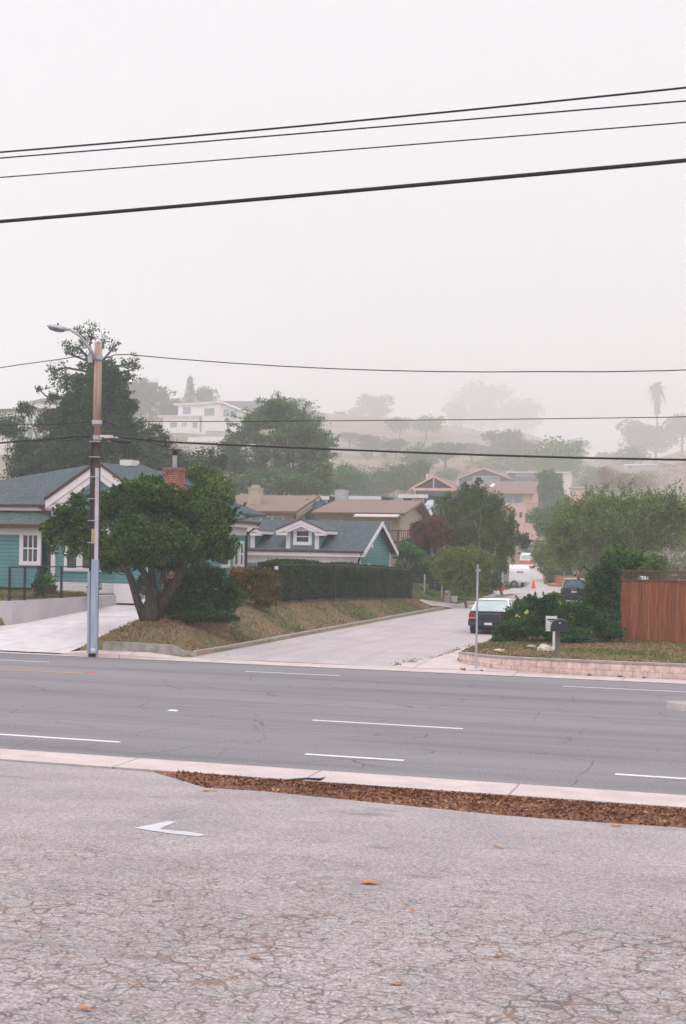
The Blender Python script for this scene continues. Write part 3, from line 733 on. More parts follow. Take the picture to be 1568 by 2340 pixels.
# ------------------------------------------------------------------ grass
def grass(name, label, region, n, mat, h, seed, test=None, wdt=.02):
    rng = np.random.default_rng(seed); s0, s1, t0, t1 = region
    s = rng.uniform(s0, s1, n); t = rng.uniform(t0, t1, n)
    keep = [i for i in range(n) if test is None or test(s[i], t[i], rng)]
    s = s[keep]; t = t[keep]; n = len(s)
    z = np.array([gz(a, b) for a, b in zip(s, t)]) - .01
    hh = h * rng.uniform(.4, 1.3, n); ang = rng.uniform(0, math.pi, n); ln = rng.normal(size=(n, 2)) * (hh * .6)[:, None]
    wx = np.cos(ang) * wdt * rng.uniform(.6, 1.5, n); wy = np.sin(ang) * wdt
    V = np.empty((n, 4, 3)); V[:, 0] = np.stack([s - wx, t - wy, z], 1); V[:, 1] = np.stack([s + wx, t + wy, z], 1)
    V[:, 2] = np.stack([s + ln[:, 0] + wx * .3, t + ln[:, 1] + wy * .3, z + hh], 1); V[:, 3] = np.stack([s + ln[:, 0] - wx * .3, t + ln[:, 1] - wy * .3, z + hh], 1)
    o = quads_obj(name, V.reshape(-1, 3), mat); o.rotation_euler = (0, 0, -AL); tag(o, label, 'grass', None, 'stuff'); return o
def patch(s, t, f=1.0): return math.sin(s * 1.3 * f + 2 * math.sin(t * .7 * f)) + math.sin(t * .9 * f + 1.7 * math.sin(s * .8 * f))
grass('dry_grass', 'dry brown grass and litter on the mound and bank by the side street', (-20.9, -16.7, 38.95, 84), 34000, 'drygrass', .075, 1, lambda s, t, r: t > 39.2 or s < -17.8)
grass('grass', 'green grass patches on the bank below the hedge', (-20.4, -16.7, 39.3, 84), 30000, 'greengrass', .08, 2, lambda s, t, r: patch(s, t, .8) + (t - 62) * .035 + (1.0 if t > 79 else 0) > .55)
grass('dry_grass', 'patchy dry lawn behind the low block wall on the right', (-8.3, 12, 38.7, 49), 36000, 'drygrass', .06, 3, lambda s, t, r: t > interp(s, TWS, TWT) + .22)
grass('grass', 'green patches in the dry lawn behind the low block wall', (-8.3, 12, 38.7, 49), 34000, 'greengrass', .055, 4, lambda s, t, r: t > interp(s, TWS, TWT) + .22 and patch(s + 3, t * 2.2, .7) > .15)
grass('grass', 'mixed lawn in front of the teal house behind its black railing', (-33, -25.3, 42, 50), 22000, 'grass', .09, 6, lambda s, t, r: s < interp(t, DE_T, DE_S) - .3)
def lawnT(s, t, r): return s < interp(t, [80, 95, 104, 114], [-16.5, -17.9, -20.4, -19.4])
grass('grass', 'green lawn in front of the white trailer', (-24, -16, 84, 119), 30000, 'greengrass', .13, 7, lawnT, .045)

# weeds in the joint between street and kerb strip, and along the block wall
rng = np.random.default_rng(31); Cs = []
for s, t, r, z in [(-9.75, 38.9, .10, .03), (-9.5, 39.6, .16, .04), (-9.35, 40.3, .10, .04), (-9.2, 41.3, .10, .05), (-9.15, 42.3, .12, .05), (-9.15, 43.5, .14, .05), (-9.15, 45, .15, .05), (-9.15, 47, .15, .05)] + [(rng.uniform(-8, 9), 38.52, rng.uniform(.02, .07), .03) for k in range(22)]:
    Cs.append(np.array([s, t, z + r * .2]) + rng.normal(size=(int(700 * r) + 20, 3)) * np.array([r * .7, r * .7, r * .3]))
o = quads_obj('weeds', leaf_quads(np.vstack(Cs), .05, rng), 'grass'); o.rotation_euler = (0, 0, -AL); tag(o, 'weeds growing in the joints of the corner kerb and block wall', 'weeds', None, 'stuff')
# ------------------------------------------------------------------ building helpers
def win(t, plane, a0, a1, z0, z1, pos, fw=.12, mat='white', glass='glass', mv=0, mh=0, name='window', out=.04, parent=None, frames=True):
    """window on a plane of constant t ('t', facing the camera) or constant s ('s'); a = the other coordinate"""
    m = MB()
    def bx(p0, p1, q0, q1, d0, d1):
        if plane == 't': m.box(p0, p1, pos - d1, pos - d0, q0, q1)
        else: m.box(pos + d0, pos + d1, p0, p1, q0, q1)
    bx(a0, a1, z1 - fw, z1, -.02, out); bx(a0, a1, z0, z0 + fw, -.02, out + .015)
    bx(a0, a0 + fw, z0 + fw, z1 - fw, -.02, out); bx(a1 - fw, a1, z0 + fw, z1 - fw, -.02, out)
    iw = a1 - a0 - 2 * fw; ih = z1 - z0 - 2 * fw
    for i in range(1, mv + 1): x = a0 + fw + iw * i / (mv + 1); bx(x - .025, x + .025, z0 + fw, z1 - fw, -.02, out * .6)
    for i in range(1, mh + 1): z = z0 + fw + ih * i / (mh + 1); bx(a0 + fw, a1 - fw, z - .03, z + .03, -.018, out * .65)
    f = t.part(name, m, mat, parent)
    g = MB()
    if plane == 't': g.box(a0 + fw, a1 - fw, pos - .012, pos + .03, z0 + fw, z1 - fw)
    else: g.box(pos - .03, pos + .012, a0 + fw, a1 - fw, z0 + fw, z1 - fw)
    t.part('pane', g, glass, f)
    return f
def gable(t, s0, s1, t0, t1, zf, ze, zr, wall, roofm, axis='s', oh=.45, rake=.35, th=.14, fascia='white', gutter='gutter', soff='soffit', ws=None):
    """gabled block; axis is the ridge direction"""
    sw = (lambda p: p) if axis == 's' else (lambda p: (p[1], p[0], p[2]))
    a0, a1, b0, b1 = (s0, s1, t0, t1) if axis == 's' else (t0, t1, s0, s1)
    bm_ = (b0 + b1) / 2; sl = (zr - ze) / ((b1 - b0) / 2)
    m = MB(); m.prism([sw((a0, b0, zf)), sw((a0, b0, ze)), sw((a0, bm_, zr)), sw((a0, b1, ze)), sw((a0, b1, zf))], tuple(np.array(sw((a1 - a0, 0, 0)))))
    w_ = t.part('wall', m, wall)
    zo = ze - sl * oh; up = th
    m = MB()
    for b, sgn in ((b0, -1), (b1, 1)):
        e = b + sgn * oh
        m.prism([sw((a0 - rake, e, zo + .01)), sw((a0 - rake, bm_, zr + .01)), sw((a0 - rake, bm_, zr + up)), sw((a0 - rake, e, zo + up))], tuple(np.array(sw((a1 - a0 + 2 * rake, 0, 0)))))
    r = t.part('roof', m, roofm)
    m = MB()
    for b, sgn in ((b0, -1), (b1, 1)):
        e = b + sgn * oh
        for x in (a0 - rake, a1 + rake):
            d = -.035 if x < a0 else .035
            m.prism([sw((x, e, zo - .16)), sw((x, bm_, zr - .16)), sw((x, bm_, zr + up - .02)), sw((x, e, zo + up - .02))], tuple(np.array(sw((d, 0, 0)))))
        m.prism([sw((a0 - rake, e, zo - .16)), sw((a0 - rake, e, zo + up - .03)), sw((a0 - rake, e + sgn * .035, zo + up - .03)), sw((a0 - rake, e + sgn * .035, zo - .16))], tuple(np.array(sw((a1 - a0 + 2 * rake, 0, 0)))))
    t.part('fascia', m, fascia, r)
    if gutter:
        m = MB(); e = b0 - oh - .04
        m.prism([sw((a0 - rake, e, zo + .03)), sw((a0 - rake, e, zo + .15)), sw((a0 - rake, e - .1, zo + .15)), sw((a0 - rake, e - .1, zo + .05))], tuple(np.array(sw((a1 - a0 + 2 * rake, 0, 0)))))
        t.part('gutter', m, gutter, r)
    return w_, r
def box_part(t, name, b, mat, parent=None): return t.part(name, MB().box(*b), mat, parent)

# ================================================================== teal house
zF = 1.62
H = T('teal_house', 'teal clapboard house with a white-trimmed front gable behind the oak and utility pole', 'house', (-28, 50, zF))
sL = -36.0; sWin0 = FT(46, 1214, 50)[0]
sG0 = FT(121, 1200, 49.4)[0]; sG1 = FT(330, 1200, 49.4)[0]; sB = FT(572, 1240, 56)[0]
zE = FT(100, 1157, 50)[1]
# lower walls
box_part(H, 'wall', (sL, sG0, 50.0, 58, zF, zE - .05), 'teal')
box_part(H, 'base_board', (sL, sG0 - .003, 49.93, 49.997, zF - .4, zF + .28), 'white')
zb0 = FT(80, 1161, 49.2)[1]; zb1 = FT(80, 1199, 48.8)[1]
sk = MB(); sk.prism([(sL, 49.98, zb1 + .12), (sL, 49.98, zb0 + .15), (sL, 49.9, zb0 + .15), (sL, 48.95, zb1), (sL, 48.95, zb1 - .06)], (sG0 - sL - .02, 0, 0))
skp = H.part('porch_roof', sk, 'roofskirt')
H.part('gutter', MB().box(sL, sG0 - .02, 48.83, 48.948, zb1 - .13, zb1 + .02), 'gutter', skp)
box_part(H, 'bay_wall', (sL, sG0 - .6, 49.25, 49.99, zF, zb1 - .07), 'teal')
box_part(H, 'frieze', (sL, sG0 - .55, 49.2, 49.248, zb1 - .42, zb1 - .07), 'white')
zw0, zw1 = FT(70, 1292, 49.25)[1], FT(70, 1214, 49.25)[1]; a0, a1 = FT(46, 1250, 49.25)[0], FT(95, 1250, 49.25)[0]
win(H, 't', a0, a1, zw0, zw1, 49.25, .17, mv=2, mh=1, out=.06)
# front gable wing
zA = FT(222, 1063, 48.9)[1]; zGe = FT(103, 1147, 48.9)[1]
sm0, sm1 = FT(105, 1147, 48.9)[0], FT(341, 1151, 48.9)[0]; smid = (sm0 + sm1) / 2
slp = (zA - zGe) / (smid - sm0)
m = MB(); w0 = smid - (smid - sG0); w1 = 2 * smid - w0
m.prism([(w0, 49.4, zF), (w1, 49.4, zF), (w1, 49.4, zGe - .02), (w0, 49.4, zGe - .02)], (0, 7, 0)); H.part('wall', m, 'teal')
m = MB(); m.prism([(w0, 49.4, zGe), (w1, 49.4, zGe), (smid, 49.4, zGe + (smid - w0) * slp + 0.0)], (0, 7, 0)); H.part('gable_wall', m, 'tealsh')
m = MB()
for sg in (-1, 1):
    e = smid + sg * (smid - sm0)
    m.prism([(e, 48.9, zGe - .0), (smid, 48.9, zA - 0), (smid, 48.9, zA + .14), (e, 48.9, zGe + .14)], (0, 8.4, 0))
rf = H.part('roof', m, 'roof')
m = MB()
for sg in (-1, 1):
    e = smid + sg * (smid - sm0)
    m.prism([(e, 48.86, zGe - .26), (smid, 48.86, zA - .26), (smid, 48.86, zA + .06), (e, 48.86, zGe + .06)], (0, .038, 0))
    m.prism([(e, 48.9, zGe - .26), (e, 48.9, zGe - .01), (e - sg * 1.15, 48.9, zGe - .01), (e - sg * 1.15, 48.9, zGe - .26)], (0, .5, 0))
    m.prism([(e, 48.9, zGe - .02), (smid, 48.9, zA - .02), (smid, 48.9, zA - .52), (e - sg * .55, 48.9, zGe - .2)], (0, .49, 0))
H.part('barge_board', m, 'white', rf)
m = MB()
for sg in (-1, 1):
    e = smid + sg * (smid - sm0 + .05)
    m.prism([(e, 48.8, zGe + .05), (smid, 48.8, zA + .075), (smid, 48.8, zA + .19), (e, 48.8, zGe + .16)], (0, .06, 0))
H.part('gutter', m, 'gutter', rf)
for k in (w0 - .03, w1 - .16): box_part(H, 'corner_board', (k, k + .19, 49.33, 49.395, zF, zGe - .3), 'white')
box_part(H, 'base_board', (w0 + .16, w1 - .16, 49.32, 49.397, zF - .5, zF + .28), 'white')
b0, b1 = FT(148, 1270, 49.4)[0], FT(253, 1270, 49.4)[0]; zz0, zz1 = FT(200, 1306, 49.4)[1], FT(200, 1205, 49.4)[1]
for k in range(3):
    ww = (b1 - b0) / 3; win(H, 't', b0 + ww * k + .01 * k, b0 + ww * (k + 1), zz0, zz1, 49.4, .13, mh=1, out=.06)
# main hip roof
zR = FT(235, 1061, 55)[1]; r0, r1 = FT(212, 1063, 55)[0], FT(322, 1069, 55)[0]
eL, eR = -36.5, FT(400, 1110, 49.6)[0]; zh = zE
q = [(eL, 49.5, zh), (eR, 49.5, zh), (eR, 60.5, zh), (eL, 60.5, zh), (r0, 55, zR), (r1, 55, zR)]
m = MB(); m.add(q + [(a, b, c - .12) for a, b, c in q[:4]], [(0, 1, 5, 4), (1, 2, 5), (2, 3, 4, 5), (3, 0, 4), (0, 6, 7, 1), (1, 7, 8, 2), (2, 8, 9, 3), (3, 9, 6, 0), (6, 9, 8, 7)])
rf2 = H.part('roof', m, 'roof')
H.part('fascia', MB().box(eL, sm0 + .6, 49.46, 49.498, zh - .2, zh - .02), 'white', rf2)
H.part('gutter', MB().box(eL, sm0 + .5, 49.34, 49.458, zh - .06, zh + .06), 'gutter', rf2)
# skylights and vents seen as pale slivers on the roof
def on_main(s, k):   # front slope, k 0 eave..1 ridge
    return (s, 49.5 + 5.5 * k, zh + (zR - zh) * k)
sk0, sk1 = FT(285, 1070, 54.8)[0], FT(312, 1070, 54.8)[0]
H.part('skylight', MB().box(sk0, sk1, 54.3, 55.1, zR - .1, zR + .16), 'cream', rf2)
for x in (283, 352):
    s = FT(x, 1092, 53)[0]; kk_ = .62; p = on_main(s, kk_ if x == 283 else .4)
    H.part('roof_vent', MB().box(p[0] - .2, p[0] + .2, p[1] - .2, p[1] + .1, p[2] - .05, p[2] + .16), 'black', rf2)
eW = -20.8; sw0 = -21.2
tC, zB = FS(590, 1195, eW)
box_part(H, 'wall', (w1 + .003, sw0, 50.6, tC - .45, zF - .8, zB - .21), 'teal')
rz = FT(374, 1085, 53.6)[1]; r2 = FT(374, 1085, 53.6)[0]; e0 = r1 - 2.5; th0, th1 = 50.1, tC; tmid = (th0 + th1) / 2
q = [(e0, th0, zB), (eW, th0, zB), (eW, th1, zB), (e0, th1, zB), (e0, tmid, rz), (r2, tmid, rz)]
m = MB(); m.add(q + [(a, b, c - .14) for a, b, c in q[:4]], [(0, 1, 5, 4), (1, 2, 5), (2, 3, 4, 5), (3, 0, 4), (0, 6, 7, 1), (1, 7, 8, 2), (2, 8, 9, 3), (3, 9, 6, 0)])
rf3 = H.part('roof', m, 'roof')
H.part('fascia', MB().box(eW + .002, eW + .04, th0, th1, zB - .24, zB - .03), 'white', rf3)
H.part('gutter', MB().box(eW + .042, eW + .15, th0, th1 + .04, zB - .08, zB + .04), 'gutter', rf3)
box_part(H, 'soffit', (sw0, eW - .0, th0 + .02, th1 - .02, zB - .2, zB - .145), 'soffit')
box_part(H, 'frieze', (sw0 + .003, sw0 + .05, 50.6, tC - .46, zB - .58, zB - .205), 'white')
for xa, xb in ((533, 545), (546, 556)):
    a0, zz1 = FS(xa, 1236, sw0); a1, _ = FS(xb, 1236, sw0); zz0 = FS(xa, 1296, sw0)[1]
    win(H, 's', a0, a1, zz0, zz1, sw0, .13, mh=1, out=.06)
a0, a1 = FS(505, 1240, sw0)[0], FS(524, 1240, sw0)[0]; win(H, 's', a0, a1, zz0, zz1, sw0, .13, mh=1, out=.06)
m = MB(); m.tube([(eW + .1, th1 - .15, zB - .05), (eW - .05, th1 - .3, zB - .25), (sw0 + .05, tC - .48, zB - .5), (sw0 + .05, tC - .48, 1.0)], .05, 8); H.part('downspout', m, 'gutter')
# chimney
c0, c1 = FT(374, 1100, 49.3)[0], FT(407, 1100, 49.3)[0]; cz = FT(390, 1068, 49.3)[1]
m = MB().box(c0, c1, 49.3, 50.0, zF - .8, cz - .12); m.box(c0 - .04, c1 + .04, 49.26, 50.04, cz - .12, cz)
ch = H.part('chimney', m, 'brick')
m = MB(); cc = (c0 + c1) / 2; m.cyl((cc, 49.65, cz), .09, .5, 12); H.part('flue', m, 'white', ch)
m = MB(); m.cyl((cc, 49.65, cz + .5), .1, .2, 12); m.cyl((cc, 49.65, cz + .70), .24, .04, 12); H.part('flue_cap', m, 'black', ch)
m = MB(); m.tube([(sG0 - .75, 49.4, zh), (sG0 - .4, 49.35, zh - .18), (sG0 - .08, 49.32, zh - .35), (sG0 - .08, 49.32, zF)], .045, 8); H.part('downspout', m, 'gutter')
# chimney
c0, c1 = FT(374, 1100, 49.3)[0], FT(407, 1100, 49.3)[0]; cz = FT(390, 1068, 49.3)[1]
m = MB().box(c0, c1, 49.3, 50.0, zF - .6, cz - .12); m.box(c0 - .04, c1 + .04, 49.26, 50.04, cz - .12, cz)
ch = H.part('chimney', m, 'brick')
m = MB(); cc = (c0 + c1) / 2; m.cyl((cc, 49.65, cz), .09, .5, 12); H.part('flue', m, 'white', ch)
m = MB(); m.cyl((cc, 49.65, cz + .5), .1, .2, 12); m.cyl((cc, 49.65, cz + .70), .24, .04, 12); H.part('flue_cap', m, 'black', ch)

# ================================================================== teal garage
zg = 1.05
Gt = T('teal_garage', 'teal garage with a blue-grey shingle roof and small white-trimmed dormer behind the clipped hedge', 'garage', (-23, 70, zg))
sR, zEv = FT(832, 1267, 69.55); sWl = FT(821, 1280, 70)[0]
tm = 73.3; sAp, zAp = FT(873, 1191, tm)
D_ = 2 * (tm - 70); sLw = FT(500, 1280, 70)[0]
slg = (zAp - zEv) / (tm - 69.55); ze_w = zEv + slg * .45
rk = sR - sWl
gable(Gt, sLw, sWl, 70, 70 + D_, zg, ze_w, zAp - .12, 'teal', 'roof', 's', .45, max(.25, rk), .13)
# frieze, doors
zfr = FT(700, 1272, 70)[1]
m = MB().box(sLw, sWl - .02, 69.93, 69.997, zfr - .40, zfr + .06); m.box(sLw, sWl - .02, 69.9, 69.929, zfr - .05, zfr + .1); Gt.part('frieze', m, 'white')
def fx(x): return FT(x, 1285, 70)[0]
for a, b in ((594, 603), (813, 821), (773, 781)):
    box_part(Gt, 'post', (fx(a), fx(b), 69.9, 69.995, zg, zfr - .41), 'white')
dr = box_part(Gt, 'door', (fx(605), fx(772), 69.94, 69.996, zg, zfr - .42), 'cream')
win(Gt, 't', fx(739), fx(771), zfr - .95, zfr - .46, 69.94, .07, mv=3, out=.03, parent=dr)
win(Gt, 't', fx(612), fx(650), zfr - .95, zfr - .46, 69.94, .07, mv=3, out=.03, parent=dr)
m = MB(); m.tube([(sWl + .25, 69.5, zEv + .0), (sWl + .1, 69.7, zEv - .25), (sWl - .04, 69.92, zEv - .5), (sWl - .04, 69.92, zg)], .05, 8); Gt.part('downspout', m, 'gutter')
# gable end details
ts0, _ = FS(846, 1290, sWl); ta, zq = FS(847, 1290, sWl); tb, _ = FS(871, 1290, sWl); zq1 = FS(858, 1289, sWl)[1]
win(Gt, 's', 71.6, 72.7, zq1 - .9, zq1 + .02, sWl, .12, mv=2, out=.04)
for k in (70, 70 + D_ - .14): box_part(Gt, 'corner_board', (sWl + .001, sWl + .05, k, k + .14, zg, ze_w - .1), 'white')
m = MB(); m.box(sWl, sWl + .22, 71.75, 71.9, zAp - 1.35, zAp - 1.2); m.box(sWl + .1, sWl + .25, 71.7, 71.95, zAp - 1.55, zAp - 1.35); Gt.part('lamp', m, 'white')
def dormer(x0, x1, xa, ya, tf, ymid=None):
    """wall from px x0..x1, apex px (xa,ya), front plane t = tf"""
    a0, a1 = FT(x0, 1230, tf)[0], FT(x1, 1230, tf)[0]; mid = (a0 + a1) / 2
    z_ap = FT(xa, ya, tf - .35)[1]; z_ev = FT(xa, ya + 24, tf - .35)[1]
    zroof = lambda t: zEv + slg * (t - 69.55) + .13
    zb_ = zroof(tf)
    oh = .48; sl = (z_ap - z_ev) / (mid - a0 + oh)
    ze = z_ev + sl * oh
    tback = lambda z: 69.55 + (z - .13 - zEv) / slg
    m = MB(); pts = [(a0, tf, zb_ - .1), (a1, tf, zb_ - .1), (a1, tf, ze), (mid, tf, ze + sl * (mid - a0)), (a0, tf, ze)]
    m.prism(pts, (0, 1.9, 0)); d = Gt.part('dormer', m, 'teal')
    m = MB()
    for sg in (-1, 1):
        e = mid + sg * (mid - a0 + oh); L_ = tback(z_ev) - tf + .5; L2 = tback(z_ap) - tf + .6
        v = [(e, tf - .35, z_ev), (mid, tf - .35, z_ap), (mid, tf - .35 + L2, z_ap), (e, tf - .35 + L_, z_ev)]
        m.slab([(p[0], p[1], p[2] + .1) for p in v], .1)
    Gt.part('dormer_roof', m, 'roof', d)
    m = MB()
    for sg in (-1, 1):
        e = mid + sg * (mid - a0 + oh); L_ = tback(z_ev) - tf + .4
        m.prism([(e, tf - .385, z_ev - .14), (mid, tf - .385, z_ap - .14), (mid, tf - .385, z_ap + .07), (e, tf - .385, z_ev + .07)], (0, .035, 0))
        m.box(min(e, e + sg * .03), max(e, e + sg * .03), tf - .35, tf - .35 + L_, z_ev - .12, z_ev + .04)
        m.prism([(e, tf - .35, z_ev - .2), (e, tf - .35, z_ev), (e - sg * .62, tf - .35, z_ev + .0), (e - sg * .62, tf - .35, z_ev - .2)], (0, .345, 0))
        m.prism([(e - sg * .1, tf - .35, z_ev - .02), (mid, tf - .35, z_ap - .06), (mid, tf - .35, z_ap - .3), (e - sg * .5, tf - .35, z_ev - .1)], (0, .34, 0))
    m.box(a0 - .02, a0 + .22, tf - .04, tf - .002, zb_ - .08, z_ev - .1); m.box(a1 - .22, a1 + .02, tf - .04, tf - .002, zb_ - .08, z_ev - .1)
    Gt.part('dormer_trim', m, 'white', d)
    m = MB()
    for sg in (-1, 1):
        e = mid + sg * (mid - a0 + oh + .04)
        m.prism([(e, tf - .44, z_ev + .06), (mid, tf - .44, z_ap + .08), (mid, tf - .44, z_ap + .14), (e, tf - .44, z_ev + .12)], (0, .06, 0))
    Gt.part('dormer_gutter', m, 'gutter', d)
    return d, a0, a1, zb_, z_ev
# solve the dormer's front plane: bottom at y=1254
tf = 69.62
for k in range(60):
    if FT(691, 1254, tf)[1] <= zEv + slg * (tf - 69.55) + .13: break
    tf += .03
d, a0, a1, zb_, zev = dormer(655, 729, 691, 1191, tf)
w0_, w1_ = FT(671, 1230, tf)[0], FT(713, 1230, tf)[0]; z0_, z1_ = FT(691, 1246, tf)[1], FT(691, 1206, tf)[1]
f_ = win(Gt, 't', w0_, w1_, z0_, z1_, tf, .19, mh=1, out=.05, parent=d, name='dormer_window')
dormer(518, 582, 552, 1191, tf)

# ================================================================== houses behind
def simple_roof(t, corners, th, mat, gut=None):
    m = MB().slab(corners, th); return t.part('roof', m, mat)
# tan house (left brown roof)
o = ST; Zc = ZW(108)
A = PST(521, 1136, Zc + 6); Bq = PST(703, 1131, Zc + 4); Cq = PST(676, 1168, Zc); Dq = PST(545, 1168, Zc + 2)
cs, ct, cz_ = Cq
C1 = T('tan_house', 'tan house with a brown shingle roof and square tan chimney behind the teal garage', 'house', (cs - 4, ct + .5, 2.2))
zl, zh_ = Cq[2], Bq[2]
m = MB().slab([(cs - 12, ct, zl), (cs, ct, zl), (cs + .35, ct + 5.2, zh_), (cs - 12, ct + 5.2, zh_)], .2); rr = C1.part('roof', m, 'tanroof')
m = MB().slab([(cs - 12, ct + 10.4, zl), (cs - 12, ct + 5.2, zh_ - .01), (cs + .35, ct + 5.2, zh_ - .01), (cs, ct + 10.4, zl)], .2); C1.part('roof', m, 'tanroof')
C1.part('gutter', MB().box(cs - 12, cs, ct - .12, ct - .002, zl - .22, zl - .05), 'darkwood', rr)
m = MB().prism([(cs - 11.6, ct + .7, 1.0), (cs - 11.6, ct + .7, zl - .05), (cs - 11.6, ct + 5.2, zh_ - .25), (cs - 11.6, ct + 9.7, zl - .05), (cs - 11.6, ct + 9.7, 1.0)], (11.2, 0, 0)); C1.part('wall', m, 'tan')
C1.part('barge_board', MB().prism([(cs - .05, ct + .3, zl - .6), (cs, ct, zl - .25), (cs + .34, ct + 5.2, zh_ - .2), (cs + .2, ct + 5.2, zh_ - .8)], (.06, 0, 0)), 'tan', rr)
wa, wb = FT(571, 1185, ct + .68)[0], FT(649, 1185, ct + .68)[0]; z1_ = FT(610, 1179, ct + .68)[1]
ww = (wb - wa) / 3
for k in range(3): win(C1, 't', wa + ww * k, wa + ww * (k + 1) - .02, z1_ - 1.0, z1_, ct + .7, .09, glass='glassb', out=.04)
ca, cb = FT(567, 1150, ct + 2)[0], FT(593, 1150, ct + 2)[0]; zc1 = FT(580, 1114, ct + 2)[1]
m = MB().box(ca, cb, ct + 2, ct + 2.9, zl, zc1 - .12); m.box(ca - .05, cb + .05, ct + 1.95, ct + 2.95, zc1 - .12, zc1); m.box(ca + .2, cb - .2, ct + 2.2, ct + 2.7, zc1, zc1 + .22); C1.part('chimney', m, 'tan')

# second brown-roofed house with deck
Zc = ZW(103); Cq = PST(926, 1172, Zc); Bq = PST(937, 1143, Zc + 4); cs, ct, zl = Cq; zh_ = Bq[2]
lf = PST(724, 1170, Zc + 3)[0]
C2 = T('brown_roofed_house', 'house with wide brown shingle roof, white awning and timber deck behind the garage', 'house', (cs - 3, ct + .5, 2.0))
m = MB().slab([(lf - .2, ct, zl), (cs, ct, zl), (cs + .3, ct + 4.6, zh_), (lf + .5, ct + 4.6, zh_)], .2); rr = C2.part('roof', m, 'tanroof')
m = MB().slab([(lf + .5, ct + 4.6, zh_ - .01), (cs + .3, ct + 4.6, zh_ - .01), (cs, ct + 9.2, zl), (lf - .2, ct + 9.2, zl)], .2); C2.part('roof', m, 'tanroof')
C2.part('gutter', MB().box(lf - .2, cs, ct - .12, ct - .002, zl - .22, zl - .05), 'darkwood', rr)
m = MB().prism([(lf + .2, ct + .9, .5), (lf + .2, ct + .9, zl - .05), (lf + .2, ct + 4.6, zh_ - .25), (lf + .2, ct + 8.4, zl - .05), (lf + .2, ct + 8.4, .5)], (cs - lf - .8, 0, 0)); C2.part('wall', m, 'tan')
aw0, aw1 = FT(808, 1180, ct - .9)[0], FT(908, 1180, ct - .9)[0]; za = FT(870, 1178, ct - .9)[1]
m = MB().slab([(aw0, ct - .9, za), (aw1, ct - .9, za), (aw1, ct + .9, za + .25), (aw0, ct + .9, za + .25)], .12); C2.part('awning', m, 'white')
wa, wb = FT(876, 1200, ct + .9)[0], FT(895, 1200, ct + .9)[0]; z0_, z1_ = FT(885, 1232, ct + .9)[1], FT(885, 1190, ct + .9)[1]
win(C2, 't', wa, wb, z0_, z1_, ct + .9, .09, glass='glassb'); 
da, db = FT(870, 1215, ct - .8)[0], FT(945, 1215, ct - .8)[0]; zd = FT(900, 1236, ct - .8)[1]; zt = FT(900, 1211, ct - .8)[1]
m = MB().box(da, db, ct - .8, ct + .88, zd - .2, zd); dk = C2.part('deck', m, 'darkwood')
m = MB().box(da, db, ct - .8, ct - .72, zt - .08, zt)
k = da
while k < db - .06: m.box(k, k + .05, ct - .78, ct - .74, zd, zt - .08); k += .16
for k in (da, (da + db) / 2, db - .12): m.box(k, k + .12, ct - .8, ct - .68, .5, zt + .03)
C2.part('railing', m, 'darkwood', dk)
m = MB(); k = FT(897, 1200, ct + .88)[0]; ke = cs - .65
m.box(k, ke, ct + .8, ct + .89, zl - 3.0, zl - .3); C2.part('side_panel', m, 'tan')

# slate blue gable wall between the two brown roofs
Zc = ZW(112); a = PST(668, 1192, Zc); b = PST(740, 1188, Zc); p = PST(724, 1144, Zc)
C3 = T('slate_blue_house', 'slate blue sloping roof and wall squeezed between the two brown roofs', 'house', (a[0] + 1, a[1], 2.5))
m = MB().prism([(a[0], a[1], 1), (b[0], a[1], 1), (b[0], a[1], p[2] - .1), (p[0] - .6, a[1], p[2]), (a[0], a[1], a[2] + .2)], (0, 5, 0)); C3.part('wall', m, 'bluegrey')
m = MB().slab([(a[0] - .2, a[1] - .2, a[2] + .3), (p[0] - .6, a[1] - .2, p[2] + .12), (p[0] - .6, a[1] + 5, p[2] + .12), (a[0] - .2, a[1] + 5, a[2] + .3)], .1); C3.part('roof', m, 'roof')

# flat roofed modern house, three clerestories
Zc = ZW(128)
C4 = T('flat_roofed_house', 'flat-roofed grey house with white fascias and clerestory windows rising behind the brown roofs', 'house', PST(840, 1200, Zc))
def clere(x0, x1, y0, y1, wx0, wx1, Z):
    t_ = PST((x0 + x1) / 2, y0, Z)[1]
    a, b = FT(x0, y0, t_)[0], FT(x1, y0, t_)[0]; zt = FT((x0 + x1) / 2, y0, t_)[1]; zb = FT((x0 + x1) / 2, y1, t_)[1]
    r = C4.part('roof', MB().box(a, b, t_, t_ + 5, zt - .12, zt), 'roof')
    C4.part('fascia', MB().box(a - .03, b + .03, t_ - .05, t_ - .002, zt - .38, zt - .02), 'white', r)
    C4.part('wall', MB().box(a + .4, b - .2, t_ + .3, t_ + 4.8, 1.0, zt - .13), 'bluegrey')
    if wx0: win(C4, 't', FT(wx0, y1, t_)[0], FT(wx1, y1, t_)[0], zb, zt - .42, t_ + .3, .12, glass='glassb')
clere(704, 752, 1133, 1150, 711, 747, Zc); clere(788, 871, 1133, 1150, None, None, Zc + 2); clere(911, 978, 1129, 1150, 940, 968, Zc - 2)
a = PST(766, 1119, Zc); b = PST(792, 1145, Zc); m = MB().box(a[0], b[0], a[1], a[1] + 1.0, b[2] - 2, a[2]); C4.part('vent_box', m, 'greymetal')
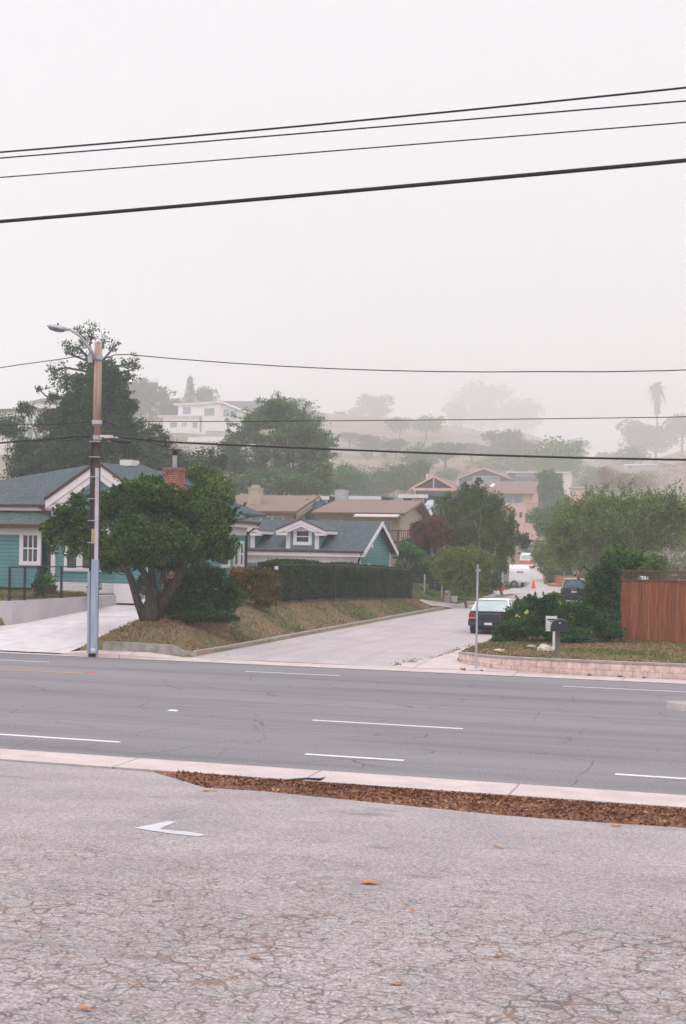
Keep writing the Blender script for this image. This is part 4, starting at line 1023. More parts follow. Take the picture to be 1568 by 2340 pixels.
# house with slanting roof and skylight
Zc = ZW(118); a = PST(972, 1142, Zc + 4); b = PST(1004, 1180, Zc)
C5 = T('grey_roofed_house', 'small pale grey roof slope with a skylight left of the birch crown', 'house', (b[0], b[1] + .4, 2.2))
m = MB().slab([(a[0] - .2, b[1], b[2]), (b[0] + .2, b[1], b[2]), (b[0], b[1] + 4, a[2]), (a[0] + .2, b[1] + 4, a[2])], .15); rr = C5.part('roof', m, 'greymetal')
C5.part('skylight', MB().slab([(a[0] + .25, b[1] + 1.2, b[2] + (a[2] - b[2]) * .3 + .08), (a[0] + .9, b[1] + 1.2, b[2] + (a[2] - b[2]) * .3 + .08), (a[0] + .95, b[1] + 2.6, b[2] + (a[2] - b[2]) * .65 + .08), (a[0] + .3, b[1] + 2.6, b[2] + (a[2] - b[2]) * .65 + .08)], .1), 'glassb', rr)
C5.part('barge_board', MB().prism([(b[0] + .21, b[1], b[2] - .3), (b[0] + .21, b[1], b[2]), (b[0] + .01, b[1] + 4, a[2]), (b[0] + .01, b[1] + 4, a[2] - .3)], (.08, 0, 0)), 'white', rr)
C5.part('wall', MB().box(a[0], b[0], b[1] + .4, b[1] + 3.8, 1, b[2] + .1), 'bluegrey')

# timber gable house
def gable_front(t, xa, ya, x0, x1, ye, Z, depth, wallm, roofm, trim, zf, th=.22):
    t_ = PST(xa, ya, Z)[1]
    sa, za = FT(xa, ya, t_); s0, z0 = FT(x0, ye, t_); s1, _ = FT(x1, ye, t_)
    sa = (s0 + s1) / 2
    m = MB().prism([(s0 + .5, t_ + .8, zf), (s1 - .5, t_ + .8, zf), (s1 - .5, t_ + .8, z0 + .05), (sa, t_ + .8, za - .25), (s0 + .5, t_ + .8, z0 + .05)], (0, depth, 0)); t.part('wall', m, wallm)
    m = MB()
    m.prism([(s0, t_, z0), (sa, t_, za), (sa, t_, za + th), (s0, t_, z0 + th)], (0, depth + 1, 0)); m.prism([(s1, t_, z0), (s1, t_, z0 + th), (sa, t_, za + th), (sa, t_, za)], (0, depth + 1, 0))
    r = t.part('roof', m, roofm)
    m = MB()
    m.prism([(s0, t_ - .06, z0 - .1), (sa, t_ - .06, za - .12), (sa, t_ - .06, za + th - .02), (s0, t_ - .06, z0 + th - .02)], (0, .055, 0)); m.prism([(s1, t_ - .06, z0 - .1), (s1, t_ - .06, z0 + th - .02), (sa, t_ - .06, za + th - .02), (sa, t_ - .06, za - .12)], (0, .055, 0))
    t.part('barge_board', m, trim, r)
    return t_, s0, s1, sa, z0, za
Zc = ZW(152)
C6 = T('timber_gable_house', 'house with an open orange timber gable and white flue pipe', 'house', PST(994, 1180, Zc))
C6.e.location.z = 3.0; C6.o = (C6.o[0], C6.o[1], 3.0)
t_, s0, s1, sa, z0, za = gable_front(C6, 994, 1089, 936, 1046, 1119, Zc, 7, 'bluegrey', 'tanroof', 'pink', 1.5)
m = MB().box(s0 + .5, s1 - .3, t_ - .02, t_ + .12, z0 - .12, z0 + .28); m.box(sa - .09, sa + .09, t_ - .02, t_ + .12, z0 + .28, za - .1)
for k in (s0 + .9, s1 - .9): m.box(k - .1, k + .1, t_ - .02, t_ + .12, 2, z0 - .12)
C6.part('truss', m, 'pink')
fs_ = FT(976, 1083, t_ + 2); m = MB().cyl((fs_[0], t_ + 2, z0 + .4), .14, FT(976, 1083, t_ + 2)[1] - z0 - .4, 10); C6.part('flue', m, 'white')
# dark blue gable
Zc = ZW(186)
C7 = T('dark_blue_gable_house', 'dark blue-grey gable end with a wide white-framed window above the pink house', 'house', PST(1106, 1120, Zc))
t_, s0, s1, sa, z0, za = gable_front(C7, 1106, 1071, 1044, 1168, 1094, Zc, 8, 'bluegrey', 'tanroof', 'pink', 4)
wa, wb = FT(1081, 1100, t_ + .8)[0], FT(1141, 1100, t_ + .8)[0]; z0_, z1_ = FT(1110, 1103, t_ + .8)[1], FT(1110, 1088, t_ + .8)[1]
win(C7, 't', wa, wb, z0_, z1_, t_ + .8, .14, glass='glassb', mv=2, out=.08)
# pink house
Zc = ZW(165)
tp = PST(1150, 1127, Zc)[1]; pz = 4.0
C8 = T('pink_house', 'two-storey pink stucco house with a brown roof and small timber balcony', 'house', (PST(1180, 1200, Zc)[0], tp, pz))
ra, rb = FT(1050, 1127, tp)[0], FT(1220, 1127, tp)[0]; zl, zh_ = FT(1140, 1127, tp)[1], FT(1140, 1100, tp + 5)[1]
m = MB().slab([(ra, tp, zl), (rb, tp, zl), (rb + .3, tp + 5, zh_), (ra, tp + 5, zh_)], .22); m.slab([(ra, tp + 5, zh_ - .01), (rb + .3, tp + 5, zh_ - .01), (rb, tp + 10, zl), (ra, tp + 10, zl)], .22); rr = C8.part('roof', m, 'tanroof')
sy = FT(1124, 1109, tp + 3); m = MB().slab([(sy[0] - .4, tp + 2.6, zl + (zh_ - zl) * .52 + .12), (sy[0] + .35, tp + 2.6, zl + (zh_ - zl) * .52 + .12), (sy[0] + .6, tp + 3.8, zl + (zh_ - zl) * .76 + .12), (sy[0] - .1, tp + 3.8, zl + (zh_ - zl) * .76 + .12)], .12); C8.part('skylight', m, 'white', rr)
zb = FT(1200, 1210, tp + 1)[1]
m = MB().prism([(ra + .5, tp + 1, 2), (ra + .5, tp + 1, zl - .1), (ra + .5, tp + 5, zh_ - .3), (ra + .5, tp + 9, zl - .1), (ra + .5, tp + 9, 2)], (rb - ra - .9, 0, 0)); C8.part('wall', m, 'pink')
wl0, wl1 = FT(1128, 1140, tp + 1)[0], FT(1196, 1140, tp + 1)[0]; za_, zb_ = FT(1160, 1150, tp + 1)[1], FT(1160, 1131, tp + 1)[1]
k = (wl1 - wl0) / 3
for i in range(3): win(C8, 't', wl0 + k * i, wl0 + k * (i + 1) - .05, za_, zb_, tp + 1, .1, mat='pink', glass='glassb')
for (xa, xb, ya, yb) in ((1186, 1196, 1169, 1184), (1200, 1208, 1172, 1196)):
    win(C8, 't', FT(xa, ya, tp + 1)[0], FT(xb, ya, tp + 1)[0], FT(xa, yb, tp + 1)[1], FT(xa, ya, tp + 1)[1], tp + 1, .1, mat='pink', glass='glass')
ba, bb = FT(1203, 1160, tp - .3)[0], FT(1240, 1160, tp - .3)[0]; z0_, z1_ = FT(1220, 1166, tp - .3)[1], FT(1220, 1149, tp - .3)[1]
m = MB().box(ba, bb, tp - .3, tp + .98, z0_ - .2, z0_); bk = C8.part('balcony', m, 'redwood')
m = MB().box(ba, bb, tp - .3, tp - .22, z1_ - .08, z1_); k = ba
while k < bb: m.box(k, k + .06, tp - .28, tp - .24, z0_, z1_ - .08); k += .22
C8.part('railing', m, 'redwood', bk)
m = MB().box(FT(1193, 1200, tp - .2)[0], FT(1193, 1200, tp - .2)[0] + .3, tp - .2, tp + .1, 3, z0_ - .2); m.box(FT(1221, 1200, tp - .2)[0], FT(1221, 1200, tp - .2)[0] + .22, tp - .2, tp + .05, 3, z0_ - .2); C8.part('post', m, 'pink')
# long low grey house
Zc = ZW(205); t_ = PST(1230, 1080, Zc)[1]
C9 = T('long_grey_house', 'long low grey house with a thin white roof edge above the pink house', 'house', (FT(1230, 1120, t_)[0], t_, 7))
a, b = FT(1158, 1080, t_)[0], FT(1304, 1080, t_)[0]; z1_ = FT(1230, 1078, t_)[1]
rr = C9.part('roof', MB().box(a, b, t_ - .6, t_ + 7, z1_ - .25, z1_), 'greymetal'); C9.part('fascia', MB().box(a - .03, b + .03, t_ - .66, t_ - .602, z1_ - .38, z1_ - .03), 'white', rr)
C9.part('wall', MB().box(a + .4, FT(1286, 1100, t_)[0], t_, t_ + 6.5, 4, z1_ - .26), 'bluegrey'); C9.part('wall', MB().box(FT(1286, 1100, t_)[0] + .003, b - .2, t_ - .1, t_ + 6.4, 4, z1_ - .26), 'cream')
win(C9, 't', FT(1180, 1092, t_)[0], FT(1240, 1092, t_)[0], z1_ - 1.5, z1_ - .7, t_, .12, glass='glassb', mv=3)
a0 = FT(1165, 1070, t_ + 2)[0]; C9.part('chimney', MB().box(a0 + .3, a0 + 1.0, t_ + 2, t_ + 2.8, z1_, z1_ + .9), 'brick')
# pinkish timber house at right
Zc = ZW(195); t_ = PST(1320, 1120, Zc)[1]
C10 = T('weathered_timber_house', 'pinkish weathered board house half hidden above the olive trees', 'house', (FT(1320, 1140, t_)[0], t_, 6))
a, b = FT(1302, 1116, t_)[0], FT(1342, 1116, t_)[0]; z1_ = FT(1320, 1116, t_)[1]
C10.part('wall', MB().box(a, b, t_, t_ + 5, 3, z1_), 'pink'); C10.part('roof', MB().slab([(a - .3, t_ - .4, z1_), (b + .3, t_ - .4, z1_), (b + .3, t_ + 5, z1_ + .8), (a - .3, t_ + 5, z1_ + .8)], .18), 'tanroof')
for k in (.3, 1.2): win(C10, 't', a + k, a + k + .5, z1_ - 2.2, z1_ - .9, t_, .08, mat='darkwood')
# white roofs far right
Zc = ZW(290); t_ = PST(1465, 1062, Zc)[1]
C11 = T('far_white_house', 'pale house with a long white roof edge at the far right of the hillside', 'house', (FT(1465, 1070, t_)[0], t_, hill_z(*ST(FT(1465, 1070, t_)[0], t_)) - 1))
a, b = FT(1428, 1062, t_)[0], FT(1500, 1062, t_)[0]; z1_ = FT(1465, 1060, t_)[1]
C11.part('roof', MB().slab([(a, t_, z1_ - .6), (b, t_, z1_ - .2), (b, t_ + 7, z1_ + .3), (a, t_ + 7, z1_ + .3)], .3), 'white'); C11.part('wall', MB().box(a + .8, b - .8, t_ + 1, t_ + 6, z1_ - 7, z1_ - .8), 'greymetal')
win(C11, 't', a + 2, a + 4, z1_ - 2.6, z1_ - 1.4, t_ + 1, .12)
Zc = ZW(300); t_ = PST(1380, 1062, Zc)[1]
C12 = T('reddish_house', 'small reddish-roofed house faint in the fog left of the palm', 'house', (FT(1405, 1070, t_)[0], t_, hill_z(*ST(FT(1405, 1070, t_)[0], t_)) - 1))
a, b = FT(1388, 1062, t_)[0], FT(1425, 1062, t_)[0]; z1_ = FT(1400, 1058, t_)[1]
C12.part('roof', MB().slab([(a, t_, z1_ - .6), (b, t_, z1_ - .6), (b, t_ + 5, z1_ + .5), (a, t_ + 5, z1_ + .5)], .3), 'terracotta'); C12.part('wall', MB().box(a + .4, b - .4, t_ + .6, t_ + 4.6, z1_ - 5, z1_ - .8), 'tan')

# ------------------------------------------------------------------ white house on the hill
Zc = ZW(240); tw = PST(450, 980, Zc)[1]
def wx(x, d=0): return FT(x, 980, tw + d)[0]
def wz(y, x=450, d=0): return FT(x, y, tw + d)[1]
W = T('white_hillside_house', 'large white three-storey house with balconies standing on the hillside', 'house', (wx(460), tw, wz(1045)))
# lower left block, upper left block, tall right block
zz = wz(987)
W.part('wall', MB().box(wx(372), wx(455), tw, tw + 8, wz(989), wz(952)), 'whitewall')
r = W.part('roof', MB().box(wx(360), wx(458), tw - .8, tw + 8.5, wz(952) + .01, wz(949)), 'white')
W.part('wall', MB().box(wx(402), wx(458) - .02, tw + 2, tw + 8, wz(952) + .1, wz(924)), 'whitewall')
W.part('roof', MB().box(wx(392), wx(462), tw + 1.2, tw + 8.8, wz(924) + .01, wz(920)), 'white')
zz0 = wz(1020)
sR_ = wx(500)
W.part('wall', MB().prism([(wx(458), tw + 1.2, wz(1015)), (sR_, tw + 1.2, wz(1015)), (sR_, tw + 1.2, wz(922)), (wx(458), tw + 1.2, wz(924))], (0, 7.5, 0)), 'whitewall')
xr = wx(556, 4)
W.part('wall', MB().prism([(sR_ + .003, tw + 1.6, wz(1042)), (xr, tw + 3.5, wz(1042)), (xr, tw + 3.5, wz(944)), (sR_ + .003, tw + 1.6, wz(922))], (0, 6, 0)), 'whitewall')
W.part('roof', MB().prism([(wx(455), tw + .6, wz(924) + .03), (sR_, tw + .4, wz(921) + .03), (wx(571, 4), tw + 3.2, wz(945)), (wx(571, 4), tw + 3.2, wz(945) + .3), (sR_, tw + .4, wz(917)), (wx(455), tw + .6, wz(919))], (0, 8.5, 0)), 'white')
for x0, x1, y0, y1, d in ((389, 405, 964, 977, 0), (415, 420, 965, 975, 0), (421, 427, 965, 975, 0), (417, 436, 928, 946, 2), (466, 490, 932, 950, 1.2), (440, 452, 964, 978, 0)):
    win(W, 't', wx(x0, d), wx(x1, d), wz(y1), wz(y0), tw + d, .12, glass='glassb', mv=1, out=.08)
for x0, x1, y0, y1 in ((512, 522, 935, 950), (528, 540, 938, 954)):
    m = MB().box(wx(x0, 2.4), wx(x1, 2.4), tw + 1.4, tw + 2.6, wz(y1), wz(y0)); W.part('window', m, 'glassb')
def balc(x0, x1, yt, yb, d0, d1):
    b_ = W.part('balcony', MB().box(wx(x0), wx(x1), tw + d0, tw + d1, wz(yb), wz(yb) + .25), 'white')
    W.part('parapet', MB().box(wx(x0), wx(x1), tw + d0 - .1, tw + d0 - .003, wz(yb), wz(yt)), 'whitewall', b_)
balc(400, 458, 950, 952, 1, 2); balc(470, 556, 976, 986, -.6, 1.5); balc(432, 556, 1000, 1010, -1.0, 1.5); balc(425, 500, 987, 992, .4, 1.1)
W.part('wall', MB().box(wx(440), wx(475), tw + 2, tw + 8, wz(1050), wz(992)), 'whitewall')
m = MB()
for x in (452, 458, 487): m.box(wx(x), wx(x) + .25, tw - .9, tw - .6, wz(1062), wz(1011))
m.prism([(wx(487), tw - .8, wz(1045)), (wx(490), tw - .8, wz(1045)), (wx(505), tw - .8, wz(1011)), (wx(501), tw - .8, wz(1011))], (0, .2, 0))
W.part('stilts', m, 'white')
W.part('wall', MB().box(wx(505), wx(553), tw + .4, tw + 6, wz(1046), wz(1011)), 'whitewall')
for x0, x1, y0, y1, d in ((462, 470, 1018, 1040, 2), (510, 520, 1015, 1032, .4)): win(W, 't', wx(x0, d), wx(x1, d), wz(y1), wz(y0), tw + d, .1, glass='glass')
# grey roof behind it
Zc = ZW(275); t_ = PST(545, 925, Zc)[1]
C13 = T('grey_hill_house', 'grey-roofed house behind the white hillside house', 'house', (FT(545, 950, t_)[0], t_, FT(545, 965, t_)[1]))
a, b = FT(495, 930, t_)[0], FT(605, 930, t_)[0]; z0_, z1_ = FT(545, 948, t_)[1], FT(545, 913, t_)[1]
C13.part('roof', MB().slab([(a, t_, z0_), (b, t_, z0_), (b - 1, t_ + 6, z1_ - .4), (a + 1, t_ + 6, z1_)], .3), 'roof'); C13.part('wall', MB().box(a + .8, b - .8, t_ + .8, t_ + 6, z0_ - 6, z0_ - .3), 'greymetal')
# bluish white building at the left edge
Zc = ZW(175); t_ = PST(90, 960, Zc)[1]
C14 = T('white_blue_building', 'white and blue building with balconies partly hidden at the left edge', 'house', (FT(60, 1010, t_)[0], t_, FT(60, 1030, t_)[1]))
a, b = FT(-20, 960, t_)[0], FT(135, 960, t_)[0]; f = lambda y: FT(60, y, t_)[1]
C14.part('wall', MB().box(a, b, t_, t_ + 9, f(1040), f(940)), 'cream'); C14.part('roof', MB().box(a - .4, b + .4, t_ - .6, t_ + 9.4, f(940) + .01, f(934)), 'roof')
C14.part('balcony', MB().box(a, b + .2, t_ - 1.2, t_ - .003, f(982), f(977)), 'greymetal')
for i in range(7):
    x = 12 + i * 17; win(C14, 't', FT(x, 960, t_)[0], FT(x + 13, 960, t_)[0], f(1003), f(985), t_, .1, glass='glassb'); win(C14, 't', FT(x, 960, t_)[0], FT(x + 13, 960, t_)[0], f(970), f(950), t_, .1, glass='glassb')
Zc = ZW(210); t_ = PST(90, 915, Zc)[1]
C15 = T('upper_white_building', 'white building with dark roof higher up behind the tall conifer', 'house', (FT(100, 940, t_)[0], t_, FT(100, 950, t_)[1]))
a, b = FT(70, 930, t_)[0], FT(150, 930, t_)[0]; f = lambda y: FT(100, y, t_)[1]
C15.part('wall', MB().box(a, b, t_, t_ + 7, f(980), f(918)), 'cream'); C15.part('roof', MB().slab([(a - .5, t_ - .5, f(918)), (b + .5, t_ - .5, f(918)), (b, t_ + 7, f(905)), (a, t_ + 7, f(905))], .2), 'roof')
# ================================================================== fences, walls in front of the teal house
wp = [(-32, 38.6, -.1, 1.2), (-30, 40.6, -.1, 1.28), (-27, 42.4, -.1, 1.33), (-25.5, 43.5, 0, 1.36), (-25.15, 44.4, 0, 1.37), (-24.6, 47, 0, 1.40), (-24.0, 50.2, 0, 1.43)]
single('driveway_wall', ribbon([(p[0], p[1], p[2], p[3]) for p in wp], .2), 'wallconc', (-25.2, 43.5, 0), 'smooth pale concrete retaining wall on the left of the driveway', 'retaining wall')
Fl = T('metal_fence', 'black metal railing on top of the driveway retaining wall', 'fence', (-25.3, 43.5, 1.35))
fp = []
for x in (20, 57, 140, 281):
    # intersect pixel column with wall line s = -25.3 + k (t - 43.5)
    u, v = ray(x, 1330); best = min(((abs(((u * c_ - sn_) * (t / (u * sn_ + c_))) - interp(t, [41, 42.4, 43.5, 44.4, 47, 50.2], [-29.4, -27.1, -25.6, -25.25, -24.7, -24.1])), t) for t in np.arange(40, 50.3, .05)))
    t = best[1]; fp.append((interp(t, [41, 42.4, 43.5, 44.4, 47, 50.2], [-29.4, -27.1, -25.6, -25.25, -24.7, -24.1]), t))
for s, t in fp: Fl.part('post', MB().box(s - .035, s + .035, t - .035, t + .035, interp(t, [41, 43.5, 50.2], [1.1, 1.34, 1.4]), 2.62), 'black')
for zz in (2.60, 1.48):
    m = MB(); m.tube([(s, t, zz) for s, t in fp], .024, 6); Fl.part('rail', m, 'black')
m = MB()
for i in range(60):
    k = i / 59; s = fp[0][0] + (fp[-1][0] - fp[0][0]) * k; t = fp[0][1] + (fp[-1][1] - fp[0][1]) * k
    s = interp(t, [q[1] for q in fp], [q[0] for q in fp]); m.tube([(s, t, 1.48), (s, t, 2.6)], .0035, 3)
for i in range(8):
    zz = 1.55 + i * .13; m.tube([(s, t, zz) for s, t in fp], .0035, 3)
Fl.part('wire_mesh', m, 'black')
# planter and saplings
def planter(x, yb, Z, r, h, label, flowers=True):
    u, v = ray(x, yb); X = u * Z; z = gw(X, Z); t = T('plant_pot', label, 'plant pot', (X, Z, z), st=False)
    m = MB(); m.tube([(X, Z, z), (X, Z, z + h * .9), (X, Z, z + h * .9), (X, Z, z + h)], [r * .7, r, r * 1.1, r * 1.1], 14); t.part('pot', m, 'terracotta' if not flowers else 'darkwood')
    rng = np.random.default_rng(3); C = crown([(X, Z, z + h + r * .5, r * 1.3, r * 1.3, r * .9)], 700, rng); quads_obj('foliage', leaf_quads(C, .08, rng), 'greenbush', t.e, (X, Z, z))
    return t
planter(112, 1338, 52.5, .33, .42, 'dark round flower pot on the lawn in front of the teal house')
planter(83, 1338, 53.0, .15, .28, 'small terracotta pot against the white base of the teal house', False)
planter(382, 1338, 49, .2, .3, 'terracotta pot under the oak near the brick chimney', False) if 0 else None
for i, (x, Z, h) in enumerate(((88, 51.6, 1.1), (214, 52.3, 1.5), (322, 52.6, 1.2))):
    tree('sapling', ['low sapling growing beside the left railing post', 'thin sapling behind the utility pole and railing', 'thin sapling behind the right end of the railing'][i], x, Z, [(x, 1345, 16, 22), (x + 3, 1322, 10, 16)], 'bush', 1500, .07, .03, 60 + i, cat='plant', limbs=2)

# ================================================================== utility pole
Zp = 41.6; pb = P(213, 1493, Zp); pt = P(225, 782, Zp); pb = (pb[0], Zp, .1); pt = (pt[0], Zp, pt[2])
U = T('utility_pole', 'tall wooden utility pole with blue-grey lower casing and pale conduit at the driveway corner', 'utility pole', pb, st=False)
def pk(y, dx=0, dy=0):
    z = P(220, y, Zp)[2]; k = (z - pb[2]) / (pt[2] - pb[2]); return (pb[0] + (pt[0] - pb[0]) * k + dx, Zp + dy, z)
m = MB(); m.tube([(pb[0], Zp, 0)] + [pk(y) for y in (1400, 1280, 1150, 1010)], [.155, .15, .145, .14, .135], 14); U.part('lower_shaft', m, 'poledark', smooth=True)
m = MB(); m.tube([pk(y) for y in (1010, 900, 782)], [.134, .128, .118], 14); U.part('upper_shaft', m, 'pole', smooth=True)
m = MB(); a = pk(1492, .04, -.17); b = pk(1278, .04, -.15); w_ = .105
for (p, q, r_) in ((a, b, w_),):
    m.add([(p[0] - r_, p[1] - .05, p[2]), (p[0] + r_, p[1] - .05, p[2]), (p[0] + r_, p[1] + .1, p[2]), (p[0] - r_, p[1] + .1, p[2]), (q[0] - r_, q[1] - .05, q[2]), (q[0] + r_, q[1] - .05, q[2]), (q[0] + r_, q[1] + .1, q[2]), (q[0] - r_, q[1] + .1, q[2])],
          [(0, 3, 2, 1), (4, 5, 6, 7), (0, 1, 5, 4), (1, 2, 6, 5), (2, 3, 7, 6), (3, 0, 4, 7)])
cs_ = U.part('pipe_casing', m, 'polebase')
m = MB(); m.tube([pk(1492, -.12, -.13), pk(1305, -.14, -.13)], .05, 8); U.part('conduit', m, 'polebase')
m = MB(); m.tube([pk(1280, .075, -.16), pk(1070, .055, -.14)], .062, 10); U.part('conduit', m, 'conduit')
m = MB(); m.tube([pk(1305, -.13, -.12), pk(1100, -.15, -.1), pk(1010, -.12, -.1), pk(975, -.1, -.1)], .025, 6); U.part('cable', m, 'black')
m = MB()
for y in (1010, 1045, 1090, 1140, 1190, 1240): p = pk(y, -.01, -.16); m.box(p[0] - .19, p[0] + .14, p[1] - .06, p[1] + .02, p[2] - .012, p[2] + .012)
U.part('straps', m, 'metal')
p = pk(1226, -.04, -.165); U.part('tag_plate', MB().box(p[0] - .045, p[0] + .045, p[1] - .012, p[1] + .012, p[2] - .24, p[2] + .24), 'yellow')
p = pk(1484, .04, -.225); U.part('tag_plate', MB().box(p[0] - .06, p[0] + .06, p[1] - .012, p[1] + .006, p[2] - .05, p[2] + .05), 'white')
m = MB()
for y in (818, 965, 1000): p = pk(y); m = MB().tube([(p[0], p[1], p[2] - .06), (p[0], p[1], p[2] + .06)], .16, 12); U.part('bracket', m, 'greymetal')
m = MB()
p = pk(818, -.2, -.1); m.box(p[0] - .09, p[0] + .05, p[1] - .08, p[1] + .02, p[2] - .16, p[2] + .12)
U.part('junction_box', m, 'greymetal')
m = MB(); p = pk(998, .2, -.2); m.box(p[0] - .05, p[0] + .33, p[1] - .03, p[1] + .03, p[2] - .02, p[2] + .04); m.box(p[0] + .05, p[0] + .5, p[1] - .03, p[1] + .03, p[2] - .05, p[2] - .01); U.part('insulator_bar', m, 'white')
m = MB(); p = pk(1006, .5, -.2); m.box(p[0] - .12, p[0] + .14, p[1] - .03, p[1] + .03, p[2] - .05, p[2] - .01); U.part('marker', m, 'orange')
# street lamp arm (fixed to the pole: its parts)
ap_ = [(221, 822), (214, 806), (203, 790), (190, 774), (172, 762), (155, 757)]
m = MB(); m.tube([(P(x, y, Zp)[0], Zp - .12 - i * .12, P(x, y, Zp)[2]) for i, (x, y) in enumerate(ap_)], [.05, .048, .045, .042, .04, .036], 8); arm = U.part('lamp_arm', m, 'greymetal', smooth=True)
hc = P(131, 751, Zp); hy = Zp - .8
def ellips(c, r, tilt, nu=16, nv=9, lower=None, cap=None):
    m = MB(); vs = []
    for j in range(nv + 1):
        ph = math.pi * j / nv
        for i in range(nu):
            th = 2 * math.pi * i / nu; x = r[0] * math.cos(ph); q = math.sin(ph); y = r[1] * q * math.cos(th); z = r[2] * q * math.sin(th)
            if lower is not None and z < 0: z *= lower
            X_ = x * math.cos(tilt) + z * math.sin(tilt); Z_ = -x * math.sin(tilt) + z * math.cos(tilt)
            vs.append((c[0] + X_, c[1] + y, c[2] + Z_))
    m.add(vs, [(j * nu + i, j * nu + (i + 1) % nu, (j + 1) * nu + (i + 1) % nu, (j + 1) * nu + i) for j in range(nv) for i in range(nu)]); return m
U.part('lamp_head', ellips(hc, (.34, .17, .12), .2, lower=.15), 'greymetal', arm, smooth=True)
U.part('lamp_lens', ellips((hc[0] - .02, hy + .8, hc[2] - .01), (.27, .14, .09), .2), 'lampglass', arm, smooth=True)
m = MB(); m.cyl((hc[0] + .02, hc[1], hc[2] + .1), .03, .07, 10); U.part('photocell', m, 'gutter', arm)

# ================================================================== wires
def wire(label, pts, rad, Zs, group='power and telephone lines', name='overhead_wire', mat='wire', loc_i=0):
    """pts in photo pixels, Zs their distances; a smooth curve through them"""
    W3 = [P(x, y, Z) for (x, y), Z in zip(pts, Zs)]
    xs = [p[0] for p in W3]; dg = 2 if len(W3) == 3 else min(len(W3) - 1, 3)
    if len(W3) <= 3:
        fy = np.polyfit(xs, [p[1] for p in W3], 1); fz = np.polyfit(xs, [p[2] for p in W3], len(W3) - 1)
        X = np.linspace(xs[0], xs[-1], 40); Q = [(x, np.polyval(fy, x), np.polyval(fz, x)) for x in X]
    else: Q = W3
    m = MB(); m.tube(Q, rad, 8)
    o = W3[0]
    return single(name, m, mat, o, label, 'overhead wire', st=False, group=group, smooth=True)
near = lambda x: 1.0 / interp(x, [-300, 1900], [1 / 25.2, 1 / 19.4])
def nz(*xs): return [near(x) for x in xs]
wire('topmost of the upper group of three near power lines', [(-250, 363), (48, 343), (1523, 205), (1820, 172)][1:3] and [(-260, 368), (784, 279), (1830, 172)], .017, nz(-260, 784, 1830))
wire('second thin line from the top, just under the topmost', [(-260, 382), (784, 297), (1830, 208)], .013, nz(-260, 784, 1830))
wire('lowest and thinnest of the three upper near lines', [(-260, 426), (784, 343), (1830, 258)], .011, nz(-260, 784, 1830))
wire('thick black cable below the three thin upper lines', [(-260, 528), (784, 438), (1830, 342)], .033, nz(-260, 784, 1830))
far = lambda x: 1.0 / interp(x, [-300, 1900], [1 / 45.0, 1 / 35.8])
def fzs(*xs): return [far(x) for x in xs]
# upper lamp line
wire('thin line from the lamp bracket of the pole to the left edge', [(-260, 880), (48, 833), (130, 822), (180, 814), (205, 813), (222, 822)], .014, [44, 43, 42.4, 42, 41.8, 41.6])
R_ = [(232, 822), (262, 811), (290, 810)] + [(x, 810 + 40 * (1 - ((1120 - x) / 830) ** 2)) for x in (400, 520, 640, 760, 880, 1000, 1120, 1240)] + [(1380, 849.5), (1523, 847), (1830, 835)]
wire('thin line from the lamp bracket of the pole sagging to the right edge', R_, .015, [41.6, 41.5, 41.4] + fzs(*[p[0] for p in R_[3:]]))
wire('thin line halfway up the pole running left', [(-260, 978), (48, 971), (140, 969), (225, 963)], .011, [44, 43, 42.4, 41.7])
Q_ = [(226, 964), (250, 965), (262, 972), (275, 978), (295, 977), (312, 966), (340, 963)] + [(x, 963.5 - 10 * ((x - 340) / 1183) ** 1.6) for x in (500, 700, 900, 1100, 1300, 1523)] + [(1830, 945)]
wire('thin line halfway up the pole running right to the edge', Q_, .012, [41.6] * 6 + [41.4] + fzs(*[p[0] for p in Q_[7:]]))
wire('thick cable bundle running left from the middle of the pole', [(-260, 1036), (48, 1008), (110, 1004), (170, 998), (222, 996)], .03, [44, 43, 42.4, 42, 41.7])
B_ = [(228, 997), (300, 1002), (360, 1008)] + [(x, 1010 + 40 * (1 - ((1523 - x) / 1140) ** 1.35)) for x in (383, 480, 620, 780, 950, 1120, 1320, 1523)] + [(1830, 1054)]
wire('thick black cable bundle running right from the middle of the pole', B_, .03, [41.6] * 3 + fzs(*[p[0] for p in B_[3:]]))
spl = [(246, 1003), (262, 1005), (288, 1009), (302, 1010)]
m = MB(); m.tube([(P(x, y, 41.3)[0], 41.3, P(x, y, 41.3)[2]) for x, y in spl], [.03, .075, .075, .03], 10)
single('splice_closure', m, 'black', P(246, 1003, 41.3), 'long black splice case hanging under the thick cable right of the pole', 'cable splice', st=False, smooth=True)
lp_ = [(330, 1006), (348, 1013), (368, 1019), (384, 1021), (391, 1013), (386, 1003), (372, 998), (352, 1001), (330, 1006)]
m = MB(); m.tube([(P(x, y, 41.2)[0], 41.2, P(x, y, 41.2)[2]) for x, y in lp_], .02, 6); m.tube([(P(x, y, 41.15)[0], 41.15, P(x, y, 41.15)[2]) for x, y in ((374, 1002), (377, 1010), (380, 1020))], .035, 6)
single('cable_loop', m, 'black', P(330, 1006, 41.2), 'slack loop of black cable tied to the thick bundle right of the pole', 'cable loop', st=False, smooth=True)
w2 = [(75, 1010), (120, 1007), (165, 1006), (205, 999)]
m = MB(); m.tube([(P(x, y, 42.2)[0], 42.2, P(x, y, 42.2)[2]) for x, y in w2], .018, 6)
single('slack_cable', m, 'black', P(75, 1010, 42.2), 'slack cable hanging just below the bundle left of the pole', 'cable', st=False)

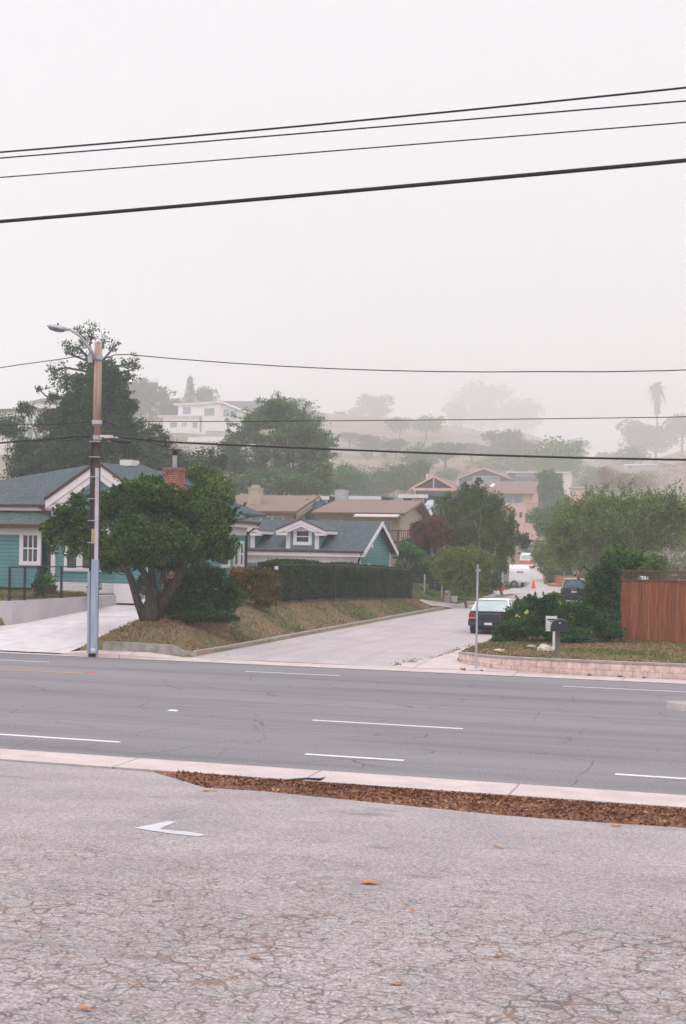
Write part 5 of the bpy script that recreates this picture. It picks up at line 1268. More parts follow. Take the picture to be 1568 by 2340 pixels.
# ================================================================== street sign pole
pb2 = P(1088, 1521, 39.3); pt2 = P(1092, 1290, 39.3)
SG = T('street_sign', 'galvanised street sign post seen edge-on at the corner of the side street', 'street sign', (pb2[0], 39.3, .1), st=False)
m = MB(); m.tube([(pb2[0], 39.3, -.05), (pt2[0], 39.3, pt2[2])], .032, 8); SG.part('post', m, 'metal')
a, b = P(1086, 1291, 39.3), P(1096, 1302, 39.3)
m = MB(); m.add([(a[0] + .02, 38.95, b[2]), (b[0], 39.9, b[2]), (b[0], 39.9, a[2]), (a[0] + .02, 38.95, a[2]), (a[0] + .03, 38.94, b[2]), (b[0] + .012, 39.89, b[2]), (b[0] + .012, 39.89, a[2]), (a[0] + .03, 38.94, a[2])],
                [(0, 1, 2, 3), (4, 7, 6, 5), (0, 4, 5, 1), (1, 5, 6, 2), (2, 6, 7, 3), (3, 7, 4, 0)]); SG.part('sign_blade', m, 'signgreen')
m = MB(); m.box(a[0] + .02, b[0] + .02, 39.2, 39.36, b[2] - .05, b[2] + .02); SG.part('bracket', m, 'metal')

# ================================================================== mailbox and notice
Zm = 38.9; bm = P(1273, 1508, Zm); X = bm[0]; zb = gw(X, Zm)
MBX = T('mailbox', 'black round-topped mailbox on a grey wooden post behind the block wall', 'mailbox', (X, Zm, zb), st=False)
zt = P(1273, 1441, Zm)[2]
MBX.part('post', MB().box(X - .06, X + .06, Zm - .06, Zm + .06, zb - .1, zt), 'barkg')
c = P(1275, 1428, Zm); zt2 = P(1273, 1414, Zm)[2]; hw = .25; r_ = hw
prof = [(-hw, zt)] + [(hw * math.cos(math.pi - math.pi * k / 12), zt2 - r_ * .92 + r_ * .92 * math.sin(math.pi * k / 12)) for k in range(13)] + [(hw, zt)]
m = MB().prism([(c[0] + a - .0, Zm - .3, z) for a, z in prof], (.10, .62, 0)); bx_ = MBX.part('box', m, 'black')
m = MB().prism([(c[0] + a * 1.05, Zm - .33, zt + (z - zt) * 1.02 - .005) for a, z in prof], (.0, .028, 0)); MBX.part('door', m, 'black', bx_)
m = MB().box(c[0] - .03, c[0] + .03, Zm - .37, Zm - .33, zt2 - .12, zt2 - .08); MBX.part('handle', m, 'greymetal', bx_)
Zs_ = 42.0; u, v = ray(1262, 1460); X = u * Zs_; zb = gw(X, Zs_)
NB = T('notice_board', 'white printed notice on a short white post behind the mailbox', 'notice', (X, Zs_, zb), st=False)
a = P(1247, 1442, Zs_); b = P(1273, 1408, Zs_)
bd = NB.part('board', MB().box(a[0], b[0], Zs_ - .02, Zs_, a[2], b[2]), 'sign')
w__ = b[0] - a[0]; h__ = b[2] - a[2]
m = MB(); m.box(a[0] + w__ * .12, a[0] + w__ * .9, Zs_ - .024, Zs_ - .0205, b[2] - h__ * .30, b[2] - h__ * .18); m.box(a[0] + w__ * .3, a[0] + w__ * .78, Zs_ - .024, Zs_ - .0205, b[2] - h__ * .40, b[2] - h__ * .34)
NB.part('heading', m, 'ink', bd)
m = MB(); rr_ = random.Random(4)
for i in range(9):
    z = b[2] - h__ * (.46 + .055 * i); m.box(a[0] + w__ * .1, a[0] + w__ * rr_.uniform(.75, .92), Zs_ - .023, Zs_ - .0204, z - .008, z)
m.box(a[0] + .01, a[0] + .02, Zs_ - .023, Zs_ - .0204, a[2] + .02, b[2] - .08)
NB.part('text_lines', m, 'inkgrey', bd)
NB.part('post', MB().box(P(1264, 1450, Zs_)[0], P(1272, 1450, Zs_)[0], Zs_ + .002, Zs_ + .09, zb - .05, b[2] - .1), 'white')
# rocks
def rock(x, y, Z, r, seed, label, mat='rock', sq=.7):
    rng = random.Random(seed); u, v = ray(x, y); X = u * Z; z = gw(X, Z); m = MB(); vs = []; nu, nv = 11, 7
    for j in range(nv + 1):
        ph = math.pi * j / nv
        for i in range(nu):
            th = 2 * math.pi * i / nu; k = r * rng.uniform(.78, 1.15)
            vs.append((X + k * math.sin(ph) * math.cos(th), Z + k * math.sin(ph) * math.sin(th), z + r * .3 + k * sq * math.cos(ph)))
    m.add(vs, [(j * nu + i, j * nu + (i + 1) % nu, (j + 1) * nu + (i + 1) % nu, (j + 1) * nu + i) for j in range(nv) for i in range(nu)])
    single('rock', m, mat, (X, Z, z), label, 'rock', st=False)
rock(1244, 1459, 42.0, .23, 1, 'larger white rock at the foot of the notice post'); rock(1258, 1459, 42.1, .13, 3, 'small white rock against the foot of the notice post'); rock(1267, 1458, 42.1, .15, 2, 'white rock directly behind the mailbox post')
rock(1215, 1452, 43.2, .15, 4, 'grey rock at the edge of the sprawling bush', 'kerb', .4); rock(1142, 1471, 41.5, .16, 5, 'pale flat stone where the bush meets the corner kerb', 'rock', .35)
rock(514, 1441, 42.6, .12, 6, 'small white stone on the bank below the shrubs') ; rock(1304, 1345, 115, .5, 7, 'large pale boulder by the far driveway') if 0 else None

# ================================================================== cedar fence
Zf = 46.6; a = P(1419, 1462, Zf); tF = toST(a[0], Zf)[1]; sF = toST(a[0], Zf)[0]
CF = T('cedar_fence', 'reddish cedar board fence panel topped with dark lattice at the right edge', 'fence', (sF, tF, .4))
zbF = a[2]; zmF = P(1419, 1325, Zf)[2]; ztF = P(1419, 1302, Zf)[2]
CF.part('board_panel', MB().box(sF + .02, sF + 5.0, tF, tF + .03, zbF, zmF - .03), 'cedar')
m = MB()
for k in range(1, 36): m.box(sF + .02 + k * .14 - .004, sF + .02 + k * .14 + .004, tF - .006, tF - .0005, zbF + .01, zmF - .04)
CF.part('board_gaps', m, 'darkwood')
m = MB(); m.box(sF - .03, sF + 5.0, tF - .03, tF + .06, zmF - .029, zmF + .03); m.box(sF - .03, sF + 5.0, tF - .03, tF + .06, ztF - .05, ztF); CF.part('rail', m, 'darkwood')
m = MB(); k = sF + .06
while k < sF + 5: m.box(k, k + .022, tF + .0, tF + .012, zmF + .03, ztF - .05); k += .095
k = zmF + .08
while k < ztF - .07: m.box(sF + .04, sF + 5, tF + .0125, tF + .024, k, k + .022); k += .08
CF.part('lattice', m, 'darkwood')
for k in (0, 2.4, 4.8): CF.part('post', MB().box(sF + k - .045, sF + k + .045, tF + .061, tF + .15, zbF - .3, ztF + .02), 'darkwood')

# ================================================================== black wire fence + hedge + gate
HF = T('wire_fence', 'black mesh fence running along the front of the clipped hedge', 'fence', (-18.3, 54, 1.2))
hp = [(FS(632, 1300, -18.15)[0]), 60, 66, 72, FS(936, 1330, -18.15)[0]]
for t in hp: z = gz(-18.15, t); HF.part('post', MB().box(-18.18, -18.11, t - .035, t + .035, z - .1, z + 1.75), 'black')
m = MB()
for zz in (1.7, .12):
    m.tube([(-18.15, t, gz(-18.15, t) + zz) for t in hp], .018, 5)
HF.part('rail', m, 'black')
m = MB(); t = hp[0]
while t < hp[-1]: z = gz(-18.15, t); m.tube([(-18.15, t, z + .1), (-18.15, t, z + 1.7)], .003, 3); t += .18
HF.part('wire_mesh', m, 'black')
p0 = FS(632, 1296, -18.15); 
HF.part('light_fitting', MB().box(-18.2, -18.06, hp[0] - .09, hp[0] - .04, gz(-18.15, hp[0]) + 1.5, gz(-18.15, hp[0]) + 1.64), 'white')
# gate in black bars
tA = FS(936, 1340, -18.2)[0]
Zg = 86
GA = T('metal_gate', 'low black metal gate and panels at the end of the hedge', 'gate', PST(1000, 1375, Zg)[:2] + (.35,))
tg = PST(1000, 1375, Zg)[1]; zg0 = PST(1000, 1372, Zg)[2]
for i, (xa, xb) in enumerate(((938, 968), (972, 1008), (1012, 1046), (1050, 1090))):
    a, b = FT(xa, 1340, tg)[0], FT(xb, 1340, tg)[0]; zt = FT(xa, 1316, tg)[1]; m = MB()
    m.box(a, b, tg, tg + .04, zt - .06, zt); m.box(a, b, tg, tg + .04, zg0 + .05, zg0 + .12); m.box(a, b, tg, tg + .04, (zt + zg0) / 2 - .1, (zt + zg0) / 2 - .04); k = a
    while k < b: m.box(k, k + .022, tg + .01, tg + .03, zg0 + .12, zt - .06); k += .13
    GA.part('gate_leaf' if i == 1 else 'panel', m, 'black')
    GA.part('post', MB().box(a - .09, a - .01, tg - .03, tg + .07, zg0 - .2, zt + .08), 'tan' if i in (0, 1, 2) else 'black')
# utility pedestals
def pedestal(x, yb, yt, Z, w_, label, lid=True):
    p = P(x, yb, Z); q = P(x, yt, Z); t = T('utility_pedestal', label, 'utility box', p, st=False)
    m = MB(); m.prism([(p[0] - w_, Z, p[2] - .2), (p[0] + w_, Z, p[2] - .2), (p[0] + w_ + .04, Z, q[2] - .08), (p[0] - w_ + .04, Z, q[2] - .08)], (0, w_ * 2, 0)); t.part('body', m, 'conduit')
    m = MB(); m.box(p[0] - w_ + .01, p[0] + w_ + .07, Z - .02, Z + w_ * 2 + .02, q[2] - .08, q[2]); t.part('cap', m, 'conduit')
    if lid: t.part('label_plate', MB().box(p[0] - w_ + .06, p[0] + .04, Z - .012, Z - .001, q[2] - .28, q[2] - .16), 'redplastic')
pedestal(1022, 1382, 1350, 82, .15, 'tall pale utility pedestal with a red tag beside the side street'); pedestal(1038, 1377, 1363, 84, .17, 'short pale utility box right of the taller pedestal', False)

# ================================================================== cone, bin
def cone(x, yb, Z):
    u, v = ray(x, yb); X = u * Z; z = gw(X, Z) + .08; t = T('traffic_cone', 'orange traffic cone beside the white trailer', 'traffic cone', (X, Z, z), st=False)
    m = MB(); m.tube([(X, Z, z + .04), (X, Z, z + .8)], [.2, .05], 14); t.part('cone', m, 'orange'); t.part('base', MB().box(X - .26, X + .26, Z - .26, Z + .26, z, z + .05), 'orange')
cone(1219, 1354, 117)
p = hit(1139, 1351); X, Y, z = p; Bn = T('plastic_bin', 'small red plastic bin on the grass left of the trailer', 'bin', p, st=False)
m = MB(); m.add([(X - .42, Y - .25, z), (X + .42, Y - .25, z), (X + .42, Y + .25, z), (X - .42, Y + .25, z), (X - .5, Y - .32, z + .5), (X + .5, Y - .32, z + .5), (X + .5, Y + .32, z + .5), (X - .5, Y + .32, z + .5)], [(0, 3, 2, 1), (4, 5, 6, 7), (0, 1, 5, 4), (1, 2, 6, 5), (2, 3, 7, 6), (3, 0, 4, 7)]); Bn.part('tub', m, 'redplastic')
Bn.part('lid', MB().box(X - .54, X + .54, Y - .36, Y + .36, z + .501, z + .6), 'redplastic')

# ================================================================== vehicles
def rot_thing(name, label, cat, X, Y, z, ang):
    t = T(name, label, cat, (0, 0, 0), st=False); t.e.location = (X, Y, z); t.e.rotation_euler = (0, 0, ang); return t
def wheel(t, x, y, r, w_, side):
    m = MB(); n = 20; vs = []
    for xx, rr in ((-w_ / 2, r * .72), (-w_ / 2, r * .93), (-w_ / 2 + .03, r), (w_ / 2 - .03, r), (w_ / 2, r * .93), (w_ / 2, r * .72)):
        for k in range(n): th = 2 * math.pi * k / n; vs.append((x + xx, y + rr * math.cos(th), r + rr * math.sin(th)))
    m.add(vs, [(j * n + k, j * n + (k + 1) % n, (j + 1) * n + (k + 1) % n, (j + 1) * n + k) for j in range(5) for k in range(n)] + [tuple(range(n)), tuple(range(5 * n, 6 * n))])
    wo = t.part('wheel', m, 'rubber'); m = MB(); m.tube([(x - w_ / 2 - .006, y, r), (x + w_ / 2 + .006, y, r)], r * .66, 16); t.part('rim', m, 'greymetal', wo)
def loft(stations):
    """stations along y: (y, [(x, z) half section from bottom centre to top centre])"""
    m = MB(); rings = []
    for y, sec in stations:
        ring = [(x, y, z) for x, z in sec] + [(-x, y, z) for x, z in sec[::-1] if x > 1e-6]; rings.append(ring)
    n = len(rings[0]); vs = [p for r in rings for p in r]
    fs = [(j * n + k, j * n + (k + 1) % n, (j + 1) * n + (k + 1) % n, (j + 1) * n + k) for j in range(len(rings) - 1) for k in range(n)]
    fs += [tuple(range(n))[::-1], tuple(range((len(rings) - 1) * n, len(rings) * n))]
    return m.add(vs, fs)
def car(name, label, X, Y, z, ang, W_, L_, belt, roof, gl, paint, glassm, rear='sedan', roofm=None, parts=()):
    """local frame: x right, y forward, rear bumper at y=0"""
    t = rot_thing(name, label, 'car', X, Y, z, ang); h = W_ / 2
    def sec(w_, zb, zt, sh=.0):
        return [(0, zb), (w_ * .86, zb), (w_ * .97, zb + .08), (w_, zb + (zt - zb) * .45), (w_ * .985, zt - .12), (w_ * .93, zt - .02), (w_ * .80, zt), (0, zt + .02)]
    ys = [(0, h * .90, .36, belt - .10), (.06, h * .95, .30, belt - .05), (.25, h * .99, .24, belt), (gl[0], h, .2, belt + .01), (L_ * .5, h, .19, belt), (gl[3], h, .2, belt - .03), (L_ - .5, h * .97, .22, belt - .16), (L_ - .08, h * .9, .26, belt - .27), (L_, h * .82, .34, belt - .36)]
    t.part('body', loft([(y, sec(w_, a, b)) for y, w_, a, b in ys]), paint, smooth=True)
    y0, y1, y2, y3 = gl; hb, ht = h * .90, h * .72
    V = [(-hb, y0, belt - .01), (hb, y0, belt - .01), (hb, y3, belt - .02), (-hb, y3, belt - .02), (-ht, y1, roof - .04), (ht, y1, roof - .04), (ht, y2, roof - .04), (-ht, y2, roof - .04)]
    m = MB().add(V, [(0, 1, 5, 4), (1, 2, 6, 5), (2, 3, 7, 6), (3, 0, 4, 7), (4, 5, 6, 7)]); t.part('windows', m, glassm)
    m = MB(); rr = loft([(y1 - .05, [(0, roof - .05), (ht + .01, roof - .05), (ht - .05, roof - .03), (0, roof - .02)]), (y1 + .15, [(0, roof - .05), (ht + .03, roof - .05), (ht - .04, roof - .005), (0, roof + .02)]), (y2 - .1, [(0, roof - .05), (ht + .03, roof - .05), (ht - .04, roof - .01), (0, roof + .01)]), (y2 + .05, [(0, roof - .05), (ht + .01, roof - .05), (ht - .05, roof - .04), (0, roof - .03)])])
    t.part('roof', rr, roofm or paint, smooth=True)
    for sg in (-1, 1):
        for pa, pb_, r_ in (((sg * hb, y0, belt - .02), (sg * (ht + .01), y1, roof - .04), .045), ((sg * hb, y3, belt - .03), (sg * (ht + .01), y2, roof - .04), .035), ((sg * (hb + .01), (y0 + y3) / 2, belt - .02), (sg * (ht + .02), (y1 + y2) / 2, roof - .04), .035)):
            t.part('pillar', MB().tube([pa, pb_], r_, 6), roofm or paint)
    for sg in (-1, 1):
        for y in (L_ * .19, L_ * .8): wheel(t, sg * (h - .12), y, .31 * (1 if rear == 'sedan' else 1.15), .2, sg)
    return t, h
# blue sedan seen from behind
X, Y, z = P(1118, 1453, 55.5); ang = -R(14)
CAR, h = car('parked_sedan', 'dark blue sedan seen from behind, parked at the kerb behind the sprawling bush', X - .04, 55.5, .02, ang, 1.76, 4.5, .96, 1.43, (.62, 1.25, 2.55, 3.35), 'carblue', 'palegreen', roofm='whitepaint')  # white roof and pillars: sky reflection painted on a dark blue car
CAR.part('boot_lid', loft([(.02, [(0, .955), (.72, .955), (.70, .975), (0, .985)]), (.66, [(0, .955), (.76, .955), (.74, .985), (0, .995)])]), 'greymetal', label='boot lid with the sky reflection painted in pale grey')  # grey stands in for sky reflected on the blue lid
m = MB().box(-.84, .84, -.07, .12, .36, .60); CAR.part('bumper', m, 'carblue'); CAR.part('bumper_strip', MB().box(-.82, .82, -.085, -.071, .50, .54), 'black')
for sg in (-1, 1):
    CAR.part('tail_light', MB().box(min(sg * .45, sg * .82), max(sg * .45, sg * .82), -.02, .1, .68, .84), 'taillight'); CAR.part('indicator', MB().box(min(sg * .5, sg * .83), max(sg * .5, sg * .83), -.03, .08, .645, .705), 'amber')
CAR.part('rear_panel', MB().box(-.44, .44, -.012, .1, .66, .84), 'black'); CAR.part('number_plate', MB().box(-.16, .16, -.10, -.087, .40, .49), 'sign')
CAR.part('under_tray', MB().box(-.7, .7, .1, 4.2, .16, .30), 'rubber'); CAR.part('reflector', MB().box(-.7, -.5, -.078, -.0705, .44, .48), 'taillight')
# dark suv
X, Y, z = P(1311, 1388, 89); ang = -R(10)
SUV, h = car('parked_suv', 'dark SUV with a pale roof seen from behind farther up the side street', X, 89, .02, ang, 1.78, 4.4, 1.02, 1.64, (.05, .35, 2.9, 3.5), 'carblack', 'carglass', rear='suv', roofm='greymetal')
for sg in (-1, 1): SUV.part('tail_light', MB().box(min(sg * .72, sg * .86), max(sg * .72, sg * .86), -.04, .08, .72, .95), 'taillight')
SUV.part('bumper', MB().box(-.84, .84, -.1, .1, .38, .58), 'black'); SUV.part('number_plate', MB().box(-.17, .17, -.05, .0, .72, .84), 'sign'); SUV.part('handle', MB().box(-.2, .2, -.06, .0, .90, .94), 'chrome')
# white rounded small car
p = hit(1352, 1338); ang = R(158)
VW, h = car('parked_car', 'rounded old white car half hidden by the dark bush behind the SUV', p[0] + .3, 104, gw(p[0], 104) + .05, R(165), 1.55, 4.0, .95, 1.52, (.3, .9, 2.2, 2.75), 'whitepaint', 'palegreen', roofm='whitepaint')
for sg in (-1, 1): VW.part('headlight', MB().tube([(sg * .55, 3.9, .68), (sg * .55, 4.03, .68)], .10, 12), 'chrome'); VW.part('fender', ellips((sg * .68, 3.35, .48), (.17, .5, .34), 0), 'whitepaint', smooth=True)
# vintage trailer
p = P(1180, 1350, 119); zt_ = gw(p[0], 119)
TR = rot_thing('camper_trailer', 'small rounded white camper trailer with a teal lower stripe beside the driveway', 'trailer', p[0] + .25, 119.0, max(0, zt_) - .02, R(9))
def tprof(k=1.0):
    pr = [(0.12, .42), (0, .6), (0, 1.55), (.08, 1.85), (.3, 2.08), (.7, 2.16), (3.2, 2.16), (3.6, 2.05), (3.85, 1.75), (3.95, 1.2), (3.9, .42)]
    return pr
hw = .95
m = MB(); m.prism([(-hw, y, z) for y, z in tprof()], (2 * hw, 0, 0)); body = TR.part('body', m, 'trailerwhite')
m = MB(); m.prism([(-hw - .02, y * .985 + .03, z) for y, z in tprof()], (.018, 0, 0)); sd = TR.part('side_panel', m, 'trailergrey')
m = MB(); m.prism([(-hw - .03, y, z) for y, z in ((.1, .42), (.02, .72), (1.5, .72), (1.5, .42))], (.009, 0, 0)); m.prism([(-hw - .03, y, z) for y, z in ((2.7, .42), (2.7, .72), (3.9, .72), (3.9, .42))], (.009, 0, 0)); TR.part('stripe', m, 'tealpaint', sd)
for (a, b, c, d) in ((.45, 1.25, 1.38, 1.72), (2.2, 2.6, 1.2, 1.85)): 
    f = TR.part('window', MB().box(-hw - .05, -hw - .021, a - .05, b + .05, c - .05, d + .05), 'trailergrey', sd); TR.part('pane', MB().box(-hw - .06, -hw - .051, a, b, c, d), 'glass', f)
TR.part('door', MB().box(-hw - .04, -hw - .021, 1.75, 2.15, .5, 1.9), 'trailerwhite', sd)
f = TR.part('vent', MB().box(-.25, .35, -.05, -.001, 1.52, 1.60), 'black')
TR.part('belt_line', MB().box(-hw + .04, hw - .04, -.03, -.001, .66, .70), 'trailergrey'); TR.part('rear_skirt', MB().box(-hw + .1, hw + .02, -.06, -.001, .42, .64), 'trailergrey')
m = MB(); m.tube([(-.5, -.16, .48), (-.5, -.04, .48)], .33, 18); sp = TR.part('spare_wheel', m, 'rubber'); m = MB(); m.tube([(-.5, -.19, .48), (-.5, -.165, .48)], .2, 14); TR.part('cover', m, 'barkg', sp)
TR.part('gas_box', MB().box(.15, .55, -.4, -.07, .12, .62), 'black'); m = MB(); m.tube([(.4, -.45, .1), (.4, -.45, .6)], .07, 8); TR.part('jack', m, 'metal')
for sg in (-1, 1): wheel(TR, sg * .85, 1.9, .32, .18, sg)
# orange van
p = hit(1208, 1301); ang = R(190)
VN = rot_thing('parked_van', 'orange-red and white van parked at the top of the pale driveway', 'van', p[0], p[1] + 2, p[2] + .05, R(-12))
hw = .82
m = MB(); m.prism([(-hw, y, z) for y, z in ((-.02, .3), (-.06, .6), (.0, 1.0), (3.9, 1.0), (4.0, .3))], (2 * hw, 0, 0)); VN.part('body', m, 'vanred')
m = MB(); m.add([(-hw, 0, 1.0), (hw, 0, 1.0), (hw, 3.9, 1.0), (-hw, 3.9, 1.0), (-hw * .86, .28, 1.72), (hw * .86, .28, 1.72), (hw * .86, 3.7, 1.72), (-hw * .86, 3.7, 1.72), (-hw * .6, .5, 1.9), (hw * .6, .5, 1.9), (hw * .6, 3.4, 1.9), (-hw * .6, 3.4, 1.9)],
               [(0, 1, 5, 4), (1, 2, 6, 5), (2, 3, 7, 6), (3, 0, 4, 7), (4, 5, 9, 8), (5, 6, 10, 9), (6, 7, 11, 10), (7, 4, 8, 11), (8, 9, 10, 11)]); VN.part('cabin', m, 'whitepaint')
m = MB(); m.add([(-hw * .8, .04, 1.12), (hw * .8, .04, 1.12), (hw * .74, .23, 1.62), (-hw * .74, .23, 1.62)], [(0, 1, 2, 3)]); m.v = [(a, b - .03, c) for a, b, c in m.v]; VN.part('windscreen', m, 'palegreen')
VN.part('bumper', MB().box(-hw - .03, hw + .03, -.2, -.02, .34, .52), 'whitepaint')
for sg in (-1, 1): VN.part('headlight', MB().tube([(sg * .55, -.1, .75), (sg * .55, -.02, .75)], .1, 12), 'chrome'); wheel(VN, sg * .7, .7, .31, .18, sg); wheel(VN, sg * .7, 3.2, .31, .18, sg)

# ================================================================== terraced beds right of the far driveway
def bed(x0, x1, yb, yt, Z, d, mat, label, name='timber_planter'):
    a = P(x0, yb, Z); b = P(x1, yt, Z); o_ = (a[0], Z, a[2] - .4); t = T(name, label, 'planter', o_, st=False)
    m = MB().box(a[0], b[0], Z, Z + .1, a[2] - .6, b[2]); m.box(a[0], a[0] + .1, Z + .1, Z + d, a[2] - .6, b[2]); m.box(b[0] - .1, b[0], Z + .1, Z + d, a[2] - .6, b[2]); t.part('frame', m, mat)
    t.part('soil', MB().box(a[0] + .1, b[0] - .1, Z + .1, Z + d, a[2] - .5, b[2] - .08), 'mulch')
bed(1259, 1285, 1345, 1335, 120, 2.5, 'orangebrick', 'low rust-orange planter edge left of the SUV roof')
bed(1272, 1322, 1324, 1316, 124, 3, 'orangebrick', 'long rust-orange terrace edge behind the SUV'); bed(1290, 1318, 1312, 1303, 129, 2, 'cream', 'pale stone terrace edge above the orange one')
bed(1284, 1322, 1335, 1329, 121, 2.2, 'orangebrick', 'short rust-orange planter edge directly above the SUV roof')
a = P(1262, 1310, 133); b = P(1276, 1281, 133)
single('rust_panel', MB().prism([(a[0] - .1, 133, a[2] - .5), (b[0] - .25, 133, a[2] - .5), (b[0], 133, b[2]), (a[0] + .1, 133, b[2] - .2)], (0, .15, 0)), 'cedar', (a[0], 133, a[2] - .5), 'upright rust-orange timber screen among the bushes by the far driveway', 'screen', st=False)
a = P(1322, 1345, 118); b = P(1328, 1305, 118)
single('timber_post', MB().box(a[0], b[0], 118, 118.3, a[2] - .3, b[2]), 'cedar', (a[0], 118, a[2] - .3), 'rust-coloured timber post left of the rounded white car', 'post', st=False)
# dark pergola behind the van
tP = PST(1225, 1245, ZW(152)); PG = T('pergola', 'dark timber pergola at the head of the pale driveway', 'pergola', (tP[0], tP[1], 2))
f = lambda x, y: FT(x, y, tP[1])
a, b = f(1205, 1245)[0], f(1262, 1245)[0]; z1_ = f(1230, 1236)[1]
m = MB().box(a, b, tP[1], tP[1] + .2, z1_ - .2, z1_); 
for k in range(9): m.box(a + (b - a) * k / 8.2, a + (b - a) * k / 8.2 + .1, tP[1] - .3, tP[1] + 3, z1_ + .003, z1_ + .15)
PG.part('beams', m, 'darkwood')
for k in range(4): PG.part('post', MB().box(a + (b - a) * k / 3.1, a + (b - a) * k / 3.1 + .15, tP[1] + .02, tP[1] + .18, 1.2, z1_ - .201), 'darkwood')
# ================================================================== vegetation
# the oak in front of the house
oakb = [(165, 1192, 60, 48), (245, 1162, 72, 42, .6), (320, 1140, 80, 48), (400, 1170, 85, 55, .4), (480, 1190, 62, 60, -.3), (130, 1225, 38, 38, -.4), (210, 1240, 70, 45, -.6), (300, 1225, 90, 62, -.8), (400, 1240, 85, 50, -.5), (480, 1250, 58, 42), (188, 1142, 34, 16), (290, 1117, 32, 13), (345, 1112, 40, 20), (455, 1135, 50, 30, .5), (270, 1285, 55, 25, .3), (390, 1280, 70, 28, .2), (115, 1210, 20, 18), (515, 1180, 26, 34), (510, 1260, 30, 26)]
OK = tree('oak_tree', 'broad dark green oak on the dry mound in front of the teal house', 340, 46.3, oakb, 'oak', 74000, .10, .12, 11, depth=.85, trunk=False, sub=.31, shell=.36, strand=(520, .5, 26, .45))
def limb(t, px, rads, mat='bark', name='limb', n=9):
    m = MB(); m.tube([P(x, y, Z) for x, y, Z in px], rads, n); return t.part(name, m, mat, smooth=True)
def oakpt(x, y, d=0): return (x, y, 46.3 + d)
m = MB(); 
def tb(px, rads): m.tube([P(*oakpt(*q)) for q in px], rads, 9)
tb([(342, 1420, 0), (343, 1395, 0), (345, 1375, 0)], [.36, .30, .22])
tb([(330, 1412, 0), (315, 1375, 0), (302, 1330, -.1), (290, 1300, -.2), (268, 1270, -.3), (235, 1235, -.3)], [.19, .14, .125, .115, .09, .05])
tb([(345, 1400, 0), (341, 1350, 0), (338, 1320, .1), (322, 1300, .1), (318, 1270, .2), (330, 1220, .2)], [.2, .14, .12, .11, .09, .05])
tb([(350, 1400, .1), (352, 1350, .1), (346, 1310, .2), (345, 1260, .2), (352, 1200, .2)], [.2, .14, .12, .10, .05])
tb([(362, 1408, .1), (378, 1370, .1), (400, 1330, .1), (420, 1290, .1), (440, 1250, .2), (455, 1210, .2)], [.2, .16, .14, .13, .09, .05])
tb([(385, 1350, .1), (372, 1320, .2), (382, 1280, .2), (400, 1240, .2)], [.12, .10, .08, .05])
tb([(304, 1335, -.1), (325, 1345, .0), (338, 1360, 0)], [.06, .08, .09])
OK.part('trunk', m, 'bark', smooth=True)
tree('bush', 'dense dark green bush under the right side of the oak', 450, 48.0, [(430, 1350, 60, 52), (490, 1360, 62, 52, .3), (400, 1375, 35, 35, -.3), (455, 1315, 60, 25, .2), (520, 1375, 30, 35, .4), (480, 1390, 50, 24, -.3)], 'bush', 30000, .10, .05, 12, cat='bush', sub=.36, shell=.5, limbs=3)
tree('bush', 'brown-tipped shrub at the left end of the clipped hedge', 590, 53.0, [(580, 1345, 42, 40), (610, 1350, 28, 38), (575, 1312, 45, 16, .1), (612, 1318, 20, 20), (548, 1330, 25, 34)], 'brownbush', 17000, .09, .04, 13, cat='bush', sub=.36, shell=.5, limbs=3)
tree('bush', 'low dark ivy clump spilling down the bank below the shrubs', 500, 46.2, [(440, 1408, 45, 12), (510, 1412, 35, 9, .2)], 'hedge', 5000, .09, .02, 14, cat='bush', limbs=1, trunk=False)
tree('garden_tree', 'bright green tree behind the oak and brick chimney', 460, 62, [(440, 1090, 30, 28), (480, 1110, 36, 32), (425, 1130, 40, 42), (500, 1150, 34, 45), (460, 1160, 45, 40), (412, 1085, 14, 14)], 'bright', 24000, .13, .15, 15)
# clipped hedge along the driveway: a box of leaves
rng = np.random.default_rng(20)
t0 = FS(636, 1300, -18.5)[0]; t1 = FS(934, 1330, -18.5)[0]
HG = T('clipped_hedge', 'long clipped dark green hedge on top of the bank in front of the garage', 'hedge', (-18.9, t0, 1.2))
n = 95000; tt = rng.uniform(t0, t1, n); face = rng.random(n)
gzv = np.array([gz(-18.4, a) for a in tt])
top = 1.62 + .05 * np.sin(tt * 2.1) + .05 * np.sin(tt * .9 + 1); wob = .08 * np.sin(tt * 3.1) + .05 * np.sin(tt * 1.3)
ssv = np.where(face < .6, -18.32 + wob + rng.normal(size=n) * .05, rng.uniform(-19.4, -18.3, n))
zzv = np.where(face < .6, gzv + rng.uniform(0, 1, n) * top, np.where(face < .8, gzv + top + rng.normal(size=n) * .04, gzv + rng.uniform(0, 1, n) * top))
endm = rng.random(n) < .05; tt = np.where(endm, t0 + rng.normal(size=n) * .05, tt); ssv = np.where(endm, rng.uniform(-19.4, -18.3, n), ssv); zzv = np.where(endm, gzv[0] * 0 + 1.25 + rng.uniform(0, 1.6, n), zzv)
V = leaf_quads(np.stack([ssv, tt, zzv], 1), .09, rng)
quads_obj('foliage', V, 'hedge', HG.e, HG.o)
mm = MB(); k = t0 + .4
while k < t1: mm.tube([(-18.85, k, gz(-18.6, k) - .1), (-18.85, k, gz(-18.6, k) + 1.1)], .05, 5); k += .9
HG.part('stems', mm, 'bark')
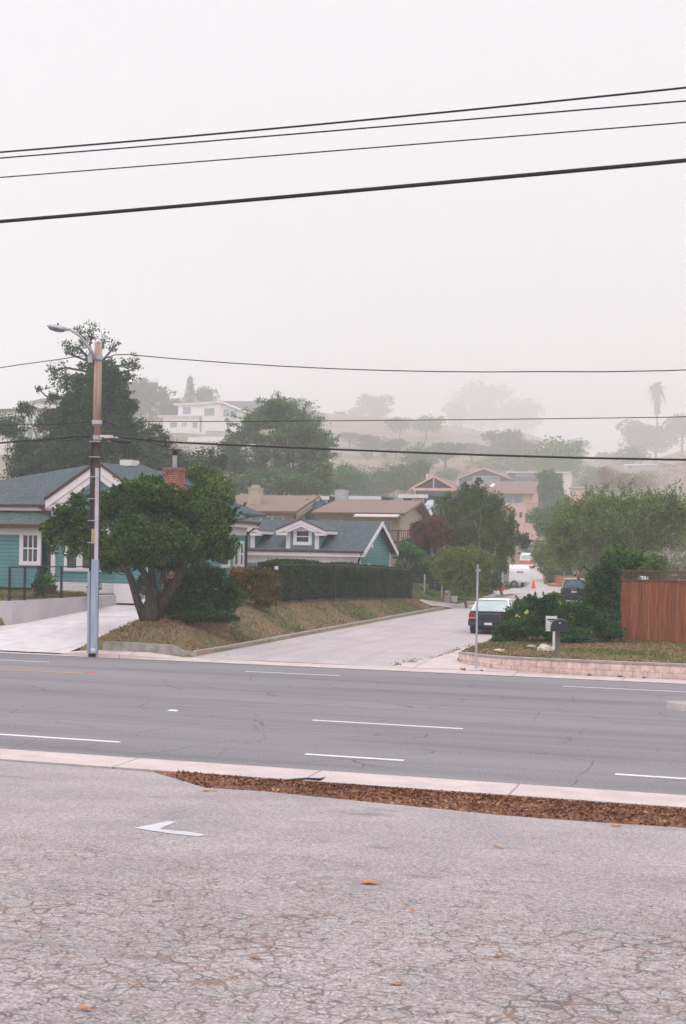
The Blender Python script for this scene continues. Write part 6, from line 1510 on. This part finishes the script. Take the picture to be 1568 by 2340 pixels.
tree('conifer', 'very tall dark conifer with ragged top behind the teal house', 215, 98, [(218, 985, 84, 90), (218, 905, 50, 55), (218, 1050, 95, 55), (225, 850, 48, 42), (215, 900, 70, 45), (215, 955, 82, 50), (215, 1010, 88, 48), (215, 1060, 80, 45), (270, 960, 45, 60), (150, 985, 50, 50), (165, 930, 40, 30), (268, 880, 32, 40), (290, 1010, 35, 45)], 'conifer', 80000, .20, .38, 16, sub=.34, strand=(420, 1.6, 44, .15), trunk_to=P(222, 800, 98), depth=.7)
# ragged upper boughs of that tree belong to its crown
def boughs(t, items, Z, mat, leafmat, n, size, seed, cname='crown'):
    rng = np.random.default_rng(seed); m = MB(); Cs = []
    for pts, spread in items:
        W3 = [P(x, y, Z + rng.uniform(-1, 1) * .3) for x, y in pts]; m.tube(W3, [.07 * (1 - i / len(W3)) + .025 for i in range(len(W3))], 5)
        A = np.array(W3)
        for i in range(len(A) - 1):
            if i == 0 and len(A) > 2: continue
            for q in np.linspace(0, 1, 5):
                c = A[i] + (A[i + 1] - A[i]) * q + rng.normal(size=3) * spread * .5
                c[2] += abs(rng.normal()) * spread * .3
                Cs.append(c + rng.normal(size=(n, 3)) * np.array([spread * .36, spread * .4, spread * .26]))
    t.part('bough', m, 'bark'); C = np.vstack(Cs); quads_obj(cname, leaf_quads(C, size, rng, 0, .45), leafmat, t.e, t.o)
tc_ = bpy.data.objects['conifer']
class _Q: pass
CT = T.__new__(T); CT.e = tc_; CT.o = tuple(tc_.location)
boughs(CT, [([(225, 830), (205, 800), (190, 770), (180, 762)], .55), ([(222, 825), (205, 790), (212, 765), (200, 752)], .4), ([(226, 815), (235, 790), (240, 775)], .5), ([(230, 830), (255, 800), (268, 785)], .35), ([(215, 830), (175, 815), (150, 805), (148, 798)], .5), ([(205, 820), (180, 795), (160, 792)], .5),
            ([(205, 850), (150, 840), (120, 850), (110, 840)], .5), ([(200, 870), (150, 860), (118, 868)], .45), ([(190, 900), (130, 912), (105, 905), (85, 885)], .35), ([(180, 915), (130, 905), (112, 915)], .4), ([(240, 840), (280, 835), (302, 828), (318, 840)], .4), ([(250, 860), (285, 850), (310, 842)], .4), ([(250, 870), (300, 862)], .45), ([(180, 940), (120, 935), (90, 950)], .5), ([(180, 970), (120, 965), (75, 975)], .5), ([(180, 890), (150, 875), (140, 885)], .5)], 98, 'bark', 'conifer', 26, .20, 17)
tree('dark_tree', 'dark green tree mass behind the roof between conifer and chimney', 330, 118, [(300, 1040, 60, 45), (360, 1040, 60, 40), (420, 1070, 55, 40), (330, 1080, 80, 40), (300, 990, 40, 40), (480, 1060, 40, 38), (350, 1000, 30, 30)], 'conifer', 26000, .22, .25, 18)
tree('dark_tree', 'dark rusty tree at the left edge behind the house', 80, 104, [(70, 1060, 55, 40), (100, 1090, 60, 40), (60, 1110, 60, 40), (50, 1030, 30, 30), (120, 1050, 40, 30)], 'conifer', 12000, .2, .2, 19)
tree('bush', 'reddish brown shrubs on the slope at the left edge', 75, 112, [(80, 1050, 45, 25), (120, 1040, 30, 22)], 'redleaf', 3000, .2, .1, 21, cat='bush', limbs=2)
rp = np.random.default_rng(2); pb_ = []
for i in range(15):
    y = 918 + i * 14.0; hw_ = 14 + 106 * ((y - 905) / 95) ** .75; hw_ = min(hw_, 122)
    for k in (-1, -.45, 0.1, .6, 1):
        if hw_ < 40 and abs(k) == 1: continue
        pb_.append((636 + k * (hw_ - 24) + rp.uniform(-8, 8), y + abs(k) * 10 + rp.uniform(-5, 5), rp.uniform(26, 38) if hw_ > 40 else 18, rp.uniform(9, 14), rp.uniform(-2.5, 2.5)))
tree('pine_tree', 'large layered conifer standing behind the tan house', 640, ZW(140), pb_ + [(636, 1100, 105, 30)], 'pine', 64000, .26, .45, 22, sub=.45, depth=1.0, limbs=14, trunk_to=P(636, 905, ZW(140)), shell=.3, strand=(420, 2.6, 40, .25))
tcp = bpy.data.objects['pine_tree']; PT = T.__new__(T); PT.e = tcp; PT.o = tuple(tcp.location)
boughs(PT, [([(640, 950), (636, 915), (634, 898)], .6), ([(615, 960), (600, 930), (598, 918)], .6), ([(600, 975), (570, 958), (566, 950)], .5), ([(670, 940), (668, 915)], .6), ([(690, 960), (700, 925)], .5), ([(700, 980), (728, 962), (735, 958)], .5), ([(560, 1000), (525, 985), (520, 975)], .5), ([(560, 1040), (520, 1040), (508, 1030)], .5), ([(720, 1030), (745, 1015), (748, 1005)], .5), ([(655, 945), (650, 905)], .5), ([(560, 980), (535, 970)], .5)], ZW(140), 'bark', 'pine', 34, .25, 23)
tree('tree', 'thin grey-green tree in front of the white and blue building at the left edge', 95, 112, [(112, 965, 34, 26), (70, 1022, 50, 22), (58, 935, 20, 16), (20, 980, 40, 30), (125, 1010, 30, 26)], 'conifer', 9000, .2, .14, 90, sub=.5, shell=.2)
# middle distance bushes
mid = [('round dark green tree right of the pine above the roofs', 780, 165, [(775, 1090, 50, 30), (740, 1110, 40, 25), (810, 1105, 40, 25)], 'greenbush', 12000),
       ('green trees spreading above the flat-roofed house', 860, 172, [(850, 1100, 55, 30), (900, 1085, 45, 28), (830, 1120, 60, 20), (930, 1105, 40, 25)], 'pine', 14000),
       ('small round tree left of the white flue on the timber gable house', 945, 178, [(940, 1085, 35, 25), (965, 1070, 22, 18)], 'pine', 7000),
       ('dark trees filling the gap above the long grey house', 1200, 232, [(1170, 1060, 60, 22), (1240, 1065, 60, 24), (1290, 1060, 40, 26), (1120, 1062, 50, 14)], 'pine', 14000),
       ('dense green tree standing against the right wall of the pink house', 1262, 172, [(1255, 1115, 32, 38), (1270, 1140, 28, 30), (1240, 1140, 25, 30), (1250, 1090, 24, 16)], 'greenbush', 12000),
       ('blue-green tree mass right of the long grey house', 1350, 215, [(1330, 1090, 45, 30), (1380, 1100, 50, 28), (1350, 1120, 50, 28), (1430, 1110, 50, 25), (1490, 1100, 50, 25)], 'pine', 14000),
       ('reddish brown tree in front of the far white roof', 1420, 200, [(1400, 1095, 40, 25), (1440, 1100, 45, 22)], 'redleaf', 5000),
       ('dark green trees below the pink house balcony', 1260, 150, [(1245, 1185, 35, 28), (1290, 1180, 35, 30), (1270, 1210, 40, 22)], 'greenbush', 12000)]
for i, (lab, b, Z, bl, mt, n_) in enumerate(mid): tree('tree', lab, b, ZW(Z), bl, mt, int(n_ * 1.3), .34, .3, 30 + i)
# birch
BI = tree('birch_tree', 'birch with white trunks and drooping dark foliage at the centre right', 1097, 96, [(1090, 1125, 28, 25), (1050, 1150, 45, 38), (1110, 1165, 55, 45), (1138, 1190, 42, 42), (1030, 1195, 35, 50), (1080, 1215, 60, 50), (1134, 1232, 42, 38), (1174, 1222, 22, 30), (1010, 1160, 25, 28), (1150, 1236, 26, 24), (1065, 1120, 20, 18), (1130, 1145, 18, 16), (1095, 1100, 12, 10)], 'birchleaf', 28000, .17, .2, 41, trunk=False, depth=.6, sub=.34, flat=-.4, aspect=.4, strand=(420, 1.15, 46, -1))
m = MB()
for px, rd in (([(1096, 1262), (1097, 1235), (1090, 1205), (1078, 1180), (1072, 1160), (1069, 1140)], [.16, .14, .11, .08, .05, .03]), ([(1097, 1235), (1100, 1215), (1110, 1198), (1116, 1190)], [.1, .07, .05, .03]), ([(1095, 1225), (1098, 1190), (1097, 1165)], [.08, .06, .03]), ([(1124, 1285), (1130, 1265), (1134, 1245), (1132, 1230)], [.1, .09, .07, .04]), ([(1118, 1268), (1112, 1255), (1110, 1240)], [.05, .04, .02]), ([(1132, 1250), (1142, 1240)], [.05, .03]), ([(1096, 1262), (1100, 1330)], [.16, .2]), ([(1124, 1285), (1126, 1335)], [.1, .13])):
    m.tube([P(x, y, 95.7) for x, y in px], [r * .62 for r in rd], 7)
BI.part('trunk', m, 'birch', smooth=True)
fo = [('red-leaved maple left of the birch', 995, 92, [(985, 1200, 32, 22), (960, 1215, 25, 22), (1010, 1215, 28, 25), (990, 1235, 35, 22)], 'redleaf', 9000, .15, 'tree', 'small_tree'),
      ('dark underwood below the red-leaved maple', 985, 95, [(960, 1245, 40, 25), (1010, 1255, 45, 25), (940, 1260, 25, 15), (1040, 1240, 35, 30)], 'hedge', 10000, .15, 'bush', 'bush'),
      ('bright green bush right of the garage gable', 935, 84, [(935, 1262, 26, 20), (915, 1268, 16, 16), (955, 1270, 16, 14)], 'greenbush', 7000, .12, 'bush', 'bush'),
      ('small yellow-green fruit tree behind the street sign post', 1070, 80, [(1030, 1275, 40, 25), (1070, 1270, 42, 24), (1104, 1288, 30, 26), (1000, 1290, 30, 20), (1060, 1300, 50, 24), (1108, 1308, 16, 24), (1085, 1320, 35, 22), (1040, 1325, 36, 18), (1010, 1305, 26, 18), (1060, 1348, 38, 16), (1100, 1345, 26, 16)], 'yellowbush', 18000, .12, 'tree', 'fruit_tree'),
      ('dark bush mass behind the black gate', 1010, 93, [(950, 1300, 45, 22), (1010, 1310, 50, 26), (1070, 1325, 45, 30), (1110, 1330, 35, 28), (930, 1315, 30, 20), (980, 1330, 60, 20)], 'hedge', 18000, .14, 'bush', 'bush'),
      ('dark green bushes between the fruit tree and the trailer', 1150, 101, [(1125, 1290, 34, 32), (1110, 1335, 24, 22), (1145, 1262, 20, 12), (1196, 1236, 14, 18), (1112, 1312, 25, 25)], 'bush', 14000, .15, 'bush', 'bush')]
for i, (lab, b, Z, bl, mt, n_, ls, cat, nm) in enumerate(fo): tree(nm, lab, b, Z, bl, mt, n_, ls, .1, 50 + i, cat=cat, limbs=3, bark='barkg')
tree('olive_tree', 'large grey-green feathery tree filling the right side behind the bushes', 1380, 86, [(1380, 1175, 75, 38), (1450, 1165, 75, 38), (1310, 1195, 55, 40), (1510, 1170, 60, 42), (1350, 1225, 70, 45), (1430, 1225, 75, 45), (1500, 1225, 60, 45), (1280, 1235, 40, 40), (1300, 1275, 50, 30), (1390, 1270, 60, 30), (1560, 1200, 50, 60)], 'olive', 60000, .16, .22, 70, bark='barkg', sub=.5, shell=.3, flat=-.2, aspect=.35, strand=(700, 1.3, 40, .7))
tree('bush', 'tall dense green bush left of the cedar fence', 1385, 50, [(1385, 1330, 38, 50), (1370, 1380, 40, 50), (1410, 1300, 38, 28), (1400, 1390, 35, 55), (1345, 1400, 28, 35), (1440, 1285, 34, 18), (1430, 1330, 30, 30, 1.5), (1360, 1350, 22, 30)], 'bush', 34000, .10, .06, 71, cat='bush', limbs=3, sub=.38, shell=.45, strand=(120, .6, 40, .9))
tree('bush', 'yellow-tipped bush tips above the tall bush', 1440, 62, [(1430, 1275, 45, 20), (1400, 1262, 25, 12), (1470, 1285, 40, 22), (1500, 1300, 30, 25)], 'bright', 8000, .11, .05, 72, cat='bush', limbs=2)
tree('bush', 'sprawling rose bush in front of the parked cars', 1250, 46.2, [(1160, 1425, 26, 26), (1192, 1400, 34, 26), (1150, 1450, 24, 18, -.5), (1230, 1400, 45, 30), (1200, 1430, 55, 28, -.5), (1270, 1425, 55, 32), (1320, 1415, 50, 35), (1370, 1430, 45, 30), (1300, 1450, 60, 14, -.6), (1210, 1372, 16, 14), (1255, 1380, 20, 18), (1185, 1380, 12, 10), (1390, 1445, 35, 14), (1140, 1462, 18, 8, -1.0)], 'bush', 44000, .085, .03, 73, cat='bush', sub=.40, shell=.45, limbs=8, strand=(130, .3, 36, .8))
tree('flowering_bush', 'yellow-flowering bush below the SUV', 1280, 49, [(1265, 1370, 22, 14), (1285, 1385, 26, 14), (1262, 1388, 20, 16)], 'bright', 5000, .09, .03, 74, cat='bush', limbs=2)
rng = np.random.default_rng(8)
for k, (x, y, Z) in enumerate(((1285, 1381, 48.4), (1279, 1378, 48.3), (1292, 1384, 48.4), (1287, 1389, 48.2), (1182, 1407, 44.6), (1275, 1385, 48.2), (1204, 1399, 44.6))): 
    p = P(x, y, Z); V = leaf_quads(np.array([p]) + rng.normal(size=(9, 3)) * .035, .09, rng, 0, .9)
    o = quads_obj('flower', V, 'yellowflower', None, p); o.location = p
    tag(o, ['yellow blossom at the top of the flowering bush', 'yellow blossom left of the topmost one', 'rightmost yellow blossom on the flowering bush', 'low yellow blossom on the flowering bush', 'lone yellow fruit on the sprawling bush near the sedan', 'left yellow blossom on the flowering bush', 'faint yellow blossom right of the lone fruit on the sprawling bush'][k], 'flower', 'yellow blossoms on the bushes')
tree('bush', 'mixed low shrubs in the terraced beds right of the far driveway', 1290, 126, [(1265, 1318, 18, 14), (1300, 1325, 30, 10), (1255, 1300, 16, 18), (1285, 1295, 24, 16), (1315, 1290, 24, 16), (1240, 1290, 12, 20), (1250, 1335, 10, 8), (1310, 1312, 22, 10), (1235, 1265, 22, 24)], 'yellowbush', 12000, .16, .08, 75, cat='bush', limbs=2)
tree('tree', 'bare-stemmed grey tree arching over the terraced beds', 1318, 118, [(1300, 1245, 35, 25), (1330, 1260, 30, 22)], 'olive', 3500, .16, .09, 76, bark='birch')

# ------------------------------------------------------------------ trees on the hill, from shared prototypes
def proto_round(name, seed, mat, n=3600, ls=.045, blobs=7):
    rng = np.random.default_rng(seed); B = []
    for i in range(blobs):
        a = rng.uniform(0, 6.28); r = rng.uniform(.1, .26); z = rng.uniform(.42, .78); B.append((r * math.cos(a), r * math.sin(a), z, rng.uniform(.16, .25), rng.uniform(.16, .25), rng.uniform(.13, .22)))
    B.append((0, 0, .55, .3, .3, .3))
    C = crown(B, n, rng, .34); V = leaf_quads(C, ls, rng)
    m = MB(); m.tube([(0, 0, -.08), (.01, 0, .2), (0, .01, .6)], [.035, .026, .012], 6); m.tube([(.01, 0, .2), (.15, 0, .5)], [.02, .008], 5); m.tube([(.01, 0, .25), (-.14, .05, .52)], [.018, .008], 5)
    return V, m, mat
def proto_fir(seed, mat, n=3600):
    rng = np.random.default_rng(seed); Cs = []
    for i in range(20):
        z = .12 + .86 * i / 20; L_ = .30 * (1 - z) ** .8 + .02
        for k in range(9):
            a = rng.uniform(0, 6.28); l = L_ * rng.uniform(.7, 1.1); q = rng.random(int(n / 180))[:, None] ** .7
            P_ = np.concatenate([np.cos(a) * l * q, np.sin(a) * l * q, z - .10 * q * l / L_ * .6 + rng.normal(size=q.shape) * .008], 1); P_[:, :2] += rng.normal(size=(len(q), 2)) * .015; Cs.append(P_)
    C = np.vstack(Cs); m = MB(); m.tube([(0, 0, -.05), (0, 0, .97)], [.025, .004], 6); return leaf_quads(C, .035, rng, 0, .4), m, mat
def proto_palm(seed, skirt=.35):
    rng = np.random.default_rng(seed); V = []
    for k in range(44):
        a = rng.uniform(0, 6.28); el = rng.uniform(-.9, 1.2); L_ = .17 * rng.uniform(.8, 1.1); pr = None
        for j in range(7):
            q = j / 6; x = L_ * q * math.cos(el); z = .93 + L_ * q * math.sin(el) - .10 * q * q; w_ = .022 * math.sin(math.pi * min(.95, q + .12)) + .003
            c = np.array([x * math.cos(a), x * math.sin(a), z]); s = np.array([-math.sin(a), math.cos(a), 0]) * w_
            if pr is not None: V += [pr[0], pr[1], c + s, c - s]
            pr = (c - s, c + s)
    C = rng.normal(size=(900, 3)) * np.array([.028, .028, 0]); C[:, 2] = .93 - skirt * rng.random(900); C[:, :2] *= (1 - .5 * ((.93 - C[:, 2:3]) / max(skirt, .01)))
    V = np.vstack([np.array(V), leaf_quads(C, .05, rng, -.5, .35)]); m = MB(); m.tube([(0, 0, -.05), (.004, 0, .5), (0, 0, .94)], [.016, .012, .012], 8); return V, m, 'palm'
PRO = {'r1': proto_round('a', 101, 'hilltree'), 'r2': proto_round('b', 102, 'hilltree', blobs=9), 'r3': proto_round('c', 103, 'pine'), 'f1': proto_fir(104, 'conifer'), 'p1': proto_palm(105), 'p2': proto_palm(106, .12)}
PM = {}
def hilltree(kind, x, ytop, Z, wpx, name, label, group=None, cat='tree'):
    Z = ZW(Z)
    u, v = ray(x, ytop); X = u * Z; zb = hill_z(X, Z) if Z > 120 else gw(X, Z); zt = CAMZ + v * Z; h_ = max(1.0, zt - zb)
    if zt - zb < .45 * wpx * Z / F and kind[0] == 'r':
        yb = ytop + random.uniform(.5, 1.15) * wpx; Z = 140.0
        while Z < 2300:
            X = u * Z; vb = ray(x, yb)[1]
            if CAMZ + vb * Z <= hill_z(X, Z): break
            Z += 4
        zb = hill_z(X, Z); zt = CAMZ + v * Z; h_ = max(1.0, zt - zb)
    wid = wpx * Z / F; nat = {'r': .8, 'f': .55, 'p': .36}[kind[0]]
    e = bpy.data.objects.new(name, None); col.objects.link(e); e.location = (X, Z, zb); e.rotation_euler = (0, 0, random.uniform(0, 6.28)); e.scale = (wid / nat, wid / nat, h_); e.empty_display_size = .2
    tag(e, label, cat, group)
    if kind not in PM:
        V, m, mt = PRO[kind]; a = quads_obj('crown', V, mt, e); b = mesh_obj('trunk', m.v, m.f, 'bark', e); PM[kind] = (a, b)
    else:
        for q in PM[kind]:
            c = q.copy(); col.objects.link(c); c.parent = e
random.seed(9)
HTs = [('r1', 345, 862, 260, 110, 'round grey tree mass on the ridge behind the tall conifer'), ('r2', 305, 850, 255, 90, 'grey tree just right of the tall conifer top'), ('f1', 435, 853, 285, 58, 'layered fir with pointed top above the white hillside house'), ('r2', 474, 874, 290, 62, 'round tree right of the pointed fir on the ridge'), ('r1', 392, 905, 262, 70, 'tree at the left corner of the white hillside house'),
       ('r1', 675, 905, 300, 100, 'grey tree looming behind the top of the large pine'), ('r2', 718, 935, 310, 70, 'low grey tree right of the large pine top'),
       ('r2', 858, 896, 470, 96, 'faint broad dome-like tree on the foggy skyline'), ('r1', 862, 920, 470, 60, 'faint round mass under the broad dome-like tree'), ('r2', 778, 938, 440, 32, 'small round tree on the skyline left of the broad dome-like tree'), ('r1', 815, 925, 500, 48, 'very faint tree between the small round tree and the palm-like tree'),
       ('r3', 975, 940, 370, 88, 'dome-shaped tree on the skyline at the centre'), ('r1', 915, 950, 430, 70, 'low tree just left of the dome-shaped tree'),
       ('r2', 1100, 862, 640, 150, 'largest and faintest tree looming in the fog'), ('r1', 1040, 915, 560, 60, 'faint tree at the left foot of the looming tree'), ('r1', 1190, 900, 620, 100, 'faint tree right of the looming tree'),
       ('r2', 1160, 975, 400, 110, 'fogged tree in front of the looming tree'), ('r3', 1265, 982, 330, 150, 'wide dark hilltop tree above the long grey house'), ('r1', 1200, 1000, 330, 100, 'left shoulder of the wide hilltop trees'), ('r2', 1320, 1000, 345, 60, 'right shoulder of the wide hilltop trees'),
       ('r1', 1450, 950, 400, 90, 'faint tree left of the tall palm'), ('r2', 1500, 960, 390, 110, 'faint tree behind the tall palm trunk'), ('r1', 1560, 940, 390, 90, 'faint tree at the right edge beyond the palm'), ('r2', 1385, 1028, 380, 70, 'low faint hedge of trees in the foggy gap'),
       ('p1', 1503, 872, 420, 60, 'tall shaggy palm silhouetted at the right edge'),
       ('r1', 800, 985, 350, 60, 'scrubby tree on the slope under the small round skyline tree'), ('r2', 850, 990, 345, 80, 'scrubby tree at the middle of the upper slope'), ('r1', 905, 1000, 320, 80, 'wide tree on the slope below the dome-shaped tree'), ('r3', 960, 1000, 315, 90, 'darker tree on the slope below the dome-shaped tree'), ('r2', 1020, 1005, 320, 90, 'tree right of the dark slope tree'), ('r1', 1080, 1010, 315, 90, 'tree on the slope above the dark blue gable'),
       ('r1', 878, 1035, 260, 22, 'tiny lone shrub tree in the dry grass'), ('r2', 835, 1032, 270, 24, 'small lone tree in the dry grass left of the tiny one'), ('r1', 760, 1030, 250, 40, 'shrubby tree at the left edge of the dry slope'),
       ('r3', 1020, 1065, 215, 70, 'green tree behind the timber gable house'), ('r1', 960, 1050, 235, 50, 'bushy tree above the timber gable flue'), ('r3', 885, 1075, 205, 70, 'green tree above the white fascias'), ('r2', 1140, 1020, 290, 90, 'tree above the dark blue gable ridge'), ('r3', 1440, 1010, 300, 90, 'tree behind the far white roof'), ('r2', 1370, 1060, 270, 70, 'tree left of the reddish house'),
       ('r1', 560, 1045, 200, 60, 'shrubby tree under the balconies of the white hillside house'), ('r3', 415, 1040, 205, 80, 'dark tree below the left corner of the white hillside house'), ('r2', 480, 1050, 190, 70, 'tree below the stilts of the white hillside house'), ('r1', 345, 1000, 220, 90, 'tree on the slope left of the white hillside house'), ('r3', 250, 960, 235, 110, 'tree on the slope hidden behind the tall conifer'),
       ('r1', 60, 905, 215, 60, 'tree above the white building at the left edge'), ('r2', 20, 925, 200, 80, 'tree at the extreme left above the white and blue building'), ('r2', 130, 935, 190, 60, 'tree between the white buildings and the tall conifer'), ('r1', 90, 1000, 150, 110, 'leafy tree below the white and blue building')]
for k, x, y, Z, w__, lab in HTs:
    hilltree(k, x, y, Z, w__, {'r': 'hill_tree', 'f': 'fir_tree', 'p': 'palm_tree'}[k[0]], lab, 'trees on the foggy hillside')
# scrub over the slope: nobody could count it
rng = np.random.default_rng(77); Cs = []
for i in range(5200):
    Zn = 125 + 330 * rng.random() ** 1.1; x = rng.uniform(-250, 1800); Z = ZW(Zn); X = (x - 784) / F * Z
    if Zn < 152 and 1150 < x < 1290: continue
    d = math.sin(x * .021 + 1) + math.sin(Zn * .06 + x * .012) + math.sin(x * .05 - Zn * .03) * .6 + rng.normal() * .5
    if d < .35 and not (x > 1060 or x < 560 or Zn > 400): continue
    r = rng.uniform(.6, 2.3); z = hill_z(X, Z) + r * .3
    Cs.append(np.array([X, Z, z]) + rng.normal(size=(24, 3)) * np.array([r * .6, r * .6, r * .34]))
C = np.vstack(Cs); o = quads_obj('hillside_scrub', leaf_quads(C, .7, rng), 'scrub'); tag(o, 'low scrub dotted over the dry hillside', 'scrub', None, 'stuff')
# lit lamp on the ridge
ZL = ZW(235); p = P(299, 869, ZL); HL = T('street_lamp', 'small lit street lamp glowing on the ridge right of the tall conifer', 'street lamp', (p[0], ZL, hill_z(p[0], ZL)), st=False)
m = MB(); m.tube([(p[0], ZL, hill_z(p[0], ZL) - .3), (p[0], ZL, p[2])], .08, 6); HL.part('post', m, 'greymetal')
em = bpy.data.materials.new('warm lamp'); em.use_nodes = True; b_ = em.node_tree.nodes['Principled BSDF']; b_.inputs['Emission Color'].default_value = (1, .75, .45, 1); b_.inputs['Emission Strength'].default_value = 9; MT['lampon'] = em
HL.part('bulb', ellips((p[0], ZL - .1, p[2]), (.6, .6, .5), 0), 'lampon', smooth=True)

# ================================================================== litter on the lot
lv = [(843, 2020, .075, 'orange-brown leaf alone in the middle of the lot'), (860, 1829, .09, 'curled tan leaf at the mulch edge'), (385, 1771, .07, 'brown leaf at the left tip of the mulch bed'), (497, 1787, .08, 'orange leaf lying against the pavement edge'), (470, 1809, .06, 'left one of two leaves beyond the mulch edge'), (487, 1808, .05, 'right one of two leaves beyond the mulch edge'), (1407, 1889, .06, 'dark leaf below the mulch at the right'), (905, 2251, .03, 'tiny orange leaf near the bottom centre'), (1137, 2188, .03, 'tiny orange leaf in the cracks right of centre'), (580, 2190, .028, 'tiny rust leaf in the cracks left of centre'), (195, 2310, .03, 'tiny rust leaf near the bottom left'), (940, 2085, .02, 'tiny red leaf in the cracks at the centre')]
for i, (x, y, r, lab) in enumerate(lv):
    s, t = glot(x, y); z = lot_z(s, t) + .008; rr_ = random.Random(i); m = MB(); n = 9
    pts = [(s + r * math.cos(6.28 * k / n) * rr_.uniform(.7, 1.25), t + r * .7 * math.sin(6.28 * k / n) * rr_.uniform(.7, 1.25), z + rr_.uniform(0, .35) * r) for k in range(n)]
    m.add(pts + [(s, t, z)], [(k, (k + 1) % n, n) for k in range(n)]); m.prism([(s, t, z), (s + r * 1.3, t + r * .3, z), (s + r * 1.3, t + r * .34, z + .004), (s, t + .004, z + .004)], (0, 0, .003))
    single('fallen_leaf', m, 'leaf1', (s, t, z), lab, 'leaf', group='fallen leaves on the lot')
def lotpt(x, y, dz=.02): s, t = glot(x, y); return (s, t, lot_z(s, t) + dz)
m = MB(); m.tube([lotpt(1130, 1935, .01), lotpt(1138, 1938, .014), lotpt(1150, 1941, .01)], .006, 5); single('twig', m, 'leaf1', lotpt(1138, 1938), 'thin reddish twig lying on the lot right of centre', 'twig')
m = MB(); m.tube([lotpt(x, y, .05) for x, y in ((580, 1793), (610, 1791), (640, 1795), (670, 1790), (700, 1787), (730, 1789), (752, 1783))], [.012, .02, .022, .02, .015, .02, .012], 7); single('black_hose', m, 'black', lotpt(640, 1795), 'short length of black hose half buried at the left end of the mulch', 'hose')

# ================================================================== haze
hz = MB().box(-1600, 1600, -300, 2700, -25, 420)
ho = mesh_obj('haze', hz.v, hz.f, 'white'); ho.data.materials.clear()
hm = bpy.data.materials.new('fog air'); hm.use_nodes = True; N = hm.node_tree.nodes; L = hm.node_tree.links; N.clear()
om = N.new('ShaderNodeOutputMaterial'); pv = N.new('ShaderNodeVolumePrincipled'); pv.inputs['Color'].default_value = (1.0, 1.0, 1.0, 1); pv.inputs['Density'].default_value = HAZE if 'HAZE' in globals() else .00105; pv.inputs['Anisotropy'].default_value = 0.0
L.new(pv.outputs[0], om.inputs['Volume']); ho.data.materials.append(hm); tag(ho, 'pale fog thickening over the hillside', 'haze', None, 'stuff')
